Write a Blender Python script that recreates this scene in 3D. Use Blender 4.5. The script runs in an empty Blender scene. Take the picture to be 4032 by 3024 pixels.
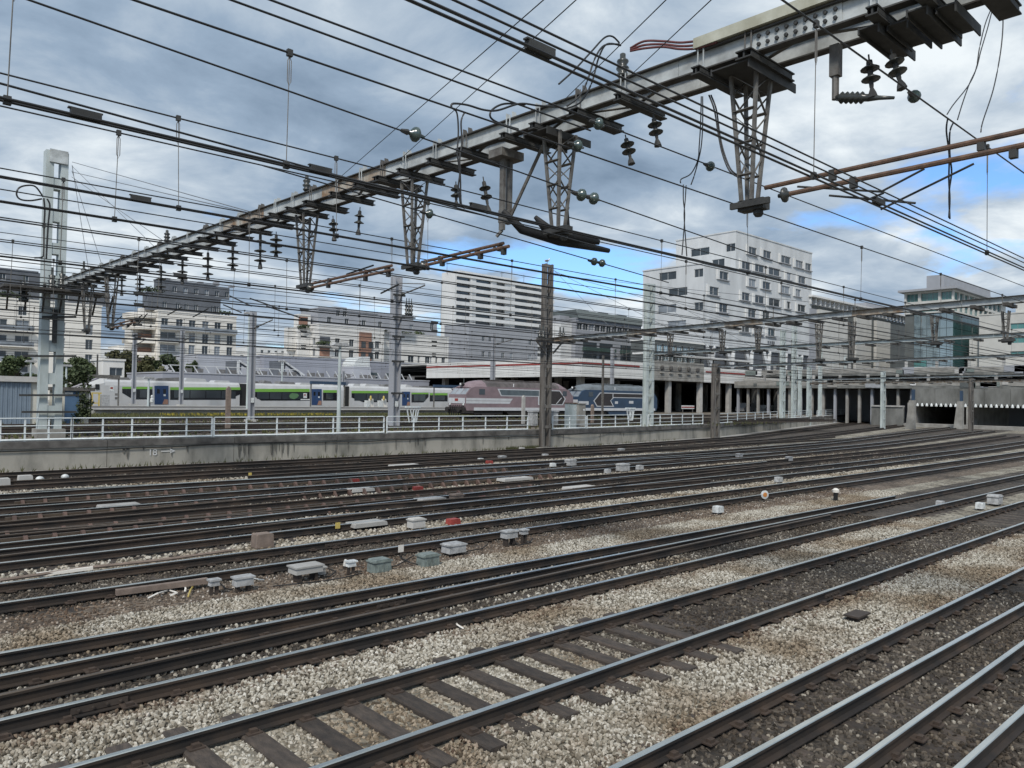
import bpy, math, random
from mathutils import Vector as V

# ---------------------------------------------------------------- camera, light, exposure
S = bpy.context.scene
C = S.collection
RND = random.Random(11)
TH = math.radians(47.3)          # angle between the view direction and the tracks
HCAM = 3.75                      # eye height above the ballast (upper deck of a train)
FPX = 3028.0                     # focal length in photograph pixels (4032 wide)
ROLL = math.radians(1.0)
PITCH = math.atan(51.0 / FPX)

fwd = V((math.cos(TH), math.sin(TH), 0)); rgt = V((math.sin(TH), -math.cos(TH), 0)); up0 = V((0, 0, 1))
f2 = fwd * math.cos(PITCH) + up0 * math.sin(PITCH)
u2 = up0 * math.cos(PITCH) - fwd * math.sin(PITCH)
r3 = rgt * math.cos(ROLL) + u2 * math.sin(ROLL)
u3 = u2 * math.cos(ROLL) - rgt * math.sin(ROLL)
cd = bpy.data.cameras.new('camera'); cam = bpy.data.objects.new('camera', cd); C.objects.link(cam)
from mathutils import Matrix
cam.matrix_world = Matrix(((r3.x, u3.x, -f2.x, 0), (r3.y, u3.y, -f2.y, 0), (r3.z, u3.z, -f2.z, HCAM), (0, 0, 0, 1)))
cd.sensor_width = 36; cd.lens = 36 * FPX / 4032; cd.clip_start = 0.05; cd.clip_end = 6000
S.camera = cam

SUN_EL, SUN_AZ = math.radians(46), math.radians(215)   # compass-like: direction the light comes from, from +X counterclockwise
W = bpy.data.worlds.new('World'); S.world = W; W.use_nodes = True
nt = W.node_tree; N = nt.nodes; L = nt.links
for n in list(N): N.remove(n)
def wn(t, **k):
    n = N.new(t)
    for a, b in k.items(): setattr(n, a, b)
    return n
out = wn('ShaderNodeOutputWorld'); bg = wn('ShaderNodeBackground'); bg.inputs['Strength'].default_value = 0.15
sky = wn('ShaderNodeTexSky', sky_type='NISHITA', sun_disc=False, sun_elevation=SUN_EL, sun_rotation=math.radians(90) - SUN_AZ,
         air_density=1.0, dust_density=0.6, ozone_density=1.6)
tc = wn('ShaderNodeTexCoord'); sep = wn('ShaderNodeSeparateXYZ'); L.new(tc.outputs['Generated'], sep.inputs[0])
def wmath(op, a, b=None, clamp=False):
    n = wn('ShaderNodeMath', operation=op, use_clamp=clamp)
    for i, x in enumerate((a, b)):
        if x is None: continue
        if isinstance(x, (int, float)): n.inputs[i].default_value = x
        else: L.new(x, n.inputs[i])
    return n.outputs[0]
zz = wmath('ADD', wmath('MAXIMUM', sep.outputs[2], 0.0), 0.16)
comb = wn('ShaderNodeCombineXYZ')
L.new(wmath('DIVIDE', sep.outputs[0], zz), comb.inputs[0]); L.new(wmath('DIVIDE', sep.outputs[1], zz), comb.inputs[1])
def wnoise(scale, detail, rough, off, dist=0.0):
    m = wn('ShaderNodeMapping'); m.inputs['Location'].default_value = off
    L.new(comb.outputs[0], m.inputs[0])
    n = wn('ShaderNodeTexNoise'); n.inputs['Scale'].default_value = scale; n.inputs['Detail'].default_value = detail
    n.inputs['Roughness'].default_value = rough; n.inputs['Distortion'].default_value = dist
    L.new(m.outputs[0], n.inputs['Vector']); return n.outputs['Fac']
def wramp(fac, stops):
    r = wn('ShaderNodeValToRGB'); e = r.color_ramp.elements
    while len(e) < len(stops): e.new(0.5)
    for k, (p, c) in enumerate(stops):
        e[k].position = p; e[k].color = (c[0], c[1], c[2], 1) if not isinstance(c, (int, float)) else (c, c, c, 1)
    L.new(fac, r.inputs[0]); return r.outputs[0]
CL_OFF = (26.366, 2.924, 0)
cover = wramp(wnoise(0.85, 8, 0.55, CL_OFF, 0.2), [(0.37, 0), (0.44, 1)])
n_big = wnoise(0.8, 4, 0.5, (4.079, 6.51, 0)); n_fine = wnoise(2.4, 9, 0.6, (28.964, 13.085, 0), 0.3)
shade = wmath('ADD', wmath('MULTIPLY', n_big, 0.6), wmath('MULTIPLY', n_fine, 0.4))
ccol = wramp(shade, [(0.36, (1.15, 1.6, 2.2)), (0.45, (1.75, 2.3, 3.0)), (0.525, (2.75, 3.25, 3.8)), (0.62, (4.8, 5.15, 5.35))])
mx = wn('ShaderNodeMix', data_type='RGBA'); L.new(cover, mx.inputs['Factor'])
sk = wn('ShaderNodeMix', data_type='RGBA', blend_type='MULTIPLY'); sk.inputs['Factor'].default_value = 1
L.new(sky.outputs[0], sk.inputs['A']); sk.inputs['B'].default_value = (0.62, 0.84, 1.1, 1)
L.new(sk.outputs['Result'], mx.inputs['A']); L.new(ccol, mx.inputs['B'])
L.new(mx.outputs['Result'], bg.inputs[0]); L.new(bg.outputs[0], out.inputs[0])

sd = bpy.data.lights.new('sun', 'SUN'); sd.energy = 2.5; sd.angle = math.radians(10); sd.color = (1, 0.95, 0.88)
so = bpy.data.objects.new('sun', sd); C.objects.link(so)
sdir = V((math.cos(SUN_EL) * math.cos(SUN_AZ), math.cos(SUN_EL) * math.sin(SUN_AZ), math.sin(SUN_EL)))
so.rotation_euler = sdir.to_track_quat('Z', 'Y').to_euler(); so.location = sdir * 300
S.view_settings.view_transform = 'Standard'; S.view_settings.look = 'None'; S.view_settings.gamma = 1
S.view_settings.exposure = 0.3
S.render.engine = 'CYCLES'
S.cycles.max_bounces = 5; S.cycles.diffuse_bounces = 3; S.cycles.glossy_bounces = 3; S.cycles.transmission_bounces = 4

# ---------------------------------------------------------------- helpers
def ray(u, v):                    # survey helper: direction of a sight line, in metres of world space
    x = (u - 2016) / FPX; y = (v - 1512) / FPX
    return f2 + r3 * x - u3 * y
def OY(u, v, y): d = ray(u, v); t = y / d.y; return V((d.x * t, y, HCAM + d.z * t))
def OX(u, v, x): d = ray(u, v); t = x / d.x; return V((x, d.y * t, HCAM + d.z * t))
def OZ(u, v, z): d = ray(u, v); t = (z - HCAM) / d.z; return V((d.x * t, d.y * t, z))

ORG = {}
def tag(o, label=None, cat=None, group=None, kind=None):
    if label: o['label'] = label
    if cat: o['category'] = cat
    if group: o['group'] = group
    if kind: o['kind'] = kind
    return o
def thing(name, label, cat, loc=(0, 0, 0), group=None, kind=None):
    o = bpy.data.objects.new(name, None); C.objects.link(o); o.location = loc; ORG[o.name] = V(loc)
    o.empty_display_size = 0.2
    return tag(o, label, cat, group, kind)
class MB:
    def __init__(s): s.v = []; s.f = []; s.m = []
    def add(s, vs, fs, mi=0):
        b = len(s.v); s.v += [tuple(p) for p in vs]; s.f += [tuple(b + i for i in f) for f in fs]; s.m += [mi] * len(fs); return s
    def box(s, a, b, mi=0):
        x0, y0, z0 = a; x1, y1, z1 = b
        return s.add([(x0, y0, z0), (x1, y0, z0), (x1, y1, z0), (x0, y1, z0), (x0, y0, z1), (x1, y0, z1), (x1, y1, z1), (x0, y1, z1)],
                     [(3, 2, 1, 0), (4, 5, 6, 7), (0, 1, 5, 4), (1, 2, 6, 5), (2, 3, 7, 6), (3, 0, 4, 7)], mi)
    def bar(s, p, q, w, h=None, mi=0, up=(0, 0, 1)):
        p, q = V(p), V(q); h = w if h is None else h; d = (q - p).normalized(); upv = V(up)
        if abs(d.dot(upv)) > 0.98: upv = V((1, 0, 0))
        a = d.cross(upv).normalized() * w / 2; b = a.cross(d).normalized() * h / 2
        vs = [p - a - b, p + a - b, p + a + b, p - a + b, q - a - b, q + a - b, q + a + b, q - a + b]
        return s.add(vs, [(3, 2, 1, 0), (4, 5, 6, 7), (0, 1, 5, 4), (1, 2, 6, 5), (2, 3, 7, 6), (3, 0, 4, 7)], mi)
    def tube(s, pts, r, n=6, mi=0, cap=True):
        pts = [V(p) for p in pts]; rings = []
        for i, p in enumerate(pts):
            d = (pts[min(i + 1, len(pts) - 1)] - pts[max(i - 1, 0)]).normalized()
            u = V((0, 0, 1)) if abs(d.z) < 0.9 else V((1, 0, 0))
            a = d.cross(u).normalized(); b = a.cross(d).normalized(); rr = r[i] if isinstance(r, (list, tuple)) else r
            rings.append([p + a * (rr * math.cos(2 * math.pi * k / n)) + b * (rr * math.sin(2 * math.pi * k / n)) for k in range(n)])
        vs = [p for g in rings for p in g]; fs = []
        for i in range(len(pts) - 1):
            for k in range(n): fs.append((i * n + k, i * n + (k + 1) % n, (i + 1) * n + (k + 1) % n, (i + 1) * n + k))
        if cap: fs += [tuple(range(n - 1, -1, -1)), tuple((len(pts) - 1) * n + k for k in range(n))]
        return s.add(vs, fs, mi)
    def lathe(s, p, q, prof, n=10, mi=0):          # prof: (metres along p->q, radius)
        p = V(p); d = (V(q) - p).normalized()
        return s.tube([p + d * t for t, _ in prof], [max(r, 0.001) for _, r in prof], n, mi)
    def prism(s, poly, ax, a, b, mi=0):            # poly in the two other coordinates, extruded along axis ax
        def P(c, t):
            l = list(c); l.insert(ax, t); return tuple(l)
        n = len(poly); vs = [P(c, a) for c in poly] + [P(c, b) for c in poly]
        return s.add(vs, [tuple(range(n)), tuple(range(2 * n - 1, n - 1, -1))] + [(i, i + n, (i + 1) % n + n, (i + 1) % n) for i in range(n)], mi)
    def quad(s, a, b, c, d, mi=0): return s.add([a, b, c, d], [(0, 1, 2, 3)], mi)
    def mesh(s, name, mats, off=V((0, 0, 0)), smooth=False):
        me = bpy.data.meshes.new(name)
        me.from_pydata([(x - off[0], y - off[1], z - off[2]) for x, y, z in s.v], [], s.f)
        for m in (mats if isinstance(mats, (list, tuple)) else [mats]): me.materials.append(m)
        if any(s.m): me.polygons.foreach_set('material_index', s.m)
        if smooth: me.polygons.foreach_set('use_smooth', [True] * len(s.f))
        me.update(); return me
    def build(s, name, mats, parent=None, smooth=False, label=None, at=None):
        off = ORG[parent.name] if parent else (V(at) if at is not None else V((0, 0, 0)))
        o = bpy.data.objects.new(name, s.mesh(name, mats, off, smooth)); C.objects.link(o); ORG[o.name] = off
        if parent: o.parent = parent
        elif at is not None: o.location = at
        if label: o['label'] = label
        return o
def inst(name, me, parent, loc, rotz=0.0):         # a further piece that shares its mesh; loc in world space
    o = bpy.data.objects.new(name, me); C.objects.link(o); o.parent = parent
    o.location = V(loc) - ORG[parent.name]; o.rotation_euler.z = rotz; ORG[o.name] = V(loc); return o
def ordn(i): return ['first', 'second', 'third', 'fourth', 'fifth', 'sixth', 'seventh', 'eighth', 'ninth', 'tenth', 'eleventh', 'twelfth', 'thirteenth', 'fourteenth'][i]

# ---------------------------------------------------------------- materials
MATS = {}
def mat(name, col, rough=0.7, metal=0.0, var=0.2, scale=2.0, col2=None, bump=0.0, stretch=None, spec=0.5, detail=6, lo=0.35, hi=0.68, rnd=0.0):
    m = bpy.data.materials.new(name); m.use_nodes = True; t = m.node_tree; n = t.nodes; l = t.links
    b = n['Principled BSDF']; b.inputs['Roughness'].default_value = rough; b.inputs['Metallic'].default_value = metal
    b.inputs['Specular IOR Level'].default_value = spec
    g = n.new('ShaderNodeNewGeometry'); mp = n.new('ShaderNodeMapping'); l.new(g.outputs['Position'], mp.inputs[0])
    if stretch: mp.inputs['Scale'].default_value = stretch
    no = n.new('ShaderNodeTexNoise'); no.inputs['Scale'].default_value = scale; no.inputs['Detail'].default_value = detail; no.inputs['Roughness'].default_value = 0.6
    l.new(mp.outputs[0], no.inputs['Vector'])
    r = n.new('ShaderNodeValToRGB'); r.color_ramp.elements[0].position = lo; r.color_ramp.elements[1].position = hi
    c2 = col2 or tuple(c * (1 - var) for c in col)
    r.color_ramp.elements[0].color = (*c2, 1); r.color_ramp.elements[1].color = (*col, 1); l.new(no.outputs['Fac'], r.inputs[0])
    src = r.outputs[0]
    if rnd:
        oi = n.new('ShaderNodeObjectInfo'); mm = n.new('ShaderNodeMapRange'); mm.inputs['To Min'].default_value = 1 - rnd; mm.inputs['To Max'].default_value = 1 + rnd
        l.new(oi.outputs['Random'], mm.inputs['Value']); hs = n.new('ShaderNodeHueSaturation'); l.new(mm.outputs[0], hs.inputs['Value']); l.new(src, hs.inputs['Color']); src = hs.outputs[0]
    l.new(src, b.inputs['Base Color'])
    if bump:
        bp = n.new('ShaderNodeBump'); bp.inputs['Strength'].default_value = bump; bp.inputs['Distance'].default_value = 0.03
        n2 = n.new('ShaderNodeTexNoise'); n2.inputs['Scale'].default_value = scale * 6; n2.inputs['Detail'].default_value = 5
        l.new(mp.outputs[0], n2.inputs['Vector']); l.new(n2.outputs['Fac'], bp.inputs['Height']); l.new(bp.outputs[0], b.inputs['Normal'])
    MATS[name] = m; return m
M = {}
M['wall'] = mat('weathered_concrete', (0.33, 0.31, 0.265), 0.9, col2=(0.14, 0.135, 0.115), scale=1.1, stretch=(0.8, 0.8, 0.28), bump=0.35, lo=0.3, hi=0.56)
M['coping'] = mat('stained_coping', (0.16, 0.15, 0.135), 0.9, col2=(0.06, 0.055, 0.05), scale=1.5, bump=0.3)
M['stain'] = mat('damp_stain', (0.07, 0.066, 0.058), 0.85, var=0.4, scale=3)
M['stain2'] = mat('faint_damp_stain', (0.155, 0.148, 0.127), 0.9, var=0.4, scale=3)
M['conc'] = mat('grey_concrete', (0.34, 0.33, 0.30), 0.9, col2=(0.2, 0.19, 0.17), scale=0.7, bump=0.2)
M['conc_lt'] = mat('pale_concrete', (0.44, 0.43, 0.40), 0.85, col2=(0.34, 0.33, 0.31), scale=1.5, rnd=0.2)
M['white_paint'] = mat('white_railing_paint', (0.72, 0.76, 0.75), 0.5, var=0.2, scale=4)
M['post_white'] = mat('pale_grey_post_paint', (0.50, 0.55, 0.54), 0.55, col2=(0.36, 0.40, 0.38), scale=1.6, stretch=(1, 1, 0.4))
M['beam'] = mat('pale_galvanised_beam', (0.56, 0.59, 0.58), 0.5, col2=(0.27, 0.28, 0.27), scale=1.8)
M['beam_rust'] = mat('rust_stained_beam', (0.44, 0.42, 0.36), 0.65, col2=(0.22, 0.14, 0.08), scale=2.2)
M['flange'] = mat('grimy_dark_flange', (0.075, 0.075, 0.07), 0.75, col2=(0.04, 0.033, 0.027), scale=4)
M['dark_steel'] = mat('dark_catenary_steel', (0.05, 0.05, 0.047), 0.65, var=0.5, scale=5)
M['grey_steel'] = mat('grey_lattice_steel', (0.17, 0.165, 0.15), 0.6, col2=(0.08, 0.07, 0.06), scale=6)
M['rusty_post'] = mat('weathered_brown_post', (0.20, 0.185, 0.165), 0.75, col2=(0.055, 0.048, 0.042), scale=1.6, stretch=(2.5, 2.5, 0.25))
M['tube_rust'] = mat('rusty_registration_tube', (0.17, 0.10, 0.065), 0.75, col2=(0.08, 0.05, 0.035), scale=8)
M['wire'] = mat('dark_copper_wire', (0.022, 0.022, 0.022), 0.5, var=0.3, scale=3)
M['wire_lt'] = mat('grey_stay_wire', (0.16, 0.17, 0.18), 0.5, var=0.3, scale=3)
M['cable_red'] = mat('dull_red_cable', (0.16, 0.05, 0.045), 0.55, var=0.4, scale=5)
M['duct'] = mat('cream_cable_duct', (0.50, 0.50, 0.41), 0.6, col2=(0.34, 0.33, 0.25), scale=3)
M['porcelain'] = mat('grimy_insulator_porcelain', (0.055, 0.06, 0.055), 0.3, var=0.5, scale=6)
M['rail_side'] = mat('rusted_rail_side', (0.055, 0.037, 0.025), 0.75, col2=(0.016, 0.013, 0.011), scale=1.1, lo=.4, hi=.7)
M['rail_top'] = mat('polished_rail_head', (0.78, 0.77, 0.70), 0.3, 1.0, var=0.2, scale=1.2)
M['rail_dull'] = mat('dull_rail_head', (0.15, 0.115, 0.085), 0.5, 0.5, var=0.3, scale=2)
M['sleeper'] = mat('weathered_sleeper', (0.085, 0.066, 0.052), 0.9, col2=(0.038, 0.031, 0.026), scale=5, stretch=(3, 1, 3), bump=0.5, rnd=0.3)
M['iron'] = mat('brown_iron_fitting', (0.06, 0.045, 0.035), 0.8, var=0.4, scale=5)
M['box_green'] = mat('grey_green_trackside_box', (0.20, 0.235, 0.215), 0.55, var=0.5, scale=7, lo=.3, hi=.6)
M['box_grey'] = mat('light_grey_trackside_box', (0.42, 0.42, 0.41), 0.55, var=0.5, scale=7, lo=.3, hi=.6)
M['box_white'] = mat('white_trackside_box', (0.68, 0.70, 0.68), 0.5, var=0.5, scale=7, lo=.3, hi=.6)
M['red'] = mat('red_block_paint', (0.34, 0.055, 0.042), 0.6, var=0.4, scale=6)
M['yellow'] = mat('yellow_paint', (0.58, 0.44, 0.12), 0.5, var=0.2, scale=6)
M['brick_cube'] = mat('brown_concrete_cube', (0.24, 0.185, 0.15), 0.9, var=0.35, scale=5)
M['blue_door'] = mat('navy_blue_door', (0.022, 0.055, 0.14), 0.45, var=0.15, scale=3)
M['silver'] = mat('silver_grey_train_paint', (0.50, 0.505, 0.505), 0.4, col2=(0.42, 0.42, 0.41), scale=0.7, stretch=(1, 1, .4))
M['green'] = mat('bright_green_stripe', (0.17, 0.38, 0.055), 0.45, var=0.1, scale=1)
M['black_band'] = mat('black_window_band', (0.012, 0.013, 0.016), 0.15, var=0.3, scale=1, spec=0.6)
M['rubber'] = mat('black_rubber', (0.012, 0.012, 0.012), 0.7, var=0.3, scale=3)
M['roof_kit'] = mat('grey_roof_equipment', (0.20, 0.195, 0.19), 0.7, var=0.5, scale=1.5)
M['pink'] = mat('faded_mauve_paint', (0.245, 0.18, 0.19), 0.6, col2=(0.19, 0.14, 0.148), scale=1.2)
M['navy'] = mat('faded_navy_paint', (0.035, 0.066, 0.115), 0.5, col2=(0.028, 0.05, 0.085), scale=1.2)
M['loco_roof'] = mat('grimy_locomotive_roof', (0.135, 0.115, 0.11), 0.75, col2=(0.06, 0.053, 0.05), scale=1.2)
M['loco_roof_blue'] = mat('dusty_blue_grey_roof', (0.16, 0.185, 0.20), 0.7, col2=(0.1, 0.11, 0.115), scale=1)
M['grille'] = mat('dark_side_grille', (0.04, 0.034, 0.034), 0.7, var=0.3, scale=3)
M['loco_white'] = mat('loco_white_trim', (0.56, 0.57, 0.58), 0.5, var=0.15, scale=2)
M['under'] = mat('grimy_underframe', (0.035, 0.03, 0.027), 0.85, var=0.5, scale=4)
M['glass'] = mat('dark_window_glass', (0.05, 0.062, 0.07), 0.08, var=0.45, scale=0.25, spec=0.8)
M['glass_lt'] = mat('pale_curtained_glass', (0.30, 0.33, 0.36), 0.15, var=0.5, scale=0.35, spec=0.6)
M['glass_teal'] = mat('teal_office_glass', (0.09, 0.26, 0.245), 0.06, var=0.5, scale=0.12, spec=0.9)
M['glass_deep'] = mat('deep_teal_curtain_glass', (0.04, 0.105, 0.105), 0.06, var=0.5, scale=0.12, spec=0.9)
M['conc_dk'] = mat('grimy_portal_concrete', (0.20, 0.20, 0.185), 0.9, col2=(0.10, 0.10, 0.09), scale=0.6, stretch=(1, 1, .4))
M['glass_sky'] = mat('reflective_curtain_glass', (0.42, 0.52, 0.55), 0.06, 0.75, var=0.4, scale=0.08)
M['frame'] = mat('grey_window_frame', (0.34, 0.35, 0.36), 0.5, var=0.2, scale=2)
M['frame_w'] = mat('white_window_frame', (0.6, 0.61, 0.61), 0.5, var=0.15, scale=2)
M['cream'] = mat('cream_render', (0.76, 0.725, 0.655), 0.9, var=0.13, scale=0.25, stretch=(1, 1, 0.5))
M['cream2'] = mat('pale_stone_render', (0.70, 0.685, 0.645), 0.9, var=0.15, scale=0.25, stretch=(1, 1, 0.5))
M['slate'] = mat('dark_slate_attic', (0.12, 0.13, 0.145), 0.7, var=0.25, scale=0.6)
M['terra'] = mat('terracotta_panel', (0.34, 0.19, 0.135), 0.85, var=0.25, scale=0.5)
M['shed'] = mat('lilac_grey_cladding', (0.32, 0.33, 0.37), 0.6, var=0.12, scale=0.3)
M['shed2'] = mat('pale_grey_cladding', (0.42, 0.43, 0.46), 0.6, var=0.12, scale=0.3)
M['tower'] = mat('white_tower_panel', (0.66, 0.66, 0.64), 0.85, var=0.12, scale=0.3, stretch=(1, 1, 0.4))
M['tower_gap'] = mat('grey_loggia_wall', (0.20, 0.20, 0.20), 0.9, var=0.2, scale=0.4)
M['hotel'] = mat('pale_hotel_cladding', (0.58, 0.595, 0.595), 0.75, var=0.2, scale=0.35, stretch=(1, 1, .25))
M['greyb'] = mat('grey_building_cladding', (0.32, 0.33, 0.35), 0.8, var=0.15, scale=0.3)
M['stone'] = mat('beige_stone_cladding', (0.53, 0.525, 0.49), 0.85, var=0.15, scale=0.3)
M['dark_clad'] = mat('dark_grey_cladding', (0.115, 0.125, 0.12), 0.6, var=0.3, scale=0.3)
M['canopy'] = mat('off_white_canopy_panel', (0.66, 0.66, 0.63), 0.7, col2=(0.58, 0.57, 0.54), scale=0.5, stretch=(1, 1, 0.3))
M['deep_shade'] = mat('painted_deep_shade', (0.05, 0.048, 0.045), 0.95, var=0.4, scale=0.5)  # near-black colour stands in for shade under the slab and in the tunnel
M['door_blue'] = mat('blue_grey_shutter', (0.20, 0.25, 0.30), 0.6, var=0.12, scale=2)
M['kiosk'] = mat('cream_kiosk_render', (0.60, 0.58, 0.50), 0.9, var=0.15, scale=0.8)
M['bark'] = mat('bark', (0.07, 0.055, 0.04), 0.9, var=0.4, scale=5)
M['leaf'] = mat('green_leaves', (0.075, 0.10, 0.036), 0.75, col2=(0.036, 0.055, 0.02), scale=1.2, rnd=0.25)
M['leaf2'] = mat('olive_leaves', (0.095, 0.088, 0.032), 0.75, col2=(0.05, 0.055, 0.02), scale=1.2, rnd=0.25)
M['grass'] = mat('dry_grass', (0.13, 0.125, 0.05), 0.9, col2=(0.065, 0.075, 0.025), scale=0.8)
M['flower'] = mat('yellow_flowering_weed', (0.42, 0.34, 0.04), 0.8, var=0.4, scale=3)
M['paint_white'] = mat('white_wall_paint', (0.7, 0.7, 0.68), 0.8, var=0.25, scale=5)

def ballast_mat(name, a, b, c):
    m = mat(name, b, 0.95, col2=a, scale=0.55, lo=0.36, hi=0.62, detail=4)
    t = m.node_tree; n = t.nodes; l = t.links; bs = n['Principled BSDF']
    base = bs.inputs['Base Color'].links[0].from_socket
    g = n.new('ShaderNodeNewGeometry'); vo = n.new('ShaderNodeTexVoronoi'); vo.inputs['Scale'].default_value = 13
    l.new(g.outputs['Position'], vo.inputs['Vector'])
    sp = n.new('ShaderNodeSeparateColor'); l.new(vo.outputs['Color'], sp.inputs[0])
    mr = n.new('ShaderNodeMapRange'); mr.inputs['To Min'].default_value = 0.45; mr.inputs['To Max'].default_value = 1.6; l.new(sp.outputs[0], mr.inputs['Value'])
    hs = n.new('ShaderNodeHueSaturation'); l.new(base, hs.inputs['Color']); l.new(mr.outputs[0], hs.inputs['Value']); l.new(hs.outputs[0], bs.inputs['Base Color'])
    bp = n.new('ShaderNodeBump'); bp.inputs['Strength'].default_value = 0.8; bp.inputs['Distance'].default_value = 0.04; bp.invert = True
    l.new(vo.outputs['Distance'], bp.inputs['Height']); l.new(bp.outputs[0], bs.inputs['Normal'])
    return m
M['bal_light'] = ballast_mat('cream_limestone_ballast', (0.11, 0.09, 0.063), (0.29, 0.265, 0.21), 0)
M['bal_dark'] = ballast_mat('oily_brown_ballast', (0.032, 0.026, 0.02), (0.085, 0.069, 0.053), 0)
M['yard'] = ballast_mat('brown_yard_ballast', (0.085, 0.068, 0.05), (0.17, 0.145, 0.11), 0)
def stone_mat(name, stops, dark):
    m = bpy.data.materials.new(name); m.use_nodes = True; t = m.node_tree; n = t.nodes; l = t.links; b = n['Principled BSDF']
    b.inputs['Roughness'].default_value = 0.9
    oi = n.new('ShaderNodeObjectInfo'); r = n.new('ShaderNodeValToRGB'); e = r.color_ramp.elements
    while len(e) < len(stops): e.new(0.5)
    for i, (p, c) in enumerate(stops): e[i].position = p; e[i].color = (*c, 1)
    l.new(oi.outputs['Random'], r.inputs[0])
    g = n.new('ShaderNodeNewGeometry'); no = n.new('ShaderNodeTexNoise'); no.inputs['Scale'].default_value = 0.5; no.inputs['Detail'].default_value = 6
    l.new(g.outputs['Position'], no.inputs['Vector'])
    r2 = n.new('ShaderNodeValToRGB'); r2.color_ramp.elements[0].position = 0.38; r2.color_ramp.elements[0].color = (*dark, 1); r2.color_ramp.elements[1].position = 0.56; r2.color_ramp.elements[1].color = (1, 1, 1, 1)
    l.new(no.outputs['Fac'], r2.inputs[0])
    mxn = n.new('ShaderNodeMix'); mxn.data_type = 'RGBA'; mxn.blend_type = 'MULTIPLY'; mxn.inputs['Factor'].default_value = 1
    l.new(r.outputs[0], mxn.inputs['A']); l.new(r2.outputs[0], mxn.inputs['B']); l.new(mxn.outputs['Result'], b.inputs['Base Color']); return m
M['stone_lt'] = stone_mat('cream_limestone_chips', [(0, (0.10, 0.085, 0.062)), (0.35, (0.29, 0.26, 0.205)), (0.75, (0.44, 0.41, 0.345)), (1, (0.57, 0.54, 0.47))], (0.56, 0.48, 0.40))
M['stone_br'] = stone_mat('brown_soiled_chips', [(0, (0.07, 0.05, 0.035)), (0.5, (0.17, 0.13, 0.095)), (0.85, (0.28, 0.235, 0.185)), (1, (0.55, 0.51, 0.45))], (0.6, 0.5, 0.42))
M['soil'] = ballast_mat('brown_soil', (0.075, 0.055, 0.038), (0.16, 0.125, 0.092), 0)
M['stone_dk'] = stone_mat('oily_limestone_chips', [(0, (0.03, 0.025, 0.019)), (0.5, (0.085, 0.071, 0.055)), (0.86, (0.155, 0.132, 0.104)), (1, (0.40, 0.37, 0.31))], (0.5, 0.45, 0.4))

# ---------------------------------------------------------------- ground
def wx(u, v=1690): return OY(u, v, 40.4).x
def wall_y(x):                      # foot line of the retaining wall
    pts = [(-60, 40.2), (45, 40.2), (68, 43.3), (103, 53.5), (184, 77.0), (260, 99.0)]
    for (a, ya), (b, yb) in zip(pts, pts[1:]):
        if x <= b:
            t = (x - a) / (b - a); return ya + (yb - ya) * t
    return pts[-1][1]
YARD = 1.3
mb = MB(); xs = [-80, -20, 0, 20, 45, 68, 103, 140, 184, 260]
for a, b in zip(xs, xs[1:]): mb.quad((a, -60, 0), (b, -60, 0), (b, wall_y(b) + 0.3, 0), (a, wall_y(a) + 0.3, 0))
tag(mb.build('ballast_ground', M['bal_light']), kind='structure')
mb = MB()
for a, b in zip(xs, xs[1:]): mb.quad((a, wall_y(a) + 0.25, YARD), (b, wall_y(b) + 0.25, YARD), (b, 130, YARD), (a, 130, YARD))
tag(mb.build('yard_ground', M['yard']), kind='structure')
mb = MB(); mb.quad((-2500, 130, YARD - 0.01), (260, 130, YARD - 0.01), (260, 3000, YARD - 0.01), (-2500, 3000, YARD - 0.01))
mb.quad((260, -1500, YARD - 0.01), (3500, -1500, YARD - 0.01), (3500, 3000, YARD - 0.01), (260, 3000, YARD - 0.01))
mb.quad((-2500, -1500, -0.05), (-80, -1500, -0.05), (-80, 130, -0.05), (-2500, 130, -0.05))
mb.quad((-80, -1500, -0.05), (260, -1500, -0.05), (260, -60, -0.05), (-80, -60, -0.05))
tag(mb.build('city_ground', M['conc']), kind='structure')

# ---------------------------------------------------------------- tracks
def bend(y, x):                     # the far tracks swing away with the wall
    return (wall_y(x) - 40.2) * max(0.0, min(1.0, y / 38.0)) ** 2.2
PROF = [(-.07, 0), (.07, 0), (.07, .012), (.012, .03), (.012, .115), (.036, .125), (.036, .155), (.028, .163), (-.028, .163), (-.036, .155), (-.036, .125), (-.012, .115), (-.012, .03), (-.07, .012)]
def rail(path, parent, top, z0=0.0, name='rail'):
    m = MB(); n = len(PROF); vs = []
    for i, (x, y) in enumerate(path):
        a = path[max(i - 1, 0)]; b = path[min(i + 1, len(path) - 1)]
        d = V((b[0] - a[0], b[1] - a[1], 0)).normalized(); s = V((-d.y, d.x, 0))
        vs += [(x + s.x * p, y + s.y * p, z0 + q) for p, q in PROF]
    fs = []; mi = []
    for i in range(len(path) - 1):
        for k in range(n):
            fs.append((i * n + k, (i + 1) * n + k, (i + 1) * n + (k + 1) % n, i * n + (k + 1) % n)); mi.append(1 if k in (6, 7, 8) else 0)
    m.v = vs; m.f = fs; m.m = mi
    return m.build(name, [M['rail_side'], top], parent)
FISH = MB().box((-.3, -.034, .035), (.3, -.013, .105)).box((-.3, .013, .035), (.3, .034, .105))
for _k in range(4):
    for _s in (-1, 1): FISH.lathe((-.22 + .147 * _k, _s * .034, .07), (-.22 + .147 * _k, _s * .06, .07), [(0, .018), (.018, .018), (.02, .008)], 6)
FISH = FISH.mesh('fishplate', M['iron'])
SLM = {}
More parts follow.
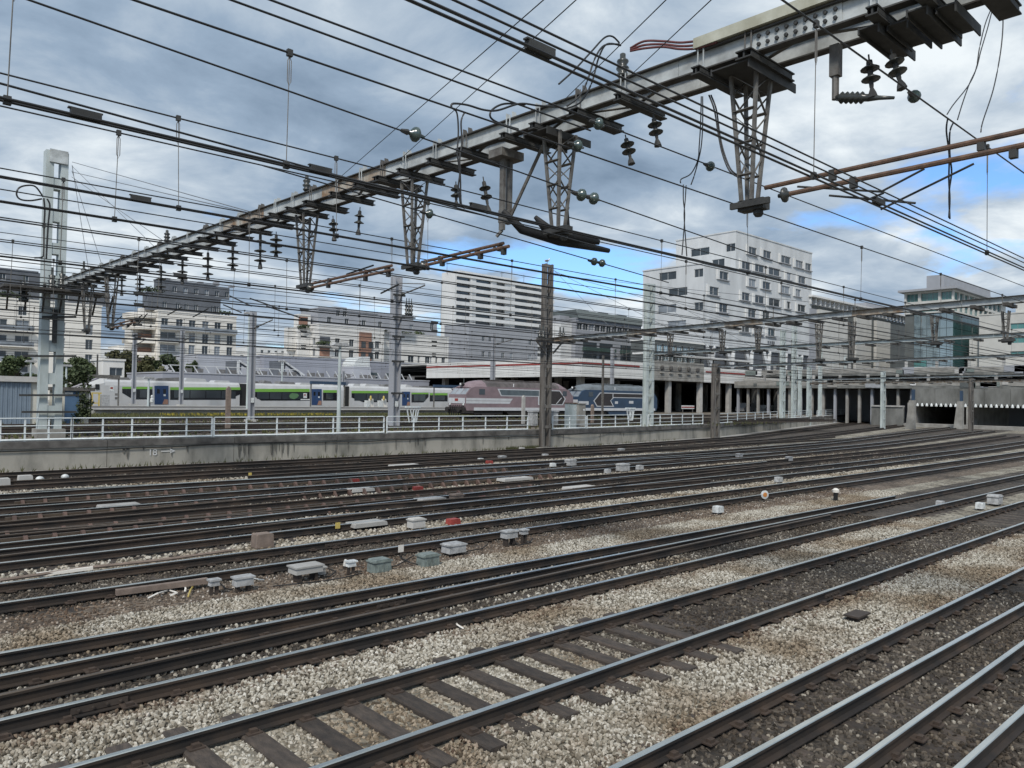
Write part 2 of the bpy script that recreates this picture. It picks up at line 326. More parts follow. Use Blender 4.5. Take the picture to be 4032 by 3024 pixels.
def sleeper_mesh(w, l, h):
    k = (w, l, h)
    if k not in SLM:
        m = MB(); b = 0.015
        m.prism([(-w / 2, 0), (w / 2, 0), (w / 2, h - b), (w / 2 - b, h), (-w / 2 + b, h), (-w / 2, h - b)], 1, -l / 2, l / 2); SLM[k] = m.mesh('sleeper', M['sleeper'])
    return SLM[k]
M['clip'] = mat('rusty_rail_clip', (0.075, 0.052, 0.038), 0.85, var=0.5, scale=6)
PLATE = MB().box((-.08, -.165, 0), (.08, .165, .016)).box((-.04, -.135, .016), (.04, -.075, .05)).box((-.04, .075, .016), (.04, .135, .05)).mesh('rail_fastening', M['clip'])
GAUGE = 1.505
def xs_for(y, x0=None, x1=None):
    a = max(-6.0, 0.12 * y - 4) if x0 is None else x0; b = min(150, 4.6 * y + 6) if x1 is None else x1
    o = []; x = a
    while x < b: o.append(x); x += 2.5 if x < 40 else 6.0
    o.append(b); return o
def track(label, y, top, z0=0.0, single=True, bury=0.0, bare=0.0, far=False, x0=None, x1=None, detail=True, group=None):
    X = xs_for(y, x0, x1); yc = y + GAUGE / 2
    t = thing('railway_track', label, 'railway track', (X[0], yc, z0), group)
    for k in (0, 1):
        rail([(x, y + k * GAUGE + bend(y, x) * (z0 < 0.5)) for x in X], t, top, z0 + 0.05)
        if single:
            for xf in range(int(X[0]) + 4 + 5 * k, int(min(X[-1], 60)), 11): inst('fishplate', FISH, t, (xf + y * .37 % 3, y + k * GAUGE, z0 + .05))
    n = int((X[-1] - X[0]) / 0.6); me = sleeper_mesh(0.24, 2.55, 0.1)
    if single:
        for i in range(min(n, 90)):
            x = X[0] + 0.3 + 0.6 * i
            s_ = inst('sleeper', me, t, (x + RND.uniform(-.02, .02), yc + RND.uniform(-.04, .04) + bend(y, x), z0 - 0.045 - (bury if x > bare else 0) + RND.uniform(-.012, .012)), RND.uniform(-.012, .012))
            if detail and i < 60:
                for k in (0, 1):
                    f = bpy.data.objects.new('rail_fastening', PLATE); C.objects.link(f); f.parent = s_; f.location = (0, (k - .5) * GAUGE, 0.1 + (bury if x > bare else 0))
        i0 = min(n, 90)
    else: i0 = 0
    if i0 < n:
        m = MB()
        for i in range(i0, n):
            x = X[0] + 0.3 + 0.6 * i; yy = yc + bend(y, x) * (z0 < 0.5); m.box((x - .12, yy - 1.27, z0 - .08), (x + .12, yy + 1.27, z0 + 0.02 + RND.uniform(-.01, .012)))
        o = m.build('far_sleepers', M['sleeper'], t); o['kind'] = 'stuff'
    return t
track('nearest track at the lower right corner, its rails running out of frame', 3.27, M['rail_top'], bury=.05, x0=1, x1=40)
track('track with bare dark sleepers showing between pale stones in the foreground', 6.62, M['rail_top'], bury=.045, bare=10.5)
T3 = track('foreground track doubled by a second pair of diverging rails', 9.75, M['rail_top'], bury=.055)
track('track just behind the row of trackside boxes', 15.05, M['rail_top'], bury=.05)
FAR = [(18.5, 'fifth track from the camera, behind the brown concrete cube'), (21.95, 'sixth track from the camera, lined with iron brackets'),
       (25.4, 'seventh track from the camera, beside the red blocks'), (28.9, 'eighth track from the camera, second from last before the double gap'),
       (33.1, 'second track out from the retaining wall'), (36.7, 'track running right along the foot of the retaining wall')]
for y, lb in FAR: track(lb, y, M['rail_top'] if y in (18.5, 25.4, 28.9) else M['rail_dull'], single=False)
# diverging rails of the turnouts (crossing rails that belong to no straight track)
def turnout(label, paths, tops):
    t = thing('turnout_rails', label, 'turnout', (paths[0][0][0], paths[0][0][1], 0))
    for p, tp in zip(paths, tops): rail(p, t, tp, 0.052)
def lerp_path(x0, y0, x1, y1, curve=0.0, n=14):
    return [(x0 + (x1 - x0) * i / n, y0 + (y1 - y0) * i / n + curve * math.sin(math.pi * i / n)) for i in range(n + 1)]
turnout('second pair of rails threading through the doubled foreground track', [lerp_path(-3, 10.35, 24, 11.05, .12), lerp_path(-3, 12.35, 31, 11.75, -.12)], [M['rail_dull'], M['rail_top']])
turnout('extra rails crossing the nearest track at the lower right corner', [lerp_path(3, 4.12, 26, 3.75), lerp_path(3, 2.6, 26, 2.45)], [M['rail_top'], M['rail_top']])
turnout('crossover rails linking the fifth and sixth tracks at the left', [lerp_path(0, 19.1, 42, 21.7), lerp_path(0, 20.6, 42, 23.2), lerp_path(2, 22.6, 30, 19.3)], [M['rail_dull'], M['rail_top'], M['rail_dull']])
turnout('crossover rails linking the seventh and eighth tracks in mid yard', [lerp_path(2, 24.0, 60, 28.6), lerp_path(2, 27.6, 50, 25.6), lerp_path(6, 30.9, 50, 27.2)], [M['rail_dull'], M['rail_dull'], M['rail_top']])
turnout('crossover rails near the retaining wall at the right', [lerp_path(14, 31.6, 80, 36.4), lerp_path(22, 35.6, 85, 33.4), lerp_path(30, 28.8, 90, 33.6)], [M['rail_dull'], M['rail_dull'], M['rail_dull']])
# check rails with cast chairs, seen as rows of brown brackets along the far switches
M['chair'] = mat('reddish_iron_chair', (0.15, 0.095, 0.075), 0.85, var=0.5, scale=4)
BR = MB().prism([(-.2, 0), (.1, 0), (.06, .2), (-.02, .2)], 0, -.045, .045).mesh('bracket', M['chair'])
for y, a, b, lb in ((22.5, 3.6, 22, 'brown check rail on brackets along the sixth track'), (25.05, 4.2, 26, 'brown check rail on brackets along the seventh track'), (28.4, 5, 26, 'brown check rail on brackets along the eighth track'),
                    (21.55, 3.2, 13, 'short rusty check rail on brackets left of the brown cube')):
    t = thing('check_rail', lb, 'check rail', (a, y, 0)); MB().box((a, y - .03, .1), (b, y + .03, .19)).build('rail', M['rail_dull'], t)
    x = a + .2
    while x < b: inst('bracket', BR, t, (x, y - .1, 0.02)); x += 0.62
mb = MB().bar((-3, 13.05, .08), (9, 12.85, .1), .09, .05)     # loose timber lying by the fourth track
# ballast: oily bed sheets under the tracks, then loose stone chips
def bed(name, y0, y1, x0, x1, z, mt, label):
    m = MB(); n = 24
    for i in range(n):
        a = x0 + (x1 - x0) * i / n; b = x0 + (x1 - x0) * (i + 1) / n
        m.quad((a, y0 + bend(y0, a), z), (b, y0 + bend(y0, b), z), (b, y1 + bend(y1, b), z), (a, y1 + bend(y1, a), z))
    o = m.build(name, mt); tag(o, kind='structure'); return o
for i, (y0, y1, xm) in enumerate(((2.2, 5.0, 40), (9.45, 12.55, 62), (14.75, 17.0, 80), (18.2, 24.2, 120), (25.0, 31.2, 150), (32.8, 39.2, 180))):
    bed('track_bed', y0, y1, -8, xm, 0.004 + i * 0.0005, M['bal_dark'], None)
bed('soil_strip', 13.6, 15.0, -8, 60, 0.0035, M['soil'], None)
bed('track_bed', 6.5, 8.3, 10.5, 45, 0.006, M['bal_dark'], None)

def scatter(name, label, zones, dens, smin, smax, mt, seed, cat='ballast'):
    m = MB()
    for (x0, x1, y0, y1, z) in zones: m.quad((x0, y0, z), (x1, y0, z), (x1, y1, z), (x0, y1, z))
    o = m.build(name, mt); tag(o, label, cat, kind='stuff')
    g = bpy.data.node_groups.new(name, 'GeometryNodeTree'); g.interface.new_socket('Geometry', in_out='INPUT', socket_type='NodeSocketGeometry'); g.interface.new_socket('Geometry', in_out='OUTPUT', socket_type='NodeSocketGeometry')
    n = g.nodes; l = g.links; gi = n.new('NodeGroupInput'); go = n.new('NodeGroupOutput')
    dp = n.new('GeometryNodeDistributePointsOnFaces'); dp.inputs['Density'].default_value = dens; dp.inputs['Seed'].default_value = seed
    ico = n.new('GeometryNodeMeshIcoSphere'); ico.inputs['Radius'].default_value = 1.0; ico.inputs['Subdivisions'].default_value = 1
    sm = n.new('GeometryNodeSetMaterial'); sm.inputs['Material'].default_value = mt
    ip = n.new('GeometryNodeInstanceOnPoints')
    rr = n.new('FunctionNodeRandomValue'); rr.data_type = 'FLOAT_VECTOR'; rr.inputs[1].default_value = (6.28, 6.28, 6.28)
    rs = n.new('FunctionNodeRandomValue'); rs.data_type = 'FLOAT_VECTOR'; rs.inputs[0].default_value = (smin, smin, smin * .6); rs.inputs[1].default_value = (smax, smax * .8, smax * .7); rs.inputs['Seed'].default_value = 3
    l.new(gi.outputs[0], dp.inputs[0]); l.new(dp.outputs['Points'], ip.inputs['Points']); l.new(ico.outputs[0], sm.inputs[0]); l.new(sm.outputs[0], ip.inputs['Instance'])
    l.new(rr.outputs[0], ip.inputs['Rotation']); l.new(rs.outputs[0], ip.inputs['Scale']); l.new(ip.outputs[0], go.inputs[0])
    md = o.modifiers.new('stones', 'NODES'); md.node_group = g; return o
def fan(y0, y1, z, dmax, step=1.0, xlim=60):        # strips that follow the wedge of ground in view, out to dmax metres of X
    o = []; y = y0
    while y < y1 - 1e-6:
        yy = min(y + step, y1); o.append((0.12 * y - 0.6, min(4.4 * yy + 1.5, dmax, xlim), y, yy, z)); y = yy
    return o
scatter('ballast_stones', 'pale crushed limestone ballast lying between the foreground tracks', fan(5.05, 6.5, .02, 26) + fan(8.25, 9.6, .02, 27) + fan(12.45, 13.75, .02, 34), 560, .012, .043, M['stone_lt'], 1)
scatter('ballast_stones', 'clean pale ballast filling the gaps between the bare foreground sleepers', [(0.2, 9.0, 6.72, 8.05, .0)], 560, .012, .042, M['stone_lt'], 2)
scatter('dirty_ballast_stones', 'dark oily ballast inside the foreground tracks', fan(2.3, 5.0, .01, 18) + fan(9.6, 12.4, .012, 26) + fan(14.85, 16.8, .012, 34) + [(8.4, 27, 6.6, 8.2, .01)], 260, .013, .046, M['stone_dk'], 4)
scatter('ballast_stones', 'scattered pale ballast sprinkled over the doubled foreground track', fan(9.0, 12.4, .02, 16), 60, .02, .045, M['stone_lt'], 5)
scatter('ballast_stones', 'thin brownish ballast on the soil beside the fourth track', fan(13.7, 14.95, .008, 34), 170, .016, .036, M['stone_br'], 9)
scatter('rusty_ballast_stones', 'rust stained ballast hugging the foreground rails', fan(4.85, 5.25, .016, 26) + fan(6.25, 6.56, .022, 26) + fan(8.2, 8.5, .022, 27) + fan(9.3, 9.68, .022, 27) + fan(12.3, 12.75, .022, 30), 190, .014, .044, M['stone_br'], 12)
scatter('ballast_stones', 'pale ballast strips between the middle tracks', fan(16.85, 18.3, .015, 50) + fan(24.2, 25.1, .015, 60, xlim=70) + fan(20.2, 21.7, .012, 30) + fan(31.2, 32.8, .015, 60, xlim=80), 90, .03, .065, M['stone_lt'], 6)
scatter('dirty_ballast_stones', 'dark oily ballast among the far tracks', fan(18.3, 39.0, .012, 60, 1.5), 28, .03, .065, M['stone_dk'], 7)

# ---------------------------------------------------------------- retaining wall and railing
WT = 1.36
wl = thing('retaining_wall', 'long stained concrete retaining wall behind the far tracks', 'wall', (0, 40.2, 0))
x = -14.0; k = 0
while x < 170:
    w = 6.2 if x < 60 else 7.5; a = V((x + .012, wall_y(x + .012), 0)); b = V((x + w - .012, wall_y(x + w - .012), 0)); d = (b - a).normalized(); nrm = V((d.y, -d.x, 0))
    m = MB(); off = RND.uniform(-.012, .012); th = 0.35
    A = a + nrm * (off); B = b + nrm * off; A2 = A - nrm * th; B2 = B - nrm * th; h = WT - .32
    m.add([A, B, B2, A2] + [p + V((0, 0, h)) for p in (A, B, B2, A2)], [(3, 2, 1, 0), (4, 5, 6, 7), (0, 1, 5, 4), (1, 2, 6, 5), (2, 3, 7, 6), (3, 0, 4, 7)])
    m.build('wall_panel', M['wall'], wl)
    m = MB(); A = a + nrm * .07; B = b + nrm * .07; A2 = A - nrm * .5; B2 = B - nrm * .5
    m.add([p + V((0, 0, h + .002)) for p in (A, B, B2, A2)] + [p + V((0, 0, WT)) for p in (A, B, B2, A2)], [(3, 2, 1, 0), (4, 5, 6, 7), (0, 1, 5, 4), (1, 2, 6, 5), (2, 3, 7, 6), (3, 0, 4, 7)])
    m.build('coping', M['coping'], wl)
    x += w; k += 1
m = MB(); pts = []
for i in range(160):
    x = -13 + i * 0.75
    pts.append((x, wall_y(x) - .05 - .02, WT - .40 + .05 * math.sin(x * .45) + .02 * math.sin(x * 1.7)))
m.tube(pts, .028, 5); m.build('cable', M['rubber'], wl)
rs_ = random.Random(21)
for k in range(46):
    if k < 12: u = rs_.uniform(925, 990)
    elif k < 22: u = rs_.uniform(1060, 1160)
    else: u = rs_.uniform(330, 2760)
    x = wx(u); yw = wall_y(x) - .016; zt_ = WT - .36 - rs_.uniform(0, .12); h = rs_.uniform(.25, .85) * (1 if k < 22 else .75); w_ = rs_.uniform(.02, .07)
    MB().prism([(x - w_, zt_), (x + w_, zt_), (x + w_ * .7, zt_ - h * .6), (x + w_ * .15, zt_ - h), (x - w_ * .5, zt_ - h * .7)], 1, yw - .006 - .0004 * k, yw).build('damp_streak', M['stain'] if k % 9 == 2 else M['stain2'], wl)
# painted mark on the wall: "18" and an arrow
p = OY(582, 1793, 40.17)
fc = bpy.data.curves.new('painted_number', 'FONT'); fc.body = '18'; fc.size = 0.44; fc.extrude = 0.002; fc.materials.append(M['paint_white'])
fo = bpy.data.objects.new('painted_number', fc); C.objects.link(fo); fo.parent = wl; fo.location = V((p.x, 40.165, p.z)) - V((0, 40.2, 0)); fo.rotation_euler = (math.pi / 2, 0, 0)
m = MB(); ax = p.x + .62; m.box((ax, 40.163, p.z + .16), (ax + .55, 40.167, p.z + .2)); m.add([(ax + .42, 40.163, p.z + .30), (ax + .7, 40.163, p.z + .18), (ax + .42, 40.163, p.z + .06), (ax + .47, 40.163, p.z + .18)], [(0, 3, 1), (3, 2, 1)])
m.build('painted_arrow', M['paint_white'], wl)
# kerb strip along the foot of the wall
m = MB()
for i in range(40):
    a = -14 + i * 4.6; b = a + 4.6; m.quad((a, wall_y(a) - 1.0, .03), (b, wall_y(b) - 1.0, .03), (b, wall_y(b) - .02, .05), (a, wall_y(a) - .02, .05))
tag(m.build('wall_foot_path', M['conc_lt']), kind='structure')
# railings: white, three rails, in bays
def railing(label, x0, x1, nb, yo=.22):
    t = thing('railing', label, 'railing', (x0, wall_y(x0) + yo, WT), 'white railings along the retaining wall')
    P = [V((x0 + (x1 - x0) * i / nb, 0, 0)) for i in range(nb + 1)]
    for p in P: p.y = wall_y(p.x) + yo
    for p in P: MB().box((p.x - .035, p.y - .035, WT - .02), (p.x + .035, p.y + .035, WT + 1.02)).build('post', M['white_paint'], t)
    for zz_, r in ((1.04, .032), (.70, .024), (.36, .024)):
        MB().tube([p + V((0, -.04, WT + zz_)) for p in P], r, 6).build('rail', M['white_paint'], t)
    MB().tube([p + V((0, -.02, WT + .06)) for p in P], .055, 4).build('toe_board', M['white_paint'], t)
def wxs(u):        # X on the bent wall line for a sight line
    lo, hi = -10, 250
    for _ in range(50):
        mid = (lo + hi) / 2; d = ray(u, 1640)
        if wall_y(mid) * d.x / d.y > mid: lo = mid
        else: hi = mid
    return lo
for i, (ua, ub, nb, lb) in enumerate(((-200, 288, 5, 'white pipe railing passing in front of the tall pale pillar at far left'), (290, 842, 5, 'white pipe railing bay right of the tall pale pillar'), (850, 1520, 6, 'white pipe railing along the middle left of the wall'),
        (1532, 2086, 6, 'white pipe railing up to the brown weathered post'), (2185, 2314, 2, 'short white pipe railing just right of the brown weathered post'), (2320, 2532, 4, 'white pipe railing in front of the blue locomotive'),
        (2560, 2775, 5, 'white pipe railing right of the tall white double post'), (2830, 3066, 7, 'white pipe railing at the bend of the wall'), (3085, 3200, 5, 'white pipe railing beyond the white twin posts'), (3222, 3420, 8, 'farthest white pipe railing near the tunnel mouths'))):
    railing(lb, wxs(ua), wxs(ub), nb)

# ---------------------------------------------------------------- first gantry
def gx(y): return 10.3 - 0.022 * y
BZ0, BZ1 = 8.84, 9.17
GO = 0.62                        # spacing of the twin girders
g1 = thing('overhead_gantry', 'big twin girder overhead line gantry crossing the sky from upper right to the left pillar', 'gantry', (gx(44), 44.3, 1.3))
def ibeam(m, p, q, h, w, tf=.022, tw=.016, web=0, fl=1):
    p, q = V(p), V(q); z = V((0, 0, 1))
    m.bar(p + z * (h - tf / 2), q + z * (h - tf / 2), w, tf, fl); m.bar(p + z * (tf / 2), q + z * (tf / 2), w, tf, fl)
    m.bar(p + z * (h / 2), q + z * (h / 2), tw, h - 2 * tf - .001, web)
SEG = [-3, 2.8, 7.2, 9.2, 12.4, 15.3, 18.2, 21.5, 24.3, 31, 38, 43.9]
for i, (a, b) in enumerate(zip(SEG, SEG[1:])):
    for off in (0, GO):
        m = MB(); ibeam(m, (gx(a) + off, a + .004, BZ0), (gx(b) + off, b - .004, BZ0), BZ1 - BZ0, .17)
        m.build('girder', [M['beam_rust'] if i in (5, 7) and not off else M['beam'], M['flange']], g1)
# lacing between the two girders
y = -2.5; k = 0
while y < 43:
    m = MB(); m.bar((gx(y) + (.08 if k % 2 else GO - .08), y, BZ0 + .06), (gx(y + 1.1) + (GO - .08 if k % 2 else .08), y + 1.1, BZ0 + .06), .07, .012)
    m.build('lacing_bar', M['grey_steel'], g1); y += 1.1; k += 1
# cross members hung under the girders, with clamp plates standing above them
CM = [-.8, 1.0, 2.0, 2.9, 3.5, 4.1, 5.9, 6.7, 8.2, 9.2, 10.2, 11.0, 12.3, 13.3, 14.4, 15.3, 16.2, 17.3, 18.6, 19.6, 20.6, 21.6, 23.0, 24.3, 25.6, 27.0, 28.4, 29.8, 31.2, 32.6, 34.0, 35.4, 36.8, 38.2, 39.6, 41.0, 42.4]
for k, y in enumerate(CM):
    m = MB(); X = gx(y); wd = .15 + .1 * (k % 3 == 0)
    m.box((X - .3, y - wd / 2, BZ0 - .135), (X + 1.0, y + wd / 2, BZ0 - .115)); m.box((X - .28, y - .012, BZ0 - .113), (X + .98, y + .012, BZ0 - .03)); m.box((X - .3, y - wd / 2, BZ0 - .028), (X + 1.0, y + wd / 2, BZ0 - .008))
    for s in (-1, 1): m.box((X - .26, y + s * wd * .42 - .005, BZ0 - .10), (X + .95, y + s * wd * .42 + .005, BZ0 - .035))
    m.build('cross_member', M['dark_steel'], g1)
    m = MB(); m.prism([(X - .07, BZ1 + .002), (X + .09, BZ1 + .002), (X + .02, BZ1 + .12), (X - .07, BZ1 + .12)], 1, y - .05, y - .035); m.prism([(X - .07, BZ1 + .002), (X + .09, BZ1 + .002), (X + .02, BZ1 + .12), (X - .07, BZ1 + .12)], 1, y + .12, y + .135)
    m.box((X - .1, y - .02, BZ0 - .1), (X - .088, y, BZ1 + .05)); m.box((X - .1, y + .08, BZ0 - .1), (X - .088, y + .1, BZ1 + .05))
    m.build('clamp_plate', M['beam'] if k % 3 else M['grey_steel'], g1)
# big dark mounting plates above the near brackets
for y0, y1, a, b in ((5.85, 6.45, -.25, 1.15), (3.25, 3.45, .05, 1.0), (3.52, 3.74, -.1, 1.15), (3.82, 4.05, .1, .95), (4.12, 4.36, -.05, 1.2), (9.9, 10.5, -.2, 1.0)):
    m = MB(); m.box((gx(y0) + a, y0, BZ0 - .16), (gx(y0) + b, y1, BZ0 - .14)); m.box((gx(y0) + a, y0 - .02, BZ0 - .26), (gx(y0) + b, y0, BZ0 - .12)); m.box((gx(y0) + a, y1, BZ0 - .22), (gx(y0) + b, y1 + .02, BZ0 - .12)); m.build('mounting_plate', M['dark_steel'], g1)
# splice plate with two rows of bolts
y0, y1 = 4.6, 5.9; m = MB(); m.bar((gx(y0) - .022, y0, BZ0 + .18), (gx(y1) - .022, y1, BZ0 + .18), .008, .27); sp = m.build('splice_plate', M['beam'], g1)
for i in range(9):
    for r in (0, 1):
        yb = y0 + .08 + i * .14; p = V((gx(yb) - .028, yb, BZ0 + .12 + .12 * r)); MB().lathe(p, p + V((-1, 0, 0)), [(0, .03), (.03, .03), (.034, .012)], 6).build('bolt', M['dark_steel'], sp)
# cream cable duct on top of the near end
m = MB(); m.bar((gx(-3) - .02, -3, BZ1 + .1), (gx(6.85) - .02, 6.85, BZ1 + .1), .24, .16); m.build('cable_duct', M['duct'], g1)
# V-shaped lattice brackets
def vbracket(y, zb, wt=.43, wb=.17, parent=g1, X=None, zt=BZ0 - .14):
    X = gx(y) + .31 if X is None else X; b = MB(); L4 = []
    for sx in (-1, 1):
        for sy in (-1, 1):
            p = V((X + sx * wt / 2, y + sy * wt / 2, zt)); q = V((X + sx * wb / 2, y + sy * wb / 2, zb)); L4.append((p, q)); b.bar(p, q, .05, .05)
    vb = b.build('lattice_bracket', M['grey_steel'], parent)
    def lat(i, j):
        n = 5
        for k in range(n):
            a = L4[i if k % 2 else j]; c = L4[j if k % 2 else i]; t0, t1 = k / n * .82, (k + 1) / n * .82
            MB().bar(a[0].lerp(a[1], t0), c[0].lerp(c[1], t1), .03, .012).build('lacing_bar', M['grey_steel'], vb)
    lat(0, 1); lat(0, 2); lat(1, 3); lat(2, 3)
    for t0 in (.3, .55, .8):
        for i, j in ((0, 1), (2, 3)):
            MB().bar(L4[i][0].lerp(L4[i][1], t0), L4[j][0].lerp(L4[j][1], t0), .10, .012).build('batten', M['grey_steel'], vb)
    m = MB(); m.box((X - .1, y - .28, zb - .16), (X + .1, y + .14, zb)); m.box((X - .16, y - .4, zb - .12), (X - .102, y + .24, zb - .03)); m.lathe((X, y - .15, zb - .161), (X, y - .15, zb - .3), [(0, .07), (.06, .08), (.1, .05)], 8); m.build('foot_clamp', M['dark_steel'], vb)
    return vb
VB = [(6.12, 6.78), (10.05, 6.95), (14.6, 6.78), (19.55, 6.78), (36.5, 6.6), (40.0, 6.6)]
for y, zb in VB: vbracket(y, zb)
# straight drop post with a raking brace
m = MB(); yy = 11.5; X = gx(yy) + .3
m.box((X - .12, yy - .06, 7.1), (X - .05, yy + .06, BZ0 - .2)); m.box((X + .06, yy - .06, 7.3), (X + .13, yy + .06, BZ0 - .2)); m.box((X - .3, yy - .2, BZ0 - .3), (X + .3, yy + .2, BZ0 - .14)); m.box((X - .13, yy - .07, 7.25), (X + .14, yy + .07, 7.5))
m.tube([(X + .1, yy - .05, 7.4), (X + .2, yy - .85, BZ0 - .15)], .035, 6); m.bar((X - .08, yy, 7.1), (X - .12, yy + .12, 6.98), .05); m.build('drop_post', M['grey_steel'], g1)
m = MB(); m.box((gx(4.8) + .24, 4.76, 8.3), (gx(4.8) + .37, 4.89, BZ0 - .1)); m.tube([(gx(4.8) + .305, 4.825, 7.98), (gx(4.8) + .305, 4.825, 8.35)], .05, 8); m.build('drop_post', M['grey_steel'], g1)

def ins_string(p, q, parent, discs=2, r=.125, nd=12):
    p, q = V(p), V(q); Ln = (q - p).length; t = MB(); pr = [(0, .012), (Ln * .12, .012), (Ln * .14, .04), (Ln * .2, .045), (Ln * .74, .03), (Ln * .78, .025), (Ln * .9, .055), (Ln, .07)]
    t.lathe(p, q, pr, 6); o = t.build('insulator_string', M['dark_steel'], parent)
    d = (q - p).normalized()
    for k in range(discs):
        c = p + d * (Ln * (.3 + .24 * k if discs < 4 else .22 + .5 * k / discs)); MB().lathe(c, c + d, [(-.045, .03), (-.03, .05), (0, r * .75), (.02, r), (.028, r * .96), (.022, r * .5), (.05, .035)], nd).build('disc', M['porcelain'], o, smooth=True)
    return o
def ip(u, v): return (u, v)
def g1pt(u, v, off=.3):           # point hanging below the first gantry
    p = OX(u, v, 10.4)
    for _ in range(3): p = OX(u, v, gx(p.y) + off)
    return p
# (zoomed survey) top and bottom of each hanging string
for (a, b, n) in (((2572, 450), (2591, 575), 2), ((2462, 531), (2487, 646), 2), ((3420, 215), (3436, 385), 2), ((3508, 195), (3552, 350), 2), ((1902, 696), (1925, 838), 2), ((1795, 715), (1797, 812), 2),
                  ((1311, 850), (1316, 948), 2), ((1418, 815), (1410, 925), 2), ((2790 / 1.0, 0), (0, 0), 0)):
    if n: ins_string(g1pt(*a), g1pt(*b), g1, n, .125 if a[0] > 1700 else .13)
for (x, y0, y1) in ((1690, 840, 1045), (1890, 740, 1030), (2005, 760, 945), (1510, 880, 1115), (1325, 940, 1140), (1170, 980, 1205), (1015, 1060, 1205), (885, 1060, 1225), (770, 1110, 1265)):
    a = (x * .5425, 500 + y0 * .5425); b = (x * .5425 - 1, 500 + y1 * .5425); ins_string(g1pt(*a), g1pt(*b), g1, 3, .19, 8)
# post insulators and loops on top of the girders
for (u, v) in ((2452, 245), (1205, 905 - 60), (655, 1035)):
    p = g1pt(u, v, 0); p.z = BZ1 + .02; o = MB().lathe(p, p + V((0, 0, 1)), [(0, .05), (.05, .1), (.08, .1), (.1, .06), (.16, .11), (.19, .11), (.22, .06), (.28, .1), (.31, .1), (.34, .05), (.42, .05), (.44, .02)], 10).build('post_insulator', M['porcelain'], g1, smooth=True)
# registration tubes reaching from the brackets over the next track
def tubes(y0, y1, zA, zB, X, parent=g1):
    for z, xo, dy in ((zA, .12, 0), (zB, -.14, -.45)):
        MB().tube([(X + xo, y0 + dy, z), (X + xo - .03, y1 + dy, z + .05)], .036, 8).build('registration_tube', M['tube_rust'], parent)
    for f in (.25, .7, .95):
        yy = y0 + (y1 - y0) * f; MB().box((X + .075, yy - .04, zA - .09), (X + .165, yy + .04, zA + .055)).build('tube_clamp', M['dark_steel'], parent)
        MB().box((X - .185, yy - .45, zB - .09), (X - .095, yy - .37, zB + .055)).build('tube_clamp', M['dark_steel'], parent)
    MB().lathe((X - .14, y0 - .36, zB), (X - .14, y0 - .56, zB), [(0, .03), (.06, .04), (.08, .11), (.11, .11), (.13, .05), (.2, .03)], 10).build('rod_insulator', M['porcelain'], parent, smooth=True)
    MB().bar((X + .1, y1 + .3, zA), (X - .16, y1 - .25, zB), .04).build('link_bar', M['dark_steel'], parent)
tubes(5.95, 1.8, 6.98, 6.74, gx(6) + .34); tubes(14.45, 11.6, 6.82, 6.66, gx(15) + .34); tubes(19.4, 15.4, 6.78, 6.6, gx(20) + .3); tubes(36.2, 33.0, 6.6, 6.4, gx(36) + .3)
# registration arms steadying the contact wires
def arm(p, q, parent=g1, r=.016): MB().tube([p, q], r, 5).build('steady_arm', M['dark_steel'], parent)
for a, b in (((3140, 735), (3470, 755)), ((3470, 755), (3640, 665)), ((3265, 770), (3605, 800)), ((3468, 825), (3835, 645)), ((3410, 790), (3480, 760))): arm(g1pt(*a, .35), g1pt(*b, .35))
for a, b in (((1365, 1080), (1470, 1045)), ((1500, 1155), (1570, 1120)), ((1050, 1205), (1180, 1250)), ((905, 1165), (990, 1205)), ((985, 1175), (1100, 1215)), ((880, 1200), (950, 1230)), ((430, 1285), (480, 1245)), ((500, 1290), (560, 1240)), ((540, 1280), (580, 1235)), ((660, 1240), (715, 1210)), ((760, 1248), (820, 1215))):
    arm(g1pt(*a, 1.4), g1pt(*b, 1.4), r=.025)
# heavy black junction shoe under the second bracket
m = MB(); yy = 10.5; X = gx(yy) + .6; zq = 6.95
m.tube([(X - 1.1, yy + .2, zq + .28), (X - .7, yy + .1, zq - .02), (X + .2, yy, zq - .1), (X + 1.6, yy - .1, zq - .12)], [.05, .09, .11, .05], 8); m.tube([(X - .45, yy, zq + .25), (X - .1, yy - .05, zq), (X + .5, yy - .2, zq - .02), (X + .9, yy - .45, zq - .1)], [.04, .13, .12, .05], 8)
m.lathe((X + .35, yy - .1, zq), (X + .35, yy - .1, zq + 1), [(0, .1), (.06, .11), (.1, .05), (.5, .015), (.55, .03), (.6, .012), (.9, .01)], 8); m.build('junction_shoe', M['rubber'], g1, smooth=True)
# stay wires from the pillar head
PH = V((gx(44) + .55, 44.2, 15.2))
for (u, v) in ((1003, 831), (996, 828), (613, 962), (660, 940), (404, 1015), (350, 1060)):
    p = g1pt(u, v, .2); p.z = BZ1 + .05; MB().tube([PH + V((0, 0, RND.uniform(-.6, .2))), p], .014, 4).build('stay_wire', M['wire_lt'], g1)
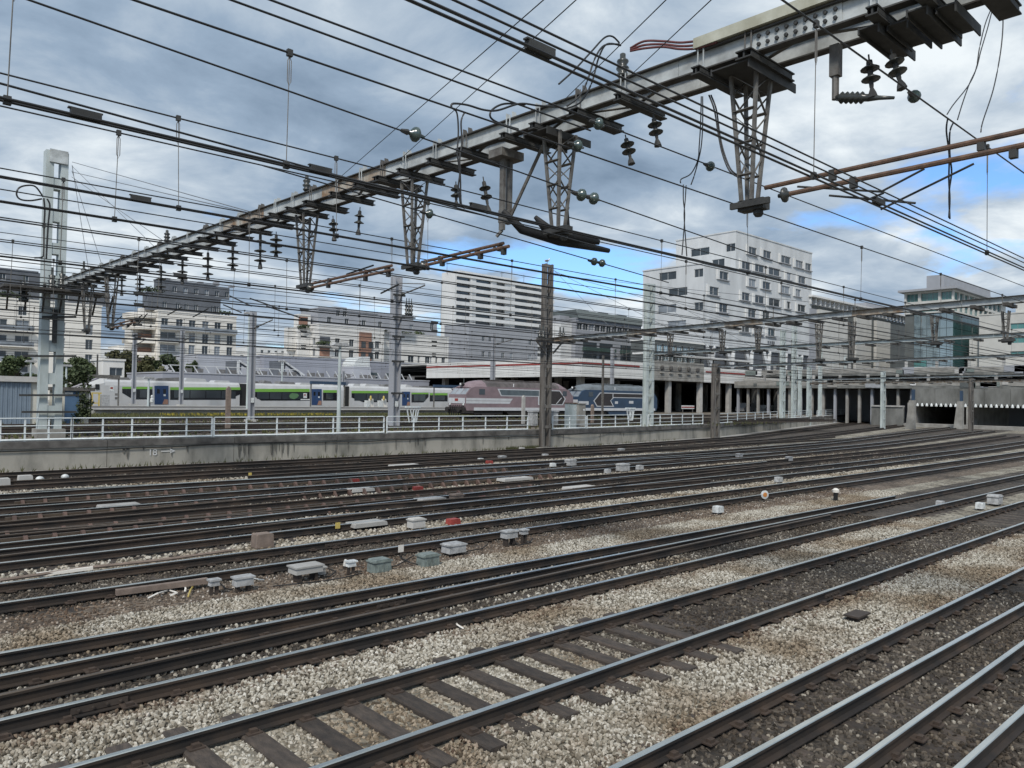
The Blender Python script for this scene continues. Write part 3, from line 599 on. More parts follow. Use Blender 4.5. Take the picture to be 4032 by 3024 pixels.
# tall pale ladder pillar carrying the far end of the gantry
px0 = OY(172, 900, 44.0).x; px1 = OY(262, 900, 44.0).x
def ladder_pillar(parent, x0, x1, y0, y1, z0, z1, mt, nb=9, leg=.36, hook=None):
    w = x1 - x0; lw = w * leg
    for a, b in ((x0, x0 + lw), (x1 - lw * .9, x1)): MB().box((a, y0, z0), (b, y1, z1)).build('upright', mt, parent)
    for i in range(nb + 1):
        z = z0 + (z1 - z0) * i / nb; h = .28 if 0 < i < nb else .5
        MB().box((x0 + lw + .001, y0 + .03, max(z0, z - h)), (x1 - lw * .9 - .001, y1 - .03, min(z1, z + h))).build('batten_plate', mt, parent)
ladder_pillar(g1, px0, px1, 43.9, 44.5, 1.0, 15.7, M['post_white'])
m = MB(); m.box((px0 + .15, 43.8, 15.1), (px1 - .05, 43.895, 15.75)); m.build('head_plate', M['beam'], g1)
MB().box((px0 - .12, 43.6, .8), (px1 + .12, 44.8, 1.75)).build('footing', M['conc'], g1)
for (v, u0, u1) in ((1402, 90, 300), (1556, 75, 310), (1622, 85, 300), (1248, 165, 300)):
    p = OY(u0, v, 43.75); q = OY(u1, v, 43.75); MB().bar(p, q, .1, .1).build('cross_arm', M['dark_steel'], g1)
p = OY(215, 1220, 43.8); q = OY(210, 1350, 43.8); MB().box((p.x - .08, 43.72, q.z), (p.x + .12, 43.85, p.z)).build('cable_riser', M['dark_steel'], g1)
# end platform with switchgear above the pillar arm
for k, (u, v) in enumerate(((95, 1115), (205, 1085), (245, 1080), (330, 1060))):
    p = OY(u, v, 43.0); MB().lathe(p - V((0, 0, .9)), p + V((0, 0, .5)), [(0, .2), (.15, .22), (.2, .1), (.4, .24), (.45, .1), (.65, .2), (.7, .09), (.9, .16), (.95, .05), (1.3, .05)], 8).build('switchgear_insulator', M['porcelain'], g1, smooth=True)
m = MB(); m.box((px0 - 1.9, 42.2, 8.5), (px1 + 1.6, 44.0, 8.62)); m.build('service_deck', M['flange'], g1)
for s in range(7): MB().bar((px0 - 1.7 + s * .75, 42.3, 8.49), (px0 - 1.5 + s * .75, 43.8, 7.6), .08).build('deck_strut', M['flange'], g1)

# ---------------------------------------------------------------- overhead wires
CLB = MB().box((-.028, -.022, -.035), (.028, .022, .035)).mesh('clamp', M['dark_steel'])
SPL = MB().box((-.12, -.03, -.02), (.12, .03, .03)).box((-.14, -.022, .03), (.13, .022, .042)).mesh('splice', M['dark_steel'])
def wire_pts(y, z0, z1, x0, x1, sag=0.0, n=12, y1=None):
    y1 = y if y1 is None else y1
    return [V((x0 + (x1 - x0) * i / n, y + (y1 - y) * i / n + bend(y, x0 + (x1 - x0) * i / n) * (y < 41), z0 + (z1 - z0) * i / n - sag * 4 * (i / n) * (1 - i / n))) for i in range(n + 1)]
def at_x(pts, x):
    for a, b in zip(pts, pts[1:]):
        if a.x <= x <= b.x: return a.lerp(b, (x - a.x) / max(1e-6, b.x - a.x))
    return pts[-1]
def catenary(label, y, zc, zm, x0, x1, drops=(), r=.012, twin=True, zm1=None, zc1=None, sag=.0, thick=1.0, loops=True, splices=(), y1=None):
    t = thing('catenary_line', label, 'overhead wire', (x0, y, zc))
    mw = wire_pts(y, zm, zm if zm1 is None else zm1, x0, x1, sag, y1=y1); cw = wire_pts(y, zc, zc if zc1 is None else zc1, x0, x1, y1=y1)
    MB().tube(mw, r, 5).build('messenger_wire', M['wire'], t)
    for k in ((-1, 1) if twin else (0,)): MB().tube([p + V((0, k * .035, 0)) for p in cw], r * thick, 5).build('contact_wire', M['wire'], t)
    for x in drops:
        a = at_x(mw, x); b = at_x(cw, x + RND.uniform(-.05, .05)); m = MB(); m.tube([a, b], .005 if y < 13 else .007, 4)
        if loops:
            h = (a.z - b.z); c0 = a - V((0, 0, .03)); m.tube([c0, c0 + V((.02, 0, -.05)), c0 + V((.02, 0, -.2 * h - .03)), c0 + V((0, 0, -.2 * h - .08)), c0 + V((-.02, 0, -.2 * h - .03)), c0 + V((-.02, 0, -.05)), c0], .005, 4, cap=False)
        dr = m.build('dropper', M['grey_steel'], t)
        inst('clamp', CLB, dr, a); inst('clamp', CLB, dr, b)
    for x in splices: inst('splice', SPL, t, at_x(cw, x) + V((0, 0, .03)))
    return t
def feeder(label, y, z0, z1, x0, x1, r=.013, y1=None, n=12, sag=0.0):
    o = MB().tube(wire_pts(y, z0, z1, x0, x1, sag, n, y1), r, 5).build('feeder_wire', M['wire'], at=(0, 0, 0)); tag(o, label, 'overhead wire'); return o
ZH = HCAM
# nearest track: heavy contact wire and carrier
catenary('overhead line of the nearest track, thick wire entering at the top edge right of centre', 3.7, ZH + .628 * 3.7, ZH + 1.04 * 3.7, 0.5, 40, (7.6, 13.2), .0115, True, zm1=ZH + 1.12 * 3.7, splices=(3.62, 9.2), thick=1.0)
feeder('upper of two close feeder wires running just above the nearest contact wire', 3.7, ZH + .675 * 3.7, ZH + .68 * 3.7, 0.5, 40, .009)
feeder('lower of two close feeder wires running just above the nearest contact wire', 3.78, ZH + .665 * 3.72, ZH + .672 * 3.72, 0.5, 40, .009)
# second track
catenary('overhead line of the sleeper track with a dropper left of the gantry', 7.4, ZH + .317 * 7.4, ZH + .475 * 7.4, -4, 50, (1.2, 3.62, 12.6, 17.5, 22.5, 28, 34), .0125, True, splices=(1.75, 4.0, 6.2), thick=1.1)
feeder('upper of the paired feeder wires that end at the loops above the gantry', 7.4, ZH + .530 * 7.4, ZH + .547 * 7.4, -2, 8.4, .013)
feeder('lower of the paired feeder wires that end at the loops above the gantry', 7.5, ZH + .522 * 7.4, ZH + .53 * 7.4, -2, 8.4, .013)
feeder('feeder wire with a glass insulator sloping down through the gantry', 7.2, ZH + .446 * 7.2, ZH + .36 * 7.2, -.5, 13.5, .010)
feeder('wire pair carrying the clear glass insulator right of the second bracket', 7.45, ZH + .548 * 7.4, ZH + .555 * 7.4, 7.7, 45, .012)
# doubled track: two lines
catenary('left overhead line of the doubled track', 10.7, ZH + .232 * 10.7, ZH + .346 * 10.7, -2, 70, (3.65, 6.05, 14.5, 19.2, 24, 29, 35, 42), .012, True, zm1=ZH + .33 * 10.7, zc1=ZH + .222 * 10.7, splices=(3.2,))
catenary('right overhead line of the doubled track', 11.2, ZH + .2045 * 11.2, ZH + .309 * 11.2, -2, 70, (3.05, 8.2, 16.2, 21.0, 26, 32, 38), .0115, True, zm1=ZH + .312 * 11.2)
feeder('slanting crossover wire that meets the sleeper track contact wire left of the gantry', 8.1, ZH + .339 * 8.1, ZH + .3 * 8.1, 0, 9.2, .012)
feeder('sloping wire strung with glass insulators from the lattice bracket to the brown post head', 11.0, ZH + .309 * 11, ZH + .255 * 11, 5, 15.2, .012)
catenary('overhead line of the track behind the trackside boxes', 15.8, ZH + .1445 * 15.8, ZH + .241 * 15.8, 0, 90, (3.4, 6.9, 10.5, 14.5, 19, 24, 29, 35, 42, 50), .0125, True, splices=(5.5,))
feeder('feeder wire above the track behind the trackside boxes', 16.4, ZH + .218 * 16.4, ZH + .216 * 16.4, 0, 90, .012)
feeder('second feeder wire above the track behind the trackside boxes', 15.2, ZH + .187 * 15.2, ZH + .19 * 15.2, 0, 90, .012)
for i, (y, lb) in enumerate(FAR):
    yc = y + .75; drops = [x + RND.uniform(-1, 1) for x in [yc * f for f in (.18, .32, .46, .62, .8, 1.0, 1.25, 1.55, 1.9, 2.3)]]
    catenary('overhead line above the ' + lb.split(',')[0], yc, ZH + 2.25 + .1 * (i % 2), ZH + 3.55 + .15 * (i % 3), 1, 125, drops, .0135, True, loops=False, splices=(yc * .3, yc * .52, yc * .75))
    feeder('upper feeder wire above the ' + lb.split(',')[0], yc + .8, ZH + 4.1 + .25 * (i % 3), ZH + 4.1 + .25 * (i % 3), 1, 120, .012)
    feeder('middle feeder wire above the ' + lb.split(',')[0], yc - .9, ZH + 2.95 + .12 * (i % 3), ZH + 2.9, 1, 120, .012)
for i, (y, z) in enumerate(((43.0, 6.4), (46.5, 7.0), (49.5, 6.3), (54, 7.4), (57, 6.5), (61, 7.6), (66, 6.6), (72, 7.2), (80, 6.8), (88, 7.3))):
    catenary(ordn(i) + ' overhead line behind the white railing, counted from the wall', y, z, z + 1.25, 3, 105, [y * f + RND.uniform(-2, 2) for f in (.2, .35, .5, .65, .8, .95, 1.1)], .0145, False, loops=False)
# insulators threaded on the wires, each clamped to its wire
def glass(u, v, y, label, n=1, r=.11, ax=(1, 0, -.0)):
    r = .085; p = OY(u, v, y); t = thing('line_insulator', label, 'insulator', p); d = V(ax)
    for k in range(n):
        c = p + V((k * .26, 0, 0)); MB().lathe(c - d * .12, c + d, [(0, .015), (.05, .03), (.07, .06), (.1, r), (.13, r * 1.02), (.15, r * .8), (.16, .03), (.24, .015)], 12).build('bell', M['ins_glass'], t, smooth=True)
        MB().lathe(c - d * .2, c + d, [(0, .02), (.09, .035), (.1, .01)], 6).build('cap', M['dark_steel'], t)
M['ins_glass'] = mat('green_glass_insulator', (0.055, 0.085, 0.075), 0.22, var=0.4, scale=8, spec=0.9)
for a in ((1637, 530, 7.2, 'round glass insulator on the wire left of the gantry top', 1), (1692, 842, 11.0, 'glass insulator low left of the raking drop post', 1), (2290, 768, 7.2, 'pair of glass insulators right of the second bracket', 2), (2340, 1030, 11.0, 'pair of dark insulators beside the brown post head', 2),
          (2357, 488, 7.4, 'glass insulator against the gantry girder above the hanging strings', 1), (2275, 575, 7.4, 'round green insulator just below the gantry girder', 1), (2797, 655, 7.4, 'clear glass insulator left of the nearest lattice bracket', 1), (3600, 380, 3.9, 'tilted disc insulator right of the nearest hanging strings', 1),
          (1150, 552 * 1.0 + 0, 7.2, '', 0)):
    if a[4]: glass(*a)
# ribbed horizontal insulator of the nearest registration
p = g1pt(3292, 385); q = g1pt(3420, 385); o = MB().lathe(p, q, [(0, .04)] + [(.05 + .035 * k, .085 if k % 2 else .05) for k in range(11)] + [(.46, .05), (.6, .03), (.8, .02)], 10).build('ribbed_insulator', M['porcelain'], g1, smooth=True)
# jumper cables
def jumper(label, pts, r=.014, mt='wire'):
    n = len(pts); out_ = []
    for i in range((n - 1) * 6 + 1):          # Catmull-Rom
        f = i / 6; k = min(int(f), n - 2); t = f - k
        p0, p1, p2, p3 = (pts[max(k - 1, 0)], pts[k], pts[k + 1], pts[min(k + 2, n - 1)])
        out_.append(p1 * 1.0 + (p2 - p0) * (t / 2) + (p0 * 2 - p1 * 5 + p2 * 4 - p3) * (t * t / 2) + (p1 * 3 - p0 - p2 * 3 + p3) * (t ** 3 / 2))
    o = MB().tube(out_, r, 5).build('jumper_cable', M[mt], smooth=True); tag(o, label, 'cable')
def zp8(l, y=None, off=.4): return [(OY(1200 + a * .5425, 300 + b * .5425, y) if y else g1pt(1200 + a * .5425, 300 + b * .5425, off)) for a, b in l]
def zp6(l, y=None, off=.4): return [(OY(2200 + a * .5425, b * .5425, y) if y else g1pt(2200 + a * .5425, b * .5425, off)) for a, b in l]
def zp7(l, y=None, off=.4): return [(OY(3032 + a * .5425, b * .5425, y) if y else g1pt(3032 + a * .5425, b * .5425, off)) for a, b in l]
jumper('black jumper arching from the feeder clamp over to the gantry loops', zp8([(1065, 230), (1075, 200), (1180, 210), (1300, 245), (1400, 248), (1560, 200), (1700, 215), (1850, 225)], 7.45))
jumper('black jumper loop curling left beside the gantry top', zp8([(1600, 205), (1450, 200), (1360, 245), (1350, 300), (1420, 345), (1550, 385)], 7.5))
jumper('left black jumper dropping past the gantry to the contact wire', zp8([(1075, 235), (1105, 270), (1115, 400), (1108, 560), (1125, 700), (1115, 800), (1130, 930)], 7.4), .011)
jumper('right black jumper dropping past the gantry to the contact wire', zp8([(1160, 265), (1135, 330), (1140, 480), (1125, 600), (1130, 760), (1135, 920), (1160, 960)], 7.4), .011)
jumper('black jumper rising from the feeder to the post insulator', zp6([(0, 610), (110, 510), (240, 370), (330, 275), (390, 265), (440, 310)], 7.4))
jumper('first grey jumper looping down from the post insulator', zp6([(440, 320), (330, 330), (260, 430), (210, 580), (150, 700), (60, 770)], 7.4))
jumper('second grey jumper looping down from the post insulator', zp6([(450, 330), (350, 320), (290, 420), (240, 600), (160, 740), (50, 790)], 7.45))
for k, dz in enumerate((0, 28, 52)):
    jumper(('upper', 'middle', 'lower')[k] + ' red cable sweeping from the post insulator to the cream duct', zp6([(520, 350 + dz * .4), (620, 300 + dz), (760, 300 + dz * .8), (880, 310 + dz * .9), (1000, 300 + dz), (1150, 290 + dz * .3)], None, -.1), .02, 'cable_red')
jumper('left drop jumper between gantry and lower feeder', zp6([(1035, 700), (1030, 900), (1020, 1060), (1010, 1160), (960, 1260), (890, 1300), (885, 1330)], 7.45), .011)
jumper('right drop jumper between gantry and lower feeder', zp6([(1045, 700), (1045, 900), (1035, 1060), (1010, 1180), (985, 1270), (960, 1340)], 7.45), .011)
jumper('curved jumper sweeping into the nearest lattice bracket foot', zp6([(1090, 690), (1130, 800), (1160, 980), (1190, 1120), (1240, 1240), (1310, 1290)], None, .2), .013)
jumper('second curved jumper sweeping into the nearest lattice bracket foot', zp6([(1105, 690), (1145, 800), (1170, 980), (1200, 1110), (1250, 1230), (1320, 1285)], None, .25), .013)
jumper('left jumper hanging from the girder end at the upper right', zp7([(1600, 75), (1560, 180), (1520, 350), (1495, 500), (1440, 620), (1330, 760), (1285, 830)], 3.9), .009)
jumper('middle jumper hanging from the girder end at the upper right', zp7([(1612, 75), (1580, 200), (1530, 370), (1500, 490), (1450, 600), (1400, 740), (1360, 870)], 3.9), .009)
jumper('right jumper hanging from the girder end at the upper right', zp7([(1688, 45), (1690, 200), (1670, 400), (1620, 650), (1545, 880), (1530, 960)], 3.9), .010)
jumper('left of two black cables dropping through the rusty tubes', zp7([(1290, 860), (1280, 950), (1300, 1120), (1298, 1300), (1305, 1450), (1298, 1580)], 3.8), .012)
jumper('right of two black cables dropping through the rusty tubes', zp7([(1330, 890), (1305, 960), (1305, 1120), (1318, 1250), (1300, 1400), (1305, 1590)], 3.8), .012)
jumper('left jumper dropping beside the clear glass insulator', zp6([(905, 1340), (905, 1450), (915, 1560), (905, 1720), (895, 1850)], 7.45), .010)
jumper('right jumper dropping beside the clear glass insulator', zp6([(925, 1345), (918, 1460), (910, 1560), (920, 1720), (930, 1860)], 7.45), .010)
jumper('black jumper loop left of the pale pillar', [OY(*p, 30.5) for p in ((170, 775), (140, 735), (105, 730), (75, 740), (65, 765), (80, 785), (120, 790), (165, 783))], .03)
jumper('left riser cable running down the pale pillar', [OY(*p, 30.5) for p in ((172, 780), (176, 830), (173, 900), (172, 990), (166, 1012), (135, 1015))], .03)
jumper('right riser cable running down the pale pillar', [OY(*p, 30.5) for p in ((185, 783), (196, 810), (190, 880), (185, 960), (182, 1020))], .03)
# guy lines rising steeply to the upper edge
for (a, b, lb) in (((1298, 745), (2140, 0), 'left steel guy line rising to the upper right'), ((1560, 630), (2290, -20), 'right steel guy line rising to the upper right'), ((2200, 405), (2622, 0), 'third steel guy line rising beside the post insulator'), ((2452, 330), (2800, 0), 'fourth steel guy line rising above the red cables')):
    p = g1pt(*a, .1); p.z = BZ1; d = ray(*b); q = V((0, 0, HCAM)) + d * 8.6
    o = MB().tube([p, p.lerp(q, 1.6)], .009, 4).build('guy_line', M['wire']); tag(o, lb, 'guy wire')

# ---------------------------------------------------------------- further gantries and posts
def post_pair(parent, x, y, z0, z1, w, mt, gap=.22, fl=.3):
    for s in (-1, 1):
        m = MB(); cx = x + s * (w / 2 - fl * .35)
        m.box((cx - fl * .35, y - .2, z0), (cx + fl * .35, y - .18, z1)); m.box((cx - fl * .35, y + .18, z0), (cx + fl * .35, y + .2, z1)); m.box((cx - .012, y - .18, z0), (cx + .012, y + .18, z1)); m.build('upright', mt, parent)
    n = max(3, int((z1 - z0) / 1.4))
    for i in range(n + 1):
        z = z0 + .15 + (z1 - z0 - .3) * i / n; MB().box((x - w / 2 + fl * .1, y - .232, z - .1), (x + w / 2 - fl * .1, y - .202, z + .1)).build('batten_plate', mt, parent)
g2 = thing('overhead_gantry', 'second overhead gantry, its beam running right from the tall brown weathered post', 'gantry', (42.0, 39.7, 0))
top2 = OY(2155, 1040, 39.7)
post_pair(g2, 40.0, 39.7, 0, top2.z, .84, M['rusty_post'])
MB().box((39.3, 39.2, 0), (40.7, 40.15, .12)).build('footing', M['conc'], g2)
def beam_line(parent, P, Q, h, w, mt, n=14, hang=True, mtop=None):
    P, Q = V(P), V(Q)
    for i in range(n):
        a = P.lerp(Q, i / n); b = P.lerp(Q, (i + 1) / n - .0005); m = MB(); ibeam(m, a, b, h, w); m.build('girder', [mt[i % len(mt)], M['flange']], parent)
    if hang:
        for i in range(n * 2):
            a = P.lerp(Q, (i + .5) / (n * 2)); MB().box((a.x - .7, a.y - .1, a.z - .14), (a.x + .7, a.y + .1, a.z - .004)).build('cross_member', M['flange'], parent)
beam_line(g2, (40.1, 39.4, 7.8), (37.3, 4.0, 8.15), .32, .3, [M['beam_rust'], M['beam'], M['beam']])
for s in (-1, 1): MB().bar((40 + s * .4, 39.4, 7.0), (40 + s * 1.4, 39.4, 7.9), .1).build('knee_brace', M['rusty_post'], g2)
MB().box((38.7, 39.0, 7.86), (41.3, 39.44, 8.05)).build('head_bracket', M['flange'], g2)
for s in (-1.2, -.85, .9, 1.25): MB().lathe((40 + s, 39.2, 8.06), (40 + s, 39.2, 9.2), [(0, .12), (.1, .16), (.14, .07), (.28, .15), (.32, .07), (.46, .14), (.5, .06), (.9, .05)], 8).build('post_insulator', M['porcelain'], g2, smooth=True)
def g2x(y): return 40.1 - (39.4 - y) * 2.8 / 35.4
for u in (2640, 2845, 2985, 3225, 3355, 3680, 3960):
    d = ray(u, 1280); yy = 20
    for _ in range(20): yy = g2x(yy) * d.y / d.x
    if 4 < yy < 39: vbracket(yy, 6.0 if u in (3225, 3355) else 6.6, .26, .12, g2, g2x(yy), 7.8)
for (u, v) in ((1995 + 5, 1045), (2230, 1060), (2120, 1045)):
    pass
for k in range(5):
    p = V((40.1, 39.5, top2.z - .2 - .15 * k)); MB().tube([p, V((g2x(33 - k * 4.5), 33 - k * 4.5, 8.25))], .013, 4).build('stay_wire', M['wire_lt'], g2)
# seagull perched on the post head
sg = thing('seagull', 'small white seagull perched on top of the brown weathered post', 'bird', (39.90, 39.7, top2.z))
m = MB(); z = top2.z; m.lathe((39.65, 39.7, z + .2), (40.15, 39.7, z + .28), [(0, .01), (.08, .05), (.2, .09), (.34, .085), (.42, .05), (.5, .02)], 10); m.lathe((40.05, 39.7, z + .27), (40.17, 39.7, z + .42), [(0, .05), (.08, .045), (.13, .055), (.19, .05), (.23, .02)], 8); m.build('body', M['box_white'], sg, smooth=True)
m = MB(); m.lathe((39.60, 39.63, z + .24), (40.00, 39.6, z + .3), [(0, .008), (.12, .03), (.3, .04), (.4, .01)], 8); m.build('wing', M['box_grey'], sg, smooth=True)
for yy_ in (39.68, 39.73): MB().tube([(39.95, yy_, z + .2), (39.95, yy_, z)], .01, 5).build('leg', M['yellow'], sg)
MB().tube([(40.16, 39.7, z + .42), (40.25, 39.7, z + .40)], [.018, .004], 5).build('beak', M['yellow'], sg)

g3 = thing('overhead_gantry', 'third overhead gantry with a pale double post behind the railing right of the blue locomotive', 'gantry', (57.5, 42.6, YARD))
x3 = OY(2552, 1600, 42.6).x; t3 = OY(2560, 1118, 42.6)
post_pair(g3, x3, 42.6, YARD - .2, t3.z, 1.15, M['post_white'], fl=.5)
beam_line(g3, (x3 + .3, 42.3, 7.75), (x3 - 2.0, 8, 8.0), .26, .26, [M['post_white']], 10)
for k in range(4): MB().tube([(x3, 42.4, t3.z - .3 - .3 * k), (x3 - .3, 36 - 4 * k, 8.0)], .014, 4).build('stay_wire', M['wire_lt'], g3)
g4 = thing('overhead_gantry', 'fourth overhead gantry on a dark twin post standing against the bend of the wall', 'gantry', (68, 42.6, 0))
x4 = 66.7; y4 = wall_y(66.7) - .7; post_pair(g4, x4, y4, 0, OY(2810, 1430, y4).z, 1.0, M['rusty_post'], fl=.4)
beam_line(g4, (x4, y4 - .2, 7.0), (x4 - 3, 10, 7.3), .24, .24, [M['beam'], M['post_white']], 8)
g5 = thing('overhead_gantry', 'fifth overhead gantry with two bright white posts near the end of the railing', 'gantry', (88, 50, YARD))
for u, vt in ((3080, 1300), (3125, 1255)):
    d = ray(u, 1600); yy = 50
    for _ in range(25): yy = wall_y(yy * d.x / d.y) + .8
    post_pair(g5, yy * d.x / d.y, yy, YARD - .3, HCAM + (1580 - vt) / FPX * (yy * d.x / d.y * fwd.x + yy * fwd.y), 1.0, M['post_white'], fl=.45)
    gy, gxx = yy, yy * d.x / d.y
beam_line(g5, (gxx, gy - .3, 6.9), (gxx - 6, 12, 7.4), .25, .25, [M['post_white'], M['beam']], 8)
g6 = thing('overhead_gantry', 'farthest overhead gantry with a rusty beam before the tunnel mouths', 'gantry', (118, 30, 0))
for yy, zt in ((58, 9.5), (46, 8.5), (34, 7.3), (22, 7.3)): post_pair(g6, 118 - (58 - yy) * .12, yy, 0, zt, .9, M['post_white'] if yy > 40 else M['rusty_post'], fl=.4)
beam_line(g6, (118, 58, 6.6), (112, 8, 7.0), .3, .3, [M['beam_rust']], 10)
# buttress piers with blue tops at the tunnel mouth
for i, (u, lb) in enumerate(((3585, 'left splayed concrete pier with a blue sign before the tunnel mouth'), (3775, 'right splayed concrete pier with a blue sign before the tunnel mouth'))):
    p = OZ(u, 1690, 0.0); t = thing('splayed_pier', lb, 'pier', p)
    m = MB(); m.prism([(p.y + .75, 0), (p.y - .45, 0), (p.y - .45, 4.3), (p.y + .25, 4.3)], 0, p.x, p.x + .9); m.build('shaft', M['conc'], t)
    MB().box((p.x + .2, p.y - .4, 4.302), (p.x + .6, p.y - .05, 5.9)).build('sign_blade', M['navy'], t)

# single posts and lamp columns in the yard
def pole_at(u, vb, vt, zb):
    p = OZ(u, vb, zb); dd = p.x * fwd.x + p.y * fwd.y; q = OY(u + (vb - vt) * .0175, vt, p.y); return p, q.z, dd
POLES = [(525, 1596, 1312, 1.95, 'grey'), (712, 1598, 1297, 1.95, 'grey'), (988, 1660, 1226, 1.3, 'grey'), (1550, 1688, 1090, 1.3, 'mast'), (1937, 1645, 1310, 1.3, 'grey'), (2408, 1635, 1368, 1.3, 'grey'), (2371, 1672, 1400, 1.3, 'slim'), (1350, 1590, 1460, 1.95, 'grey'), (3148, 1640, 1405, 1.3, 'white'), (3228, 1640, 1330, 1.3, 'white'), (3325, 1625, 1400, 1.3, 'white'), (379, 1592, 1395, 1.95, 'slim')]
PLAB = ['leftmost grey catenary mast on the platform, before the train cab', 'grey catenary mast right of the first blue train door', 'grey catenary mast standing on the grass, right of the first coach end', 'tall grey lattice mast with signal fittings in mid yard', 'grey catenary mast in front of the mauve locomotive', 'grey post in front of the blue locomotive', 'slim pole with rusty tip left of the post before the blue locomotive',
        'short grey post behind the tall slim lamp column on the platform', 'white post left of the tunnel side railing', 'tall white post in front of the dark undercroft', 'white post farthest right before the dark undercroft', 'slim dark pole beside the train cab']
for (u, vb, vt, zb, kd), lb in zip(POLES, PLAB):
    p, zt, dd = pole_at(u, vb, vt, zb); t = thing('catenary_mast', lb, 'mast', p, 'masts standing in the yard')
    w = {'grey': .42, 'mast': .62, 'slim': .16, 'white': .5}[kd]; mt = {'grey': M['greyb'], 'mast': M['greyb'], 'slim': M['grey_steel'], 'white': M['post_white']}[kd]
    m = MB(); m.box((p.x - w / 2, p.y - w / 2, zb), (p.x - w / 2 + w * .12, p.y + w / 2, zt)); m.box((p.x + w / 2 - w * .12, p.y - w / 2, zb), (p.x + w / 2, p.y + w / 2, zt)); m.box((p.x - w * .38, p.y - w * .06, zb), (p.x + w * .38, p.y + w * .06, zt)); m.build('shaft', mt, t)
    MB().box((p.x - w, p.y - w, zb - .1), (p.x + w, p.y + w, zb + .18)).build('footing', M['conc_lt'], t)
    if kd in ('grey', 'mast'):
        MB().tube([(p.x, p.y - w * .6, zt - 1.4), (p.x + .2, p.y - 3.2, zt - .9)], .05, 6).build('bracket_arm', M['grey_steel'], t); MB().tube([(p.x, p.y - w * .6, zt - .5), (p.x + .2, p.y - 3.2, zt - .8)], .035, 6).build('stay_rod', M['grey_steel'], t)
        MB().lathe((p.x + .05, p.y - .6, zt - 1.33), (p.x + .07, p.y - 1.0, zt - 1.27), [(0, .05), (.05, .12), (.1, .12), (.14, .06), (.2, .12), (.25, .12), (.3, .05)], 8).build('rod_insulator', M['porcelain'], t, smooth=True)
        MB().box((p.x - .14, p.y - w / 2 - .03, zb + 1.6), (p.x + .14, p.y - w / 2 - .004, zb + 2.0)).build('number_plate', M['box_white'], t)
    if kd == 'mast':
        for k, z in enumerate((2.5, 4.8, 6.6, 8.0, 9.6)): MB().box((p.x - .5, p.y - .45, zb + z), (p.x + .5, p.y - .312, zb + z + .14)).build('clamp_band', M['dark_steel'], t)
        for k in range(3): MB().lathe((p.x + .7 + .22 * k, p.y - .3, zt - 2.8), (p.x + .7 + .22 * k, p.y - .3, zt), [(0, .05), (.2, .14), (.25, .06), (.5, .14), (.55, .06), (.8, .13), (.85, .04), (1.3, .03)], 8).build('switch_insulator', M['porcelain'], t, smooth=True)
        MB().bar((p.x + .3, p.y - .3, zt - 2.9), (p.x + 1.5, p.y - .3, zt - 2.9), .1).build('switch_arm', M['dark_steel'], t)
LAMPS = [(583, 1600, 1490, 1.95, 'lamp column left of the first blue train door'), (972, 1632, 1236, 1.3, 'tall thin lamp column beside the third grey mast'), (1108, 1596, 1425, 1.95, 'lamp column in front of the map printed coach'), (1332, 1700, 1362, 1.3, 'tall cream lamp column in front of the second gangway'), (1825, 1596, 1450, 1.95, 'lamp column beside the nose of the mauve locomotive'), (120, 1475, 1425, 2.0, 'short lamp left of the pale pillar'), (260, 1510, 1442, 2.0, 'short lamp right of the pale pillar')]
for u, vb, vt, zb, lb in LAMPS:
    p, zt, dd = pole_at(u, vb, vt, zb) if zb < 1.99 else (OY(u, 1510, 100), OY(u, vt, 100).z, 0)
    p.z = zb if zb < 1.99 else 1.3
    t = thing('lamp_column', lb, 'lamp post', p, 'lamp columns along the platform and yard'); MB().tube([p, V((p.x, p.y, zt))], [.14, .09], 8).build('column', M['post_white'], t)
    MB().prism([(-.55, 0), (.55, 0), (.4, .22), (-.4, .22)], 1, -.2, .2).mesh('x', M['post_white'])
    m = MB(); m.prism([(p.x - .6, zt), (p.x + .6, zt), (p.x + .42, zt + .2), (p.x - .42, zt + .2)], 1, p.y - .22, p.y + .22); m.build('lamp_head', M['box_grey'], t); MB().box((p.x - .5, p.y - .16, zt - .05), (p.x + .5, p.y + .16, zt - .003)).build('diffuser', M['box_white'], t)

# ---------------------------------------------------------------- yard: tracks, platform, cabinets
for y, lb in ((45.5, 'rusty yard track right behind the railing'), (49.2, 'second rusty yard track behind the railing'), (53.5, 'third rusty yard track behind the railing'), (64.2, 'yard track under the two locomotives'), (102.5, 'platform track under the green striped train')):
    track(lb, y, M['rail_dull'], z0=YARD + .06, single=False, x0=2, x1=100 if y < 60 else 118)
PF = 1.95
pl = thing('platform', 'long low platform with pale edges in front of the green striped train', 'platform', (22, 90, YARD))
xa = OZ(365, 1608, PF).x
MB().box((xa, 81.4, YARD - .2), (92, 98.3, PF - .12)).build('platform_base', M['conc'], pl)
MB().box((xa, 81.1, PF - .118), (92, 82.4, PF)).build('front_edge_slab', M['conc_lt'], pl); MB().box((xa, 95.6, PF - .118), (92, 98.5, PF + .002)).build('rear_edge_slab', M['conc_lt'], pl); MB().box((xa, 82.401, PF - .118), (92, 95.599, PF - .03)).build('paving', M['coping'], pl)
cb = OZ(2182, 1690, YARD); 
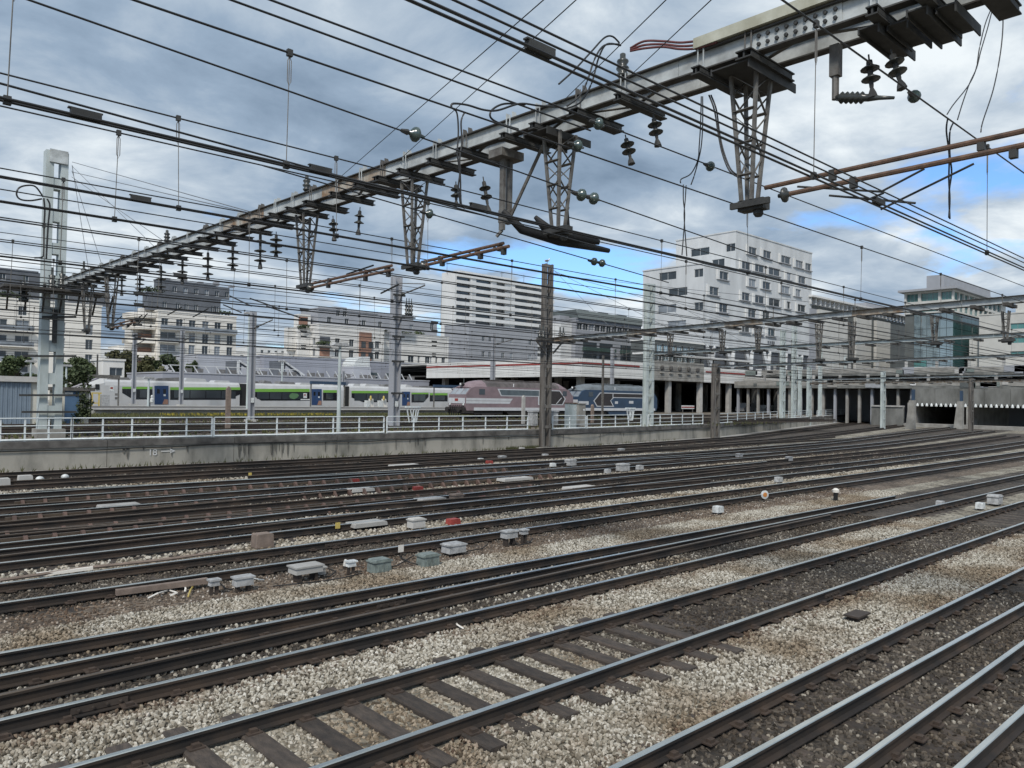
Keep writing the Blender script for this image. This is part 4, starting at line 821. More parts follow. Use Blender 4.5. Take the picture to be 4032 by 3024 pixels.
def cabinet(label, u, vb, w, h, y, mt, roof=None, d=.5, zb=YARD, cat='cabinet'):
    p = OY(u, vb, y); p.z = zb; t = thing('equipment_cabinet', label, cat, p)
    m = MB(); m.box((p.x - w / 2, p.y - d / 2, zb), (p.x + w / 2, p.y + d / 2, zb + h)); m.build('body', mt, t); MB().box((p.x - w / 2 - .05, p.y - d / 2 - .06, zb + h + .002), (p.x + w / 2 + .05, p.y + d / 2 + .05, zb + h + .08)).build('roof', roof or mt, t)
    MB().box((p.x - w / 2 + .06, p.y - d / 2 - .02, zb + .1), (p.x + w / 2 - .06, p.y - d / 2 - .003, zb + h - .1)).build('door', mt, t); MB().box((p.x + w * .1, p.y - d / 2 - .035, zb + h * .72), (p.x + w * .34, p.y - d / 2 - .022, zb + h * .8)).build('label_plate', M['box_white'], t); return t
cabinet('pale grey cabinet with a red brown lid right of the brown post', 2246, 1680, .85, 2.0, 42.0, M['post_white'], M['tube_rust']); cabinet('taller dark concrete cabinet behind the pale one', 2283, 1680, .8, 1.95, 43.0, M['conc'])
cabinet('small grey switch box hung left of the brown post', 2098, 1670, .55, 1.0, 40.9, M['box_grey'], zb=WT + .3); cabinet('small grey switch box hung right of the brown post', 2180, 1665, .45, .9, 40.9, M['box_grey'], zb=WT + .4)
for lb, u, h in (('thin concrete marker post left of the brown weathered post', 2060, 2.6), ('old wooden marker post beside the second lamp column', 897, 2.8), ('short yellow stained post before the blue locomotive', 2332, 1.9)):
    p = OY(u, 1650, 46.5); p.z = YARD; t = thing('marker_post', lb, 'post', p); MB().prism([(p.x - .13, YARD), (p.x + .13, YARD), (p.x + .13, YARD + h - .15), (p.x, YARD + h), (p.x - .13, YARD + h - .15)], 1, p.y - .1, p.y + .1).build('shaft', M['conc_lt'] if u == 2060 else M['brick_cube'], t); MB().box((p.x - .2, p.y - .2, YARD - .05), (p.x + .2, p.y + .2, YARD + .1)).build('foot', M['conc'], t)
for lb, u, y in (('white trestle of cable rollers beside the tall lattice mast', 1625, 52), ('white trestle of cable rollers before the blue locomotive', 2482, 50)):
    p = OY(u, 1660, y); p.z = YARD; t = thing('roller_trestle', lb, 'trestle', p); MB().box((p.x - .75, p.y - .1, YARD + 1.42), (p.x + .75, p.y + .1, YARD + 1.56)).build('top_bar', M['white_paint'], t)
    for a, b in ((-.6, -.3), (-.3, .1), (.1, -.1), (.35, .2), (.6, .3)): MB().bar((p.x + a, p.y, YARD + 1.42), (p.x + b, p.y, YARD), .07).build('leg', M['white_paint'], t)
for i, (u, lb) in enumerate(((1452, 'left yellow tipped platform buffer marker'), (1503, 'right yellow tipped platform buffer marker'))):
    p = OZ(u, 1608, PF); p.y = 94; p.x = OY(u, 1600, 94).x; t = thing('platform_marker', lb, 'marker', (p.x, 94, PF)); MB().box((p.x - .55, 93.7, PF), (p.x, 94.3, PF + .95)).build('white_panel', M['box_white'], t); m = MB(); m.prism([(p.x + .01, PF), (p.x + .75, PF), (p.x + .6, PF + 1.2), (p.x + .1, PF + 1.2)], 1, 93.8, 94.2); m.build('sand_sack', M['cream'], t)
    MB().lathe((p.x - .02, 93.5, PF + 1.0), (p.x - .02, 93.5, PF + 2), [(0, .1), (.2, .16), (.5, .13), (.65, .04)], 8).build('yellow_beacon', M['yellow'], t)
p = OY(390, 1600, 94); t = thing('yellow_frame_trolley', 'yellow frame trolley with a grey box at the platform end', 'trolley', (p.x, 94, PF)); m = MB()
for xx in (p.x - .8, p.x - .1): m.box((xx, 93.9, PF), (xx + .14, 94.04, PF + 1.35))
m.box((p.x - .8, 93.88, PF + 1.351), (p.x + .2, 94.06, PF + 1.5)); m.box((p.x - .65, 93.9, PF + .25), (p.x - .11, 94.02, PF + .37)); m.build('frame', M['yellow'], t); MB().box((p.x + .2, 93.7, PF), (p.x + 1.0, 94.3, PF + 1.25)).build('grey_box', M['box_grey'], t)
p = OY(593, 1600, 94); t = thing('signal_post', 'short black and white post on the platform before the first train window', 'post', (p.x, 94, PF)); MB().box((p.x - .22, 93.9, PF), (p.x - .06, 94.1, PF + 1.2)).build('black_back', M['rubber'], t); MB().lathe((p.x + .1, 93.95, PF + .35), (p.x + .1, 93.95, PF + 2), [(0, .1), (.1, .24), (.5, .22), (.62, .12), (.8, .16), (.95, .05)], 8).build('white_front', M['box_white'], t)
for i, u in enumerate((1290, 1760, 405)):
    p = OY(u, 1600, 96); t = thing('platform_shelter', ('blue topped platform frame before the second blue train door', 'blue topped platform frame left of the mauve locomotive', 'small platform frame beside the train cab')[i], 'shelter', (p.x, 96, PF))
    w = (2.6, 2.6, 1.6)[i]
    for s in (-1, 1): MB().box((p.x + s * w - .06, 95.9, PF), (p.x + s * w + .06, 96.1, PF + 3.1)).build('leg', M['grey_steel'], t)
    MB().box((p.x - w - .1, 95.8, PF + 3.102), (p.x + w + .1, 96.2, PF + 3.5)).build('header', M['navy'] if i < 2 else M['grey_steel'], t)

# kiosk buildings at the far left behind the pillar
kx = OY(255, 1600, 58); k0 = OY(-150, 1600, 58)
zt = OY(0, 1480, 58).z
t = thing('garage_block', 'cream flat roofed garage with a blue grey shutter at the far left', 'building', (k0.x, 58, YARD))
xr = OY(155, 1600, 58).x; MB().box((k0.x, 58, YARD), (xr, 66, zt - .35)).build('wall', M['kiosk'], t); MB().box((k0.x - .2, 57.7, zt - .348), (xr + .3, 66.2, zt)).build('roof', M['conc_lt'], t)
xs1 = OY(120, 1600, 58).x; zs = OY(60, 1505, 58).z
m = MB(); n = 26; w = (xs1 - k0.x - .3) / n
for i in range(n): MB().box((k0.x + .3 + i * w, 57.93 - .03 * (i % 2), YARD + .1), (k0.x + .3 + (i + 1) * w - .01, 57.995, zs)).build('shutter_slat', M['door_blue'], t)
t = thing('ivy_kiosk', 'small cream hut with a blue door and ivy climbing its right corner', 'hut', (OY(300, 1600, 60).x, 60, YARD))
xa_, xb_ = OY(248, 1600, 60).x, OY(350, 1600, 60).x; zt = OY(300, 1525, 60).z
MB().box((xa_, 60, YARD), (xb_, 64, zt - .25)).build('wall', M['kiosk'], t); MB().box((xa_ - .2, 59.7, zt - .248), (xb_ + .3, 64.2, zt)).build('roof', M['coping'], t)
xd = OY(310, 1600, 60).x; MB().box((xa_ + .1, 59.93, YARD + .05), (xd, 59.996, OY(280, 1540, 60).z)).build('door', mat('faded_blue_door', (0.08, 0.15, 0.25), 0.6, var=.15), t)
MB().box((xd - .9, 59.9, YARD + 2.0), (xd - .4, 59.927, YARD + 2.25)).build('door_notice', M['box_white'], t)

# ---------------------------------------------------------------- foliage
def leaf_cloud(m, c, rx, ry, rz, n, size, rnd, mi=0):
    for _ in range(n):
        while True:
            a = V((rnd.uniform(-1, 1), rnd.uniform(-1, 1), rnd.uniform(-1, 1)))
            if .15 < a.length < 1: break
        a = a * (0.55 + .45 * a.length) ; p = V(c) + V((a.x * rx, a.y * ry, a.z * rz)); s = size * rnd.uniform(.6, 1.3)
        d1 = V((rnd.uniform(-1, 1), rnd.uniform(-1, 1), rnd.uniform(-.6, .6))).normalized() * s; d2 = d1.cross(V((rnd.uniform(-1, 1), rnd.uniform(-1, 1), rnd.uniform(-1, 1)))).normalized() * s * .7
        m.add([p - d1, p + d2, p + d1, p - d2], [(0, 1, 2, 3)], mi)
def tree(label, u, vb, vt, y, wpx, lm, seed, group='trees behind the train'):
    r = random.Random(seed); b = OY(u, vb, y); tp = OY(u, vt, y); b.z = YARD; h = tp.z - YARD; wd = abs(OY(u + wpx / 2, vb, y).x - OY(u - wpx / 2, vb, y).x) * .72
    t = thing('tree', label, 'tree', b, group); m = MB(); m.tube([b, b + V((r.uniform(-.2, .2), 0, h * .35)), b + V((r.uniform(-.4, .4), 0, h * .75))], [.28, .2, .06], 7)
    for k in range(6):
        a = k * 1.05; s = b + V((0, 0, h * (.28 + .06 * k))); m.tube([s, s + V((math.cos(a) * wd * .35, math.sin(a) * wd * .3, h * .14)), s + V((math.cos(a) * wd * .65, math.sin(a) * wd * .55, h * .22))], [.1, .06, .02], 5)
    m.build('trunk', M['bark'], t); m = MB()
    for k in range(16):
        a = r.uniform(0, 6.28); q = r.uniform(.1, 1) ** .6; zz_ = r.uniform(.38, .97); ww = wd * (1.15 - .9 * abs(zz_ - .55))
        leaf_cloud(m, (b.x + math.cos(a) * q * ww * .7, b.y + math.sin(a) * q * ww * .6, YARD + h * (zz_ - .06)), wd * r.uniform(.25, .42), wd * .35, h * r.uniform(.08, .13), 170, h * .028 + .06, r)
    m.build('crown', lm, t)
for i, (u, vb, vt, y, w, k) in enumerate(((65, 1510, 1395, 150, 130, 0), (270, 1510, 1415, 150, 70, 0), (335, 1515, 1405, 140, 150, 0), (470, 1500, 1368, 165, 130, 1), (560, 1500, 1400, 150, 90, 1), (645, 1500, 1392, 150, 110, 0), (605, 1500, 1430, 145, 80, 1), (753, 1490, 1412, 150, 45, 0))):
    tree(('round dark tree left of the pale pillar', 'slim dark tree just right of the pale pillar', 'broad dark tree above the ivy hut', 'olive tree rising in the gap between the two cream blocks', 'olive tree behind the train cab roof', 'dark tree before the balcony block, right of the grey mast', 'low olive bush left of the balcony block tree', 'small neat round tree before the pale shed')[i], u, vb, vt, y, w, (M['leaf'], M['leaf2'])[k], 40 + i)
# ivy on the hut
r = random.Random(5); m = MB(); xc = xb_
for k in range(26): leaf_cloud(m, (xc - abs(r.gauss(0, .5)), 59.85, YARD + .2 + r.random() * 3.9), .35, .2, .35, 30, .11, r)
for k in range(8): leaf_cloud(m, (xc - .3 * k, 59.85, YARD + 3.3 + .3 * math.sin(k)), .3, .15, .25, 24, .1, r)
iv = thing('ivy', 'ivy climbing the right corner of the cream hut', 'ivy', (xc, 59.9, YARD)); m.build('leaves', M['leaf'], iv); MB().tube([(xc + .08, 59.9, YARD), (xc + .1, 59.88, YARD + 2), (xc - .4, 59.88, YARD + 3.6)], .05, 5).build('stem', M['bark'], iv)
def tufts(name, label, x0, x1, y0, y1, n, h, mt, seed, cat='grass'):
    r = random.Random(seed); m = MB()
    for _ in range(n):
        x = r.uniform(x0, x1); y = r.uniform(y0, y1)
        for k in range(3):
            a = r.uniform(0, 6.28); hh = h * r.uniform(.5, 1.2); w = .05; dx, dy = math.cos(a) * hh * .4, math.sin(a) * hh * .4
            m.add([(x - w, y, YARD), (x + w, y, YARD), (x + dx, y + dy, YARD + hh)], [(0, 1, 2)])
    o = m.build(name, mt); tag(o, label, cat, kind='stuff')
tufts('grass', 'tall dry grass growing along the foot of the platform', 16, 92, 79.6, 81.2, 2200, .28, M['grass'], 1)
tufts('grass', 'low grass strip between the yard tracks', 8, 92, 70, 79.6, 9000, .16, M['grass'], 2)
tufts('grass', 'sparse weeds among the yard tracks behind the railing', 5, 80, 41.2, 62, 1800, .3, M['grass'], 3)
tufts('yellow_weeds', 'yellow flowering weeds in front of the platform', 26, 44, 76.0, 81.0, 260, .3, M['flower'], 4)
def wtufts(label, x0, x1, n, seed):
    r = random.Random(seed); m = MB()
    for _ in range(n):
        x = r.uniform(x0, x1); y = wall_y(x) - r.uniform(.05, .35); hh = r.uniform(.08, .3); a = r.uniform(-.15, .15); m.add([(x - .03, y, .04), (x + .03, y, .04), (x + a, y - abs(a), .04 + hh)], [(0, 1, 2)])
    tag(m.build('weeds', M['grass']), label, 'grass', kind='stuff')
wtufts('weeds sprouting along the foot of the retaining wall', 5, 60, 420, 8); wtufts('denser weed patch at the wall foot left of the brown post', 36.5, 40.8, 500, 9)

# ---------------------------------------------------------------- green striped train
TY = 101.6
def ty(u, v): return OY(u, v, TY)
tr = thing('regional_train', 'silver regional train with a bright green stripe above black windows at the platform', 'train', (ty(370, 1595).x, 104, YARD))
zr = 5.0; zb = 1.62; xn = ty(352, 1560).x; XG = [ty(u, 1560).x for u in (958, 1366, 1790, 2200)]
prof = [(TY, zb), (TY, 4.3), (TY + .12, 4.75), (TY + .5, 5.02), (TY + 2.3, 5.02), (TY + 2.7, 4.75), (TY + 2.8, 4.3), (TY + 2.8, zb)]
xp = xn + 1.6
for i, xg in enumerate(XG):
    x0 = xp if i == 0 else XG[i - 1] + .5
    MB().prism([p for p in prof], 0, x0, xg - .5).build('coach_body', M['silver'], tr)
    MB().prism([(TY + .25, zb + .1), (TY + .25, 4.9), (TY + 2.55, 4.9), (TY + 2.55, zb + .1)], 0, xg - .498, xg + .498).build('gangway', M['rubber'], tr)
    MB().box((x0 + 1.5, TY + .3, YARD + .1), (x0 + 5, TY + 2.5, zb - .002)).build('bogie', M['under'], tr); MB().box((xg - 5, TY + .3, YARD + .1), (xg - 1.5, TY + 2.5, zb - .002)).build('bogie', M['under'], tr)
    MB().box((x0 + 5.2, TY + .1, YARD + .25), (xg - 5.2, TY + 2.6, zb - .002)).build('underframe', M['under'], tr)
    r = random.Random(30 + i); x = x0 + .8
    while x < xg - 3:
        w = r.uniform(1.2, 3.2); MB().prism([(x, 5.022), (x + w, 5.022), (x + w - .25, 5.022 + r.uniform(.25, .5)), (x + .25, 5.022 + r.uniform(.25, .5))], 1, TY + .5, TY + 2.2).build('roof_unit', M['roof_kit'] if r.random() < .7 else M['silver'], tr); x += w + r.uniform(.3, 1.2)
# sloping nose at the left end
m = MB(); NX = xn - 3.6
m.add([(xp, TY, zb), (xp, TY, 4.6), (xp, TY + .5, 5.3), (xp, TY + 2.3, 5.3), (xp, TY + 2.8, 4.6), (xp, TY + 2.8, zb), (NX, TY + .5, zb), (NX, TY + .5, 2.6), (NX + .9, TY + .45, 3.35), (NX + .9, TY + 2.35, 3.35), (NX, TY + 2.3, 2.6), (NX, TY + 2.3, zb)],
      [(0, 6, 7, 8, 1), (1, 8, 2), (2, 8, 9, 3), (3, 9, 4), (4, 9, 10, 11, 5), (6, 11, 10, 7), (7, 10, 9, 8), (0, 1, 2, 3, 4, 5), (0, 5, 11, 6)])
m.build('cab_nose', M['silver'], tr)
m = MB(); m.quad((NX + 1.0, TY + .42, 3.5), (xp - .3, TY + .42, 5.26), (xp - .3, TY + 2.3, 5.3), (NX + 1.0, TY + 2.3, 3.5)); 
MB().prism([(NX + .95, 3.42), (xp - .2, 5.27), (xp - .2, 5.32), (NX + .95, 3.47)], 1, TY + .6, TY + 2.2).build('windscreen', mat('lilac_windscreen', (0.22, 0.2, 0.25), 0.15, var=.2), tr)
def panel(name, pts, mt, d=.02, par=tr, off=0.0):
    Q = [ty(u, v) for u, v in pts]; return MB().prism([(q.x, q.z) for q in Q], 1, TY - d - off, TY - .002 - off).build(name, mt, par)
def z6(x, y): return (300 + x * .1808, 1480 + y * .1808)
def zz2(x, y): return (1160 + x * .1808, 1480 + y * .1808)
panel('cab_window', [z6(415, 180), z6(505, 180), z6(505, 295), z6(415, 295)], M['black_band'])
n1 = panel('notice', [z6(725, 220), z6(825, 220), z6(825, 338), z6(725, 338)], M['box_white']); panel('notice_print', [z6(745, 245), z6(800, 245), z6(800, 285), z6(745, 285)], M['red'], .03, off=.003)
panel('side_hatch', [z6(775, 350), z6(950, 350), z6(950, 530), z6(775, 530)], M['silver'], .012); panel('vent', [z6(842, 378), z6(918, 378), z6(918, 428), z6(842, 428)], M['roof_kit'], .025, off=.001); panel('vent', [z6(842, 462), z6(918, 462), z6(918, 512), z6(842, 512)], M['roof_kit'], .025, off=.001)
# windows (black) and green stripes, traced bay by bay
def band(u0, u1, vt, vm, vb, cutl=0, cutr=0):
    panel('green_stripe', [(u0, vt), (u1, vt), (u1, vm), (u0, vm)], M['green'])
    pts = [(u0, vm + .5), (u1, vm + .5)] + ([(u1, vb - 22), (u1 - cutr, vb)] if cutr else [(u1, vb)]) + ([(u0 + cutl, vb), (u0, vb - 18)] if cutl else [(u0, vb)])
    w = panel('window_band', pts, M['black_band'], .03)
    x0, x1 = ty(u0, vm).x, ty(u1, vm).x; n = max(1, int((x1 - x0) / 2.0)); zt_, zb_ = ty((u0 + u1) / 2, vm).z - .1, ty((u0 + u1) / 2, vb).z + .2
    for i in range(n):
        a = x0 + .5 + (x1 - x0 - 1.0) * i / n; b = x0 + .5 + (x1 - x0 - 1.0) * (i + 1) / n - .12; MB().box((a, TY - .036, zb_), (b, TY - .031, zt_)).build('pane', M['glass'], w)
band(481, 519, 1523, 1531, 1565, cutl=30); band(534, 600, 1523, 1532, 1572); band(670, 946, 1525, 1535, 1574, cutr=50)
band(998, 1219, 1531, 1543, 1577, cutl=30); band(1272, 1326, 1536, 1546, 1577); band(1384, 1546, 1539, 1548, 1583, cutl=45); band(1620, 1687, 1546, 1552, 1584, cutr=20); band(1692, 1762, 1548, 1556, 1580); band(1800, 1850, 1550, 1558, 1582)
for a, b in ((z6(1705, 215), z6(2008, 620)), (zz2(372, 285), zz2(588, 635)), ((1583, 1542), (1614, 1597))):
    d = panel('door', [a, (b[0], a[1]), b, (a[0], b[1])], M['blue_door'], .03); mid = (a[0] + b[0]) / 2; h = b[1] - a[1]
    for s in (.18, .62): panel('door_window', [(a[0] + (b[0] - a[0]) * s, a[1] + h * .18), (a[0] + (b[0] - a[0]) * (s + .2), a[1] + h * .18), (a[0] + (b[0] - a[0]) * (s + .2), a[1] + h * .42), (a[0] + (b[0] - a[0]) * s, a[1] + h * .42)], M['black_band'], .012, d, off=.031)
    panel('door_notice', [(a[0] + (b[0] - a[0]) * .64, a[1] + h * .46), (a[0] + (b[0] - a[0]) * .8, a[1] + h * .46), (a[0] + (b[0] - a[0]) * .8, a[1] + h * .56), (a[0] + (b[0] - a[0]) * .64, a[1] + h * .56)], M['box_white'], .012, d, off=.031)
    panel('brown_print', [(a[0] + (b[0] - a[0]) * .55, a[1] + h), (a[0] + (b[0] - a[0]) * .7, a[1] + h * .72), (a[0] + (b[0] - a[0]) * .97, a[1] + h * .74), (a[0] + (b[0] - a[0]) * .97, a[1] + h)], M['terra'], .008, d, off=.031)
panel('green_map_print', [(1141, 1553), (1150, 1547), (1170, 1550), (1177, 1557), (1170, 1566), (1158, 1572), (1142, 1568), (1138, 1560)], mat('muted_green_print', (0.10, 0.2, 0.09), .4), .01, off=.037); n2 = panel('notice', [(1194, 1548), (1208, 1548), (1208, 1567), (1194, 1567)], M['box_white'], .01, off=.037); panel('notice_print', [(1197, 1552), (1203, 1552), (1203, 1558), (1197, 1558)], M['red'], .008, off=.048)
for u0, u1, v0, v1 in ((1183, 1219, 1571, 1575),): panel('white_lettering', [(u0, v0), (u1, v0), (u1, v1), (u0, v1)], M['paint_white'], .008, off=.037)
panel('green_leaf_print', [(1797, 1573), (1806, 1560), (1818, 1566), (1815, 1580), (1802, 1586)], M['green'], .01, off=.037)

# ---------------------------------------------------------------- two diesel locomotives
LY = 63.4
def loco(label, x0, x1, body, roof, blue):
    t = thing('diesel_locomotive', label, 'locomotive', (x0, LY + 1.45, YARD + .2)); z0 = 2.22; w = 2.9; L_ = x1 - x0; ze = 4.8; Y1 = LY + w
    xw = 3.9
    out_ = [(x0 + .2, z0), (x1 - .2, z0), (x1, z0 + .5), (x1 - .05, xw), (x1 - .75, 4.62), (x1 - 1.3, ze), (x0 + 1.3, ze), (x0 + .75, 4.62), (x0 + .05, xw), (x0, z0 + .5)]
    MB().prism(out_, 1, LY, Y1).build('body', body, t)
    rp = [(LY + .03, ze + .002), (LY + .3, ze + .4), (LY + .9, ze + .72), (LY + 2.0, ze + .72), (LY + 2.6, ze + .4), (LY + 2.87, ze + .002)]
    MB().prism(rp, 0, x0 + 3.0, x1 - 2.4).build('roof', roof, t)
    for a, b in ((x0 + 2.998, x0 + .7), (x1 - 2.398, x1 - .7)):
        m = MB(); rings = []
        for f, hz, wz in ((0, 1.0, 1.0), (.45, .86, .97), (.8, .5, .9), (1, .12, .84)):
            X = a + (b - a) * f; rings.append([(X, LY + 1.45 + (y - LY - 1.45) * wz, ze - .12 * f + (z - ze) * hz) for y, z in rp])
        vs = [p for r_ in rings for p in r_]; fs = []
        for k in range(3): fs += [(k * 6 + i, k * 6 + i + 1, k * 6 + i + 7, k * 6 + i + 6) for i in range(5)]
        fs += [(5, 4, 3, 2, 1, 0), (18, 19, 20, 21, 22, 23)]; m.add(vs, fs); m.build('cab_roof', body if not blue else roof, t)
    for k in range(7):
        x = x0 + 3.4 + k * (L_ - 6.4) / 7; MB().box((x, LY + .8, ze + .722), (x + 1.4, LY + 2.1, ze + .78 + .06 * (k % 2))).build('roof_hatch', roof, t)
    for k in range(4): MB().bar((x0 + 7.2 + .28 * k, LY + .25, ze + .42), (x0 + 7.0 + .28 * k, LY + .06, ze + .06), .06).build('exhaust_rib', M['loco_white'] if k == 0 else roof, t)
    def sp(name, pts, mt, d=.02, off=0.0): return MB().prism(pts, 1, LY - d - off, LY - .002 - off).build(name, mt, t)
    if not blue:
        sp('white_surround', [(x0 + 4.55, 4.62), (x1 - 2.4, 4.62), (x1 - 1.35, 3.62), (x1 - 1.85, 2.88), (x1 - 6.0, 2.88), (x1 - 6.0, 3.82), (x0 + 5.05, 3.82)], M['loco_white'], .012)
        wb = sp('upper_window', [(x0 + 4.8, 4.52), (x1 - 5.9, 4.52), (x1 - 5.9, 3.92), (x0 + 5.15, 3.92)], mat('dusty_side_window', (0.12, 0.15, 0.165), .3, var=.4, scale=1.2), .012, .012)
        sp('side_grille', [(x1 - 5.8, 4.52), (x1 - 2.45, 4.52), (x1 - 1.55, 3.62), (x1 - 1.98, 2.98), (x1 - 5.8, 2.98)], M['grille'], .012, .012)
        MB().bar((x1 - 3.0, LY - .03, 3.0), (x1 - 2.1, LY - .03, 3.75), .02, .09).build('grille_brace', M['loco_white'], t)
        for k in range(2): sp('white_stripe', [(x0 + .1, 2.98 + k * .31), (x0 + 6.35 + .25 * k, 2.98 + k * .31), (x0 + 6.6 + .25 * k, 3.25 + k * .31), (x0 + .1, 3.25 + k * .31)], M['loco_white'], .015)
    else:
        sp('white_surround', [(x0 + 4.0, 4.5), (x1 - 2.2, 4.5), (x1 - 2.2, 3.86), (x0 + 6.7, 3.86), (x0 + 6.15, 3.5), (x0 + 6.8, 2.72), (x0 + 3.45, 2.72), (x0 + 2.8, 3.45)], M['loco_white'], .012)
        sp('side_grille', [(x0 + 4.1, 4.4), (x0 + 6.45, 4.4), (x0 + 6.45, 3.85), (x0 + 6.0, 3.5), (x0 + 6.5, 2.84), (x0 + 3.55, 2.84), (x0 + 2.98, 3.45)], M['grille'], .012, .012)
        sp('upper_grille', [(x0 + 6.6, 4.4), (x1 - 2.3, 4.4), (x1 - 2.3, 3.96), (x0 + 6.6, 3.96)], M['grille'], .012, .012)
        sp('white_plate', [(x0 + 9.8, 3.15), (x0 + 10.7, 3.15), (x0 + 10.7, 3.5), (x0 + 9.8, 3.5)], M['loco_white'], .015); sp('white_plate', [(x0 + 6.95, 3.1), (x0 + 7.55, 3.1), (x0 + 7.55, 3.42), (x0 + 6.95, 3.42)], M['loco_white'], .015)
        sp('white_stripe', [(x0 + .05, 2.95), (x0 + 1.9, 2.95), (x0 + 1.9, 3.38), (x0 + .05, 3.38)], M['loco_white'], .015)
    sp('sill_band', [(x0 + 1.2, z0 - .001), (x1 - .5, z0 - .001), (x1 - .5, z0 + .33), (x0 + 1.2, z0 + .33)], M['loco_white'], .03)
    for a, b in ((x0 + 1.9, x0 + 2.7), (x1 - 1.9, x1 - 1.2)): sp('cab_side_window', [(a, 3.95), (b, 3.95), (b, 4.55), (a, 4.55)], M['glass'])
    def fr(z): return x0 + .05 if z < xw else x0 + .05 + (z - xw) / (4.62 - xw) * .7
    for a, b in ((.12, .92), (.98, 1.92), (1.98, 2.78)):
        m = MB(); F0, F1 = fr(3.95), fr(4.58); m.add([(F0 - .03, LY + a, 3.95), (F0 - .03, LY + b, 3.95), (F1 - .03, LY + b - .04, 4.58), (F1 - .03, LY + a + .04, 4.58), (F0 + .03, LY + a, 3.95), (F0 + .03, LY + b, 3.95), (F1 + .03, LY + b - .04, 4.58), (F1 + .03, LY + a + .04, 4.58)], [(0, 1, 2, 3), (7, 6, 5, 4), (0, 4, 5, 1), (1, 5, 6, 2), (2, 6, 7, 3), (3, 7, 4, 0)]); m.build('windscreen', M['glass_lt'], t)
    MB().box((x0 - .03, LY + .06, 2.98), (x0 - .004, Y1 - .06, 3.56)).build('front_band', M['loco_white'], t); MB().box((x0 - .05, LY + 1.2, 3.22), (x0 - .032, LY + 1.75, 3.5)).build('red_badge', M['red'], t)
    hb = x0 + .55; MB().lathe((hb + .4, LY + 1.45, ze + .22), (hb - .2, LY + 1.45, ze + .22), [(0, .12), (.3, .2), (.5, .2)], 10).build('headlight_housing', M['under'], t); MB().lathe((hb - .101, LY + 1.45, ze + .22), (hb - .2, LY + 1.45, ze + .22), [(0, .15), (.05, .1), (.07, .02)], 10).build('headlight', M['box_white'], t)
    for s in (.3, 2.6): MB().lathe((x0 - .02, LY + s, 2.85), (x0 - .12, LY + s, 2.85), [(0, .13), (.06, .12), (.09, .04)], 10).build('headlight', M['box_white'], t)
    MB().box((x0 - .15, LY + .05, z0 - .3), (x0 + 1.2, Y1 - .05, z0 + .35)).build('buffer_beam', M['under'], t)
    for s in (.45, 2.45):
        MB().lathe((x0 - .15, LY + s, z0 + .1), (x0 - .85, LY + s, z0 + .1), [(0, .14), (.4, .12), (.42, .27), (.48, .27)], 10).build('buffer', M['under'], t)
    for k in range(6): MB().tube([(x0 - .1, LY + .4 + .38 * k, z0 + .55), (x0 - .4, LY + .45 + .36 * k, z0 + .1), (x0 - .25, LY + .4 + .4 * k, z0 - .5)], .06, 6).build('hose', M['rubber'], t)
    for c in (x0 + 3.4, x1 - 3.4):
        b = MB(); b.box((c - 2.1, LY + .15, YARD + .5), (c + 2.1, LY + .4, YARD + .8)); b.box((c - .9, LY + .1, YARD + .35), (c + .9, LY + .5, YARD + .6)); b.box((c - 2.0, LY + .5, YARD + .45), (c + 2.0, Y1 - .5, z0 - .02)); bo = b.build('bogie', M['under'], t)
        for dx in (-1.25, 1.25): MB().lathe((c + dx, LY + .55, YARD + .75), (c + dx, LY + .75, YARD + .75), [(0, .5), (.1, .5), (.11, .54), (.14, .54)], 16).build('wheel', M['iron'], bo)
    m = MB(); m.prism([(x0 + L_ * .38, YARD + .4), (x0 + L_ * .62, YARD + .4), (x0 + L_ * .65, z0 - .003), (x0 + L_ * .35, z0 - .003)], 1, LY + .1, Y1 - .1); m.build('fuel_tank', M['navy'] if blue else M['under'], t)
la, lb_ = OY(1832, 1600, LY).x, OY(2266, 1600, LY).x; lc, ld = OY(2272, 1600, LY).x, OY(2588, 1600, LY).x
loco('faded mauve diesel locomotive with white trim parked behind the railing', la, lb_ - .4, M['pink'], M['loco_roof'], False)
loco('navy blue diesel locomotive coupled behind the mauve one', lc + .2, ld, M['navy'], M['loco_roof_blue'], True)

# ---------------------------------------------------------------- station slab, canopy and undercroft
sl = thing('station_canopy', 'broad white station canopy with a red stripe over the platform tracks', 'canopy', (93.4, 84.5, YARD))
ZS, ZC = 7.3, 10.3; XC = 93.4; YC = 84.5; XR1 = OY(2545, 1490, YC).x
n = 12
for i in range(n):      # end face towards the left, in panels
    a = 127.0 + (YC - 127.0) * i / n; b = 127.0 + (YC - 127.0) * (i + 1) / n
    MB().box((XC, b + .03, ZS), (XC + .35, a - .03, ZC)).build('fascia_panel', M['canopy'], sl)
n = 5
for i in range(n):
    a = XC + .36 + (XR1 - XC - .36) * i / n; b = XC + .36 + (XR1 - XC - .36) * (i + 1) / n - .04; MB().box((a, YC + .03, ZS), (b, YC + .38, ZC)).build('fascia_panel', M['canopy'], sl)
MB().box((XC - .06, YC + .03, ZC - .95), (XC - .002, 126.97, ZC - .66)).build('red_stripe', M['red'], sl); MB().box((XC - .06, YC - .06, ZC - .95), (XR1 - 2, YC + .027, ZC - .66)).build('red_stripe', M['red'], sl)
MB().box((XC + .36, YC + .39, ZC - .4), (XR1 + .5, 140, ZC - .02)).build('roof_deck', M['conc_lt'], sl); MB().box((XC + .36, YC + .39, ZS + .25), (XR1 + .5, 140, ZS + .5)).build('soffit', M['deep_shade'], sl)
for (x, y) in ((96, 124), (96, 108), (97, 97), (97, 88), (104, 88), (104, 100), (104, 112)): MB().box((x - .5, y - .5, YARD), (x + .5, y + .5, ZS + .24)).build('column', M['conc'] if y > 90 else M['conc_lt'], sl)
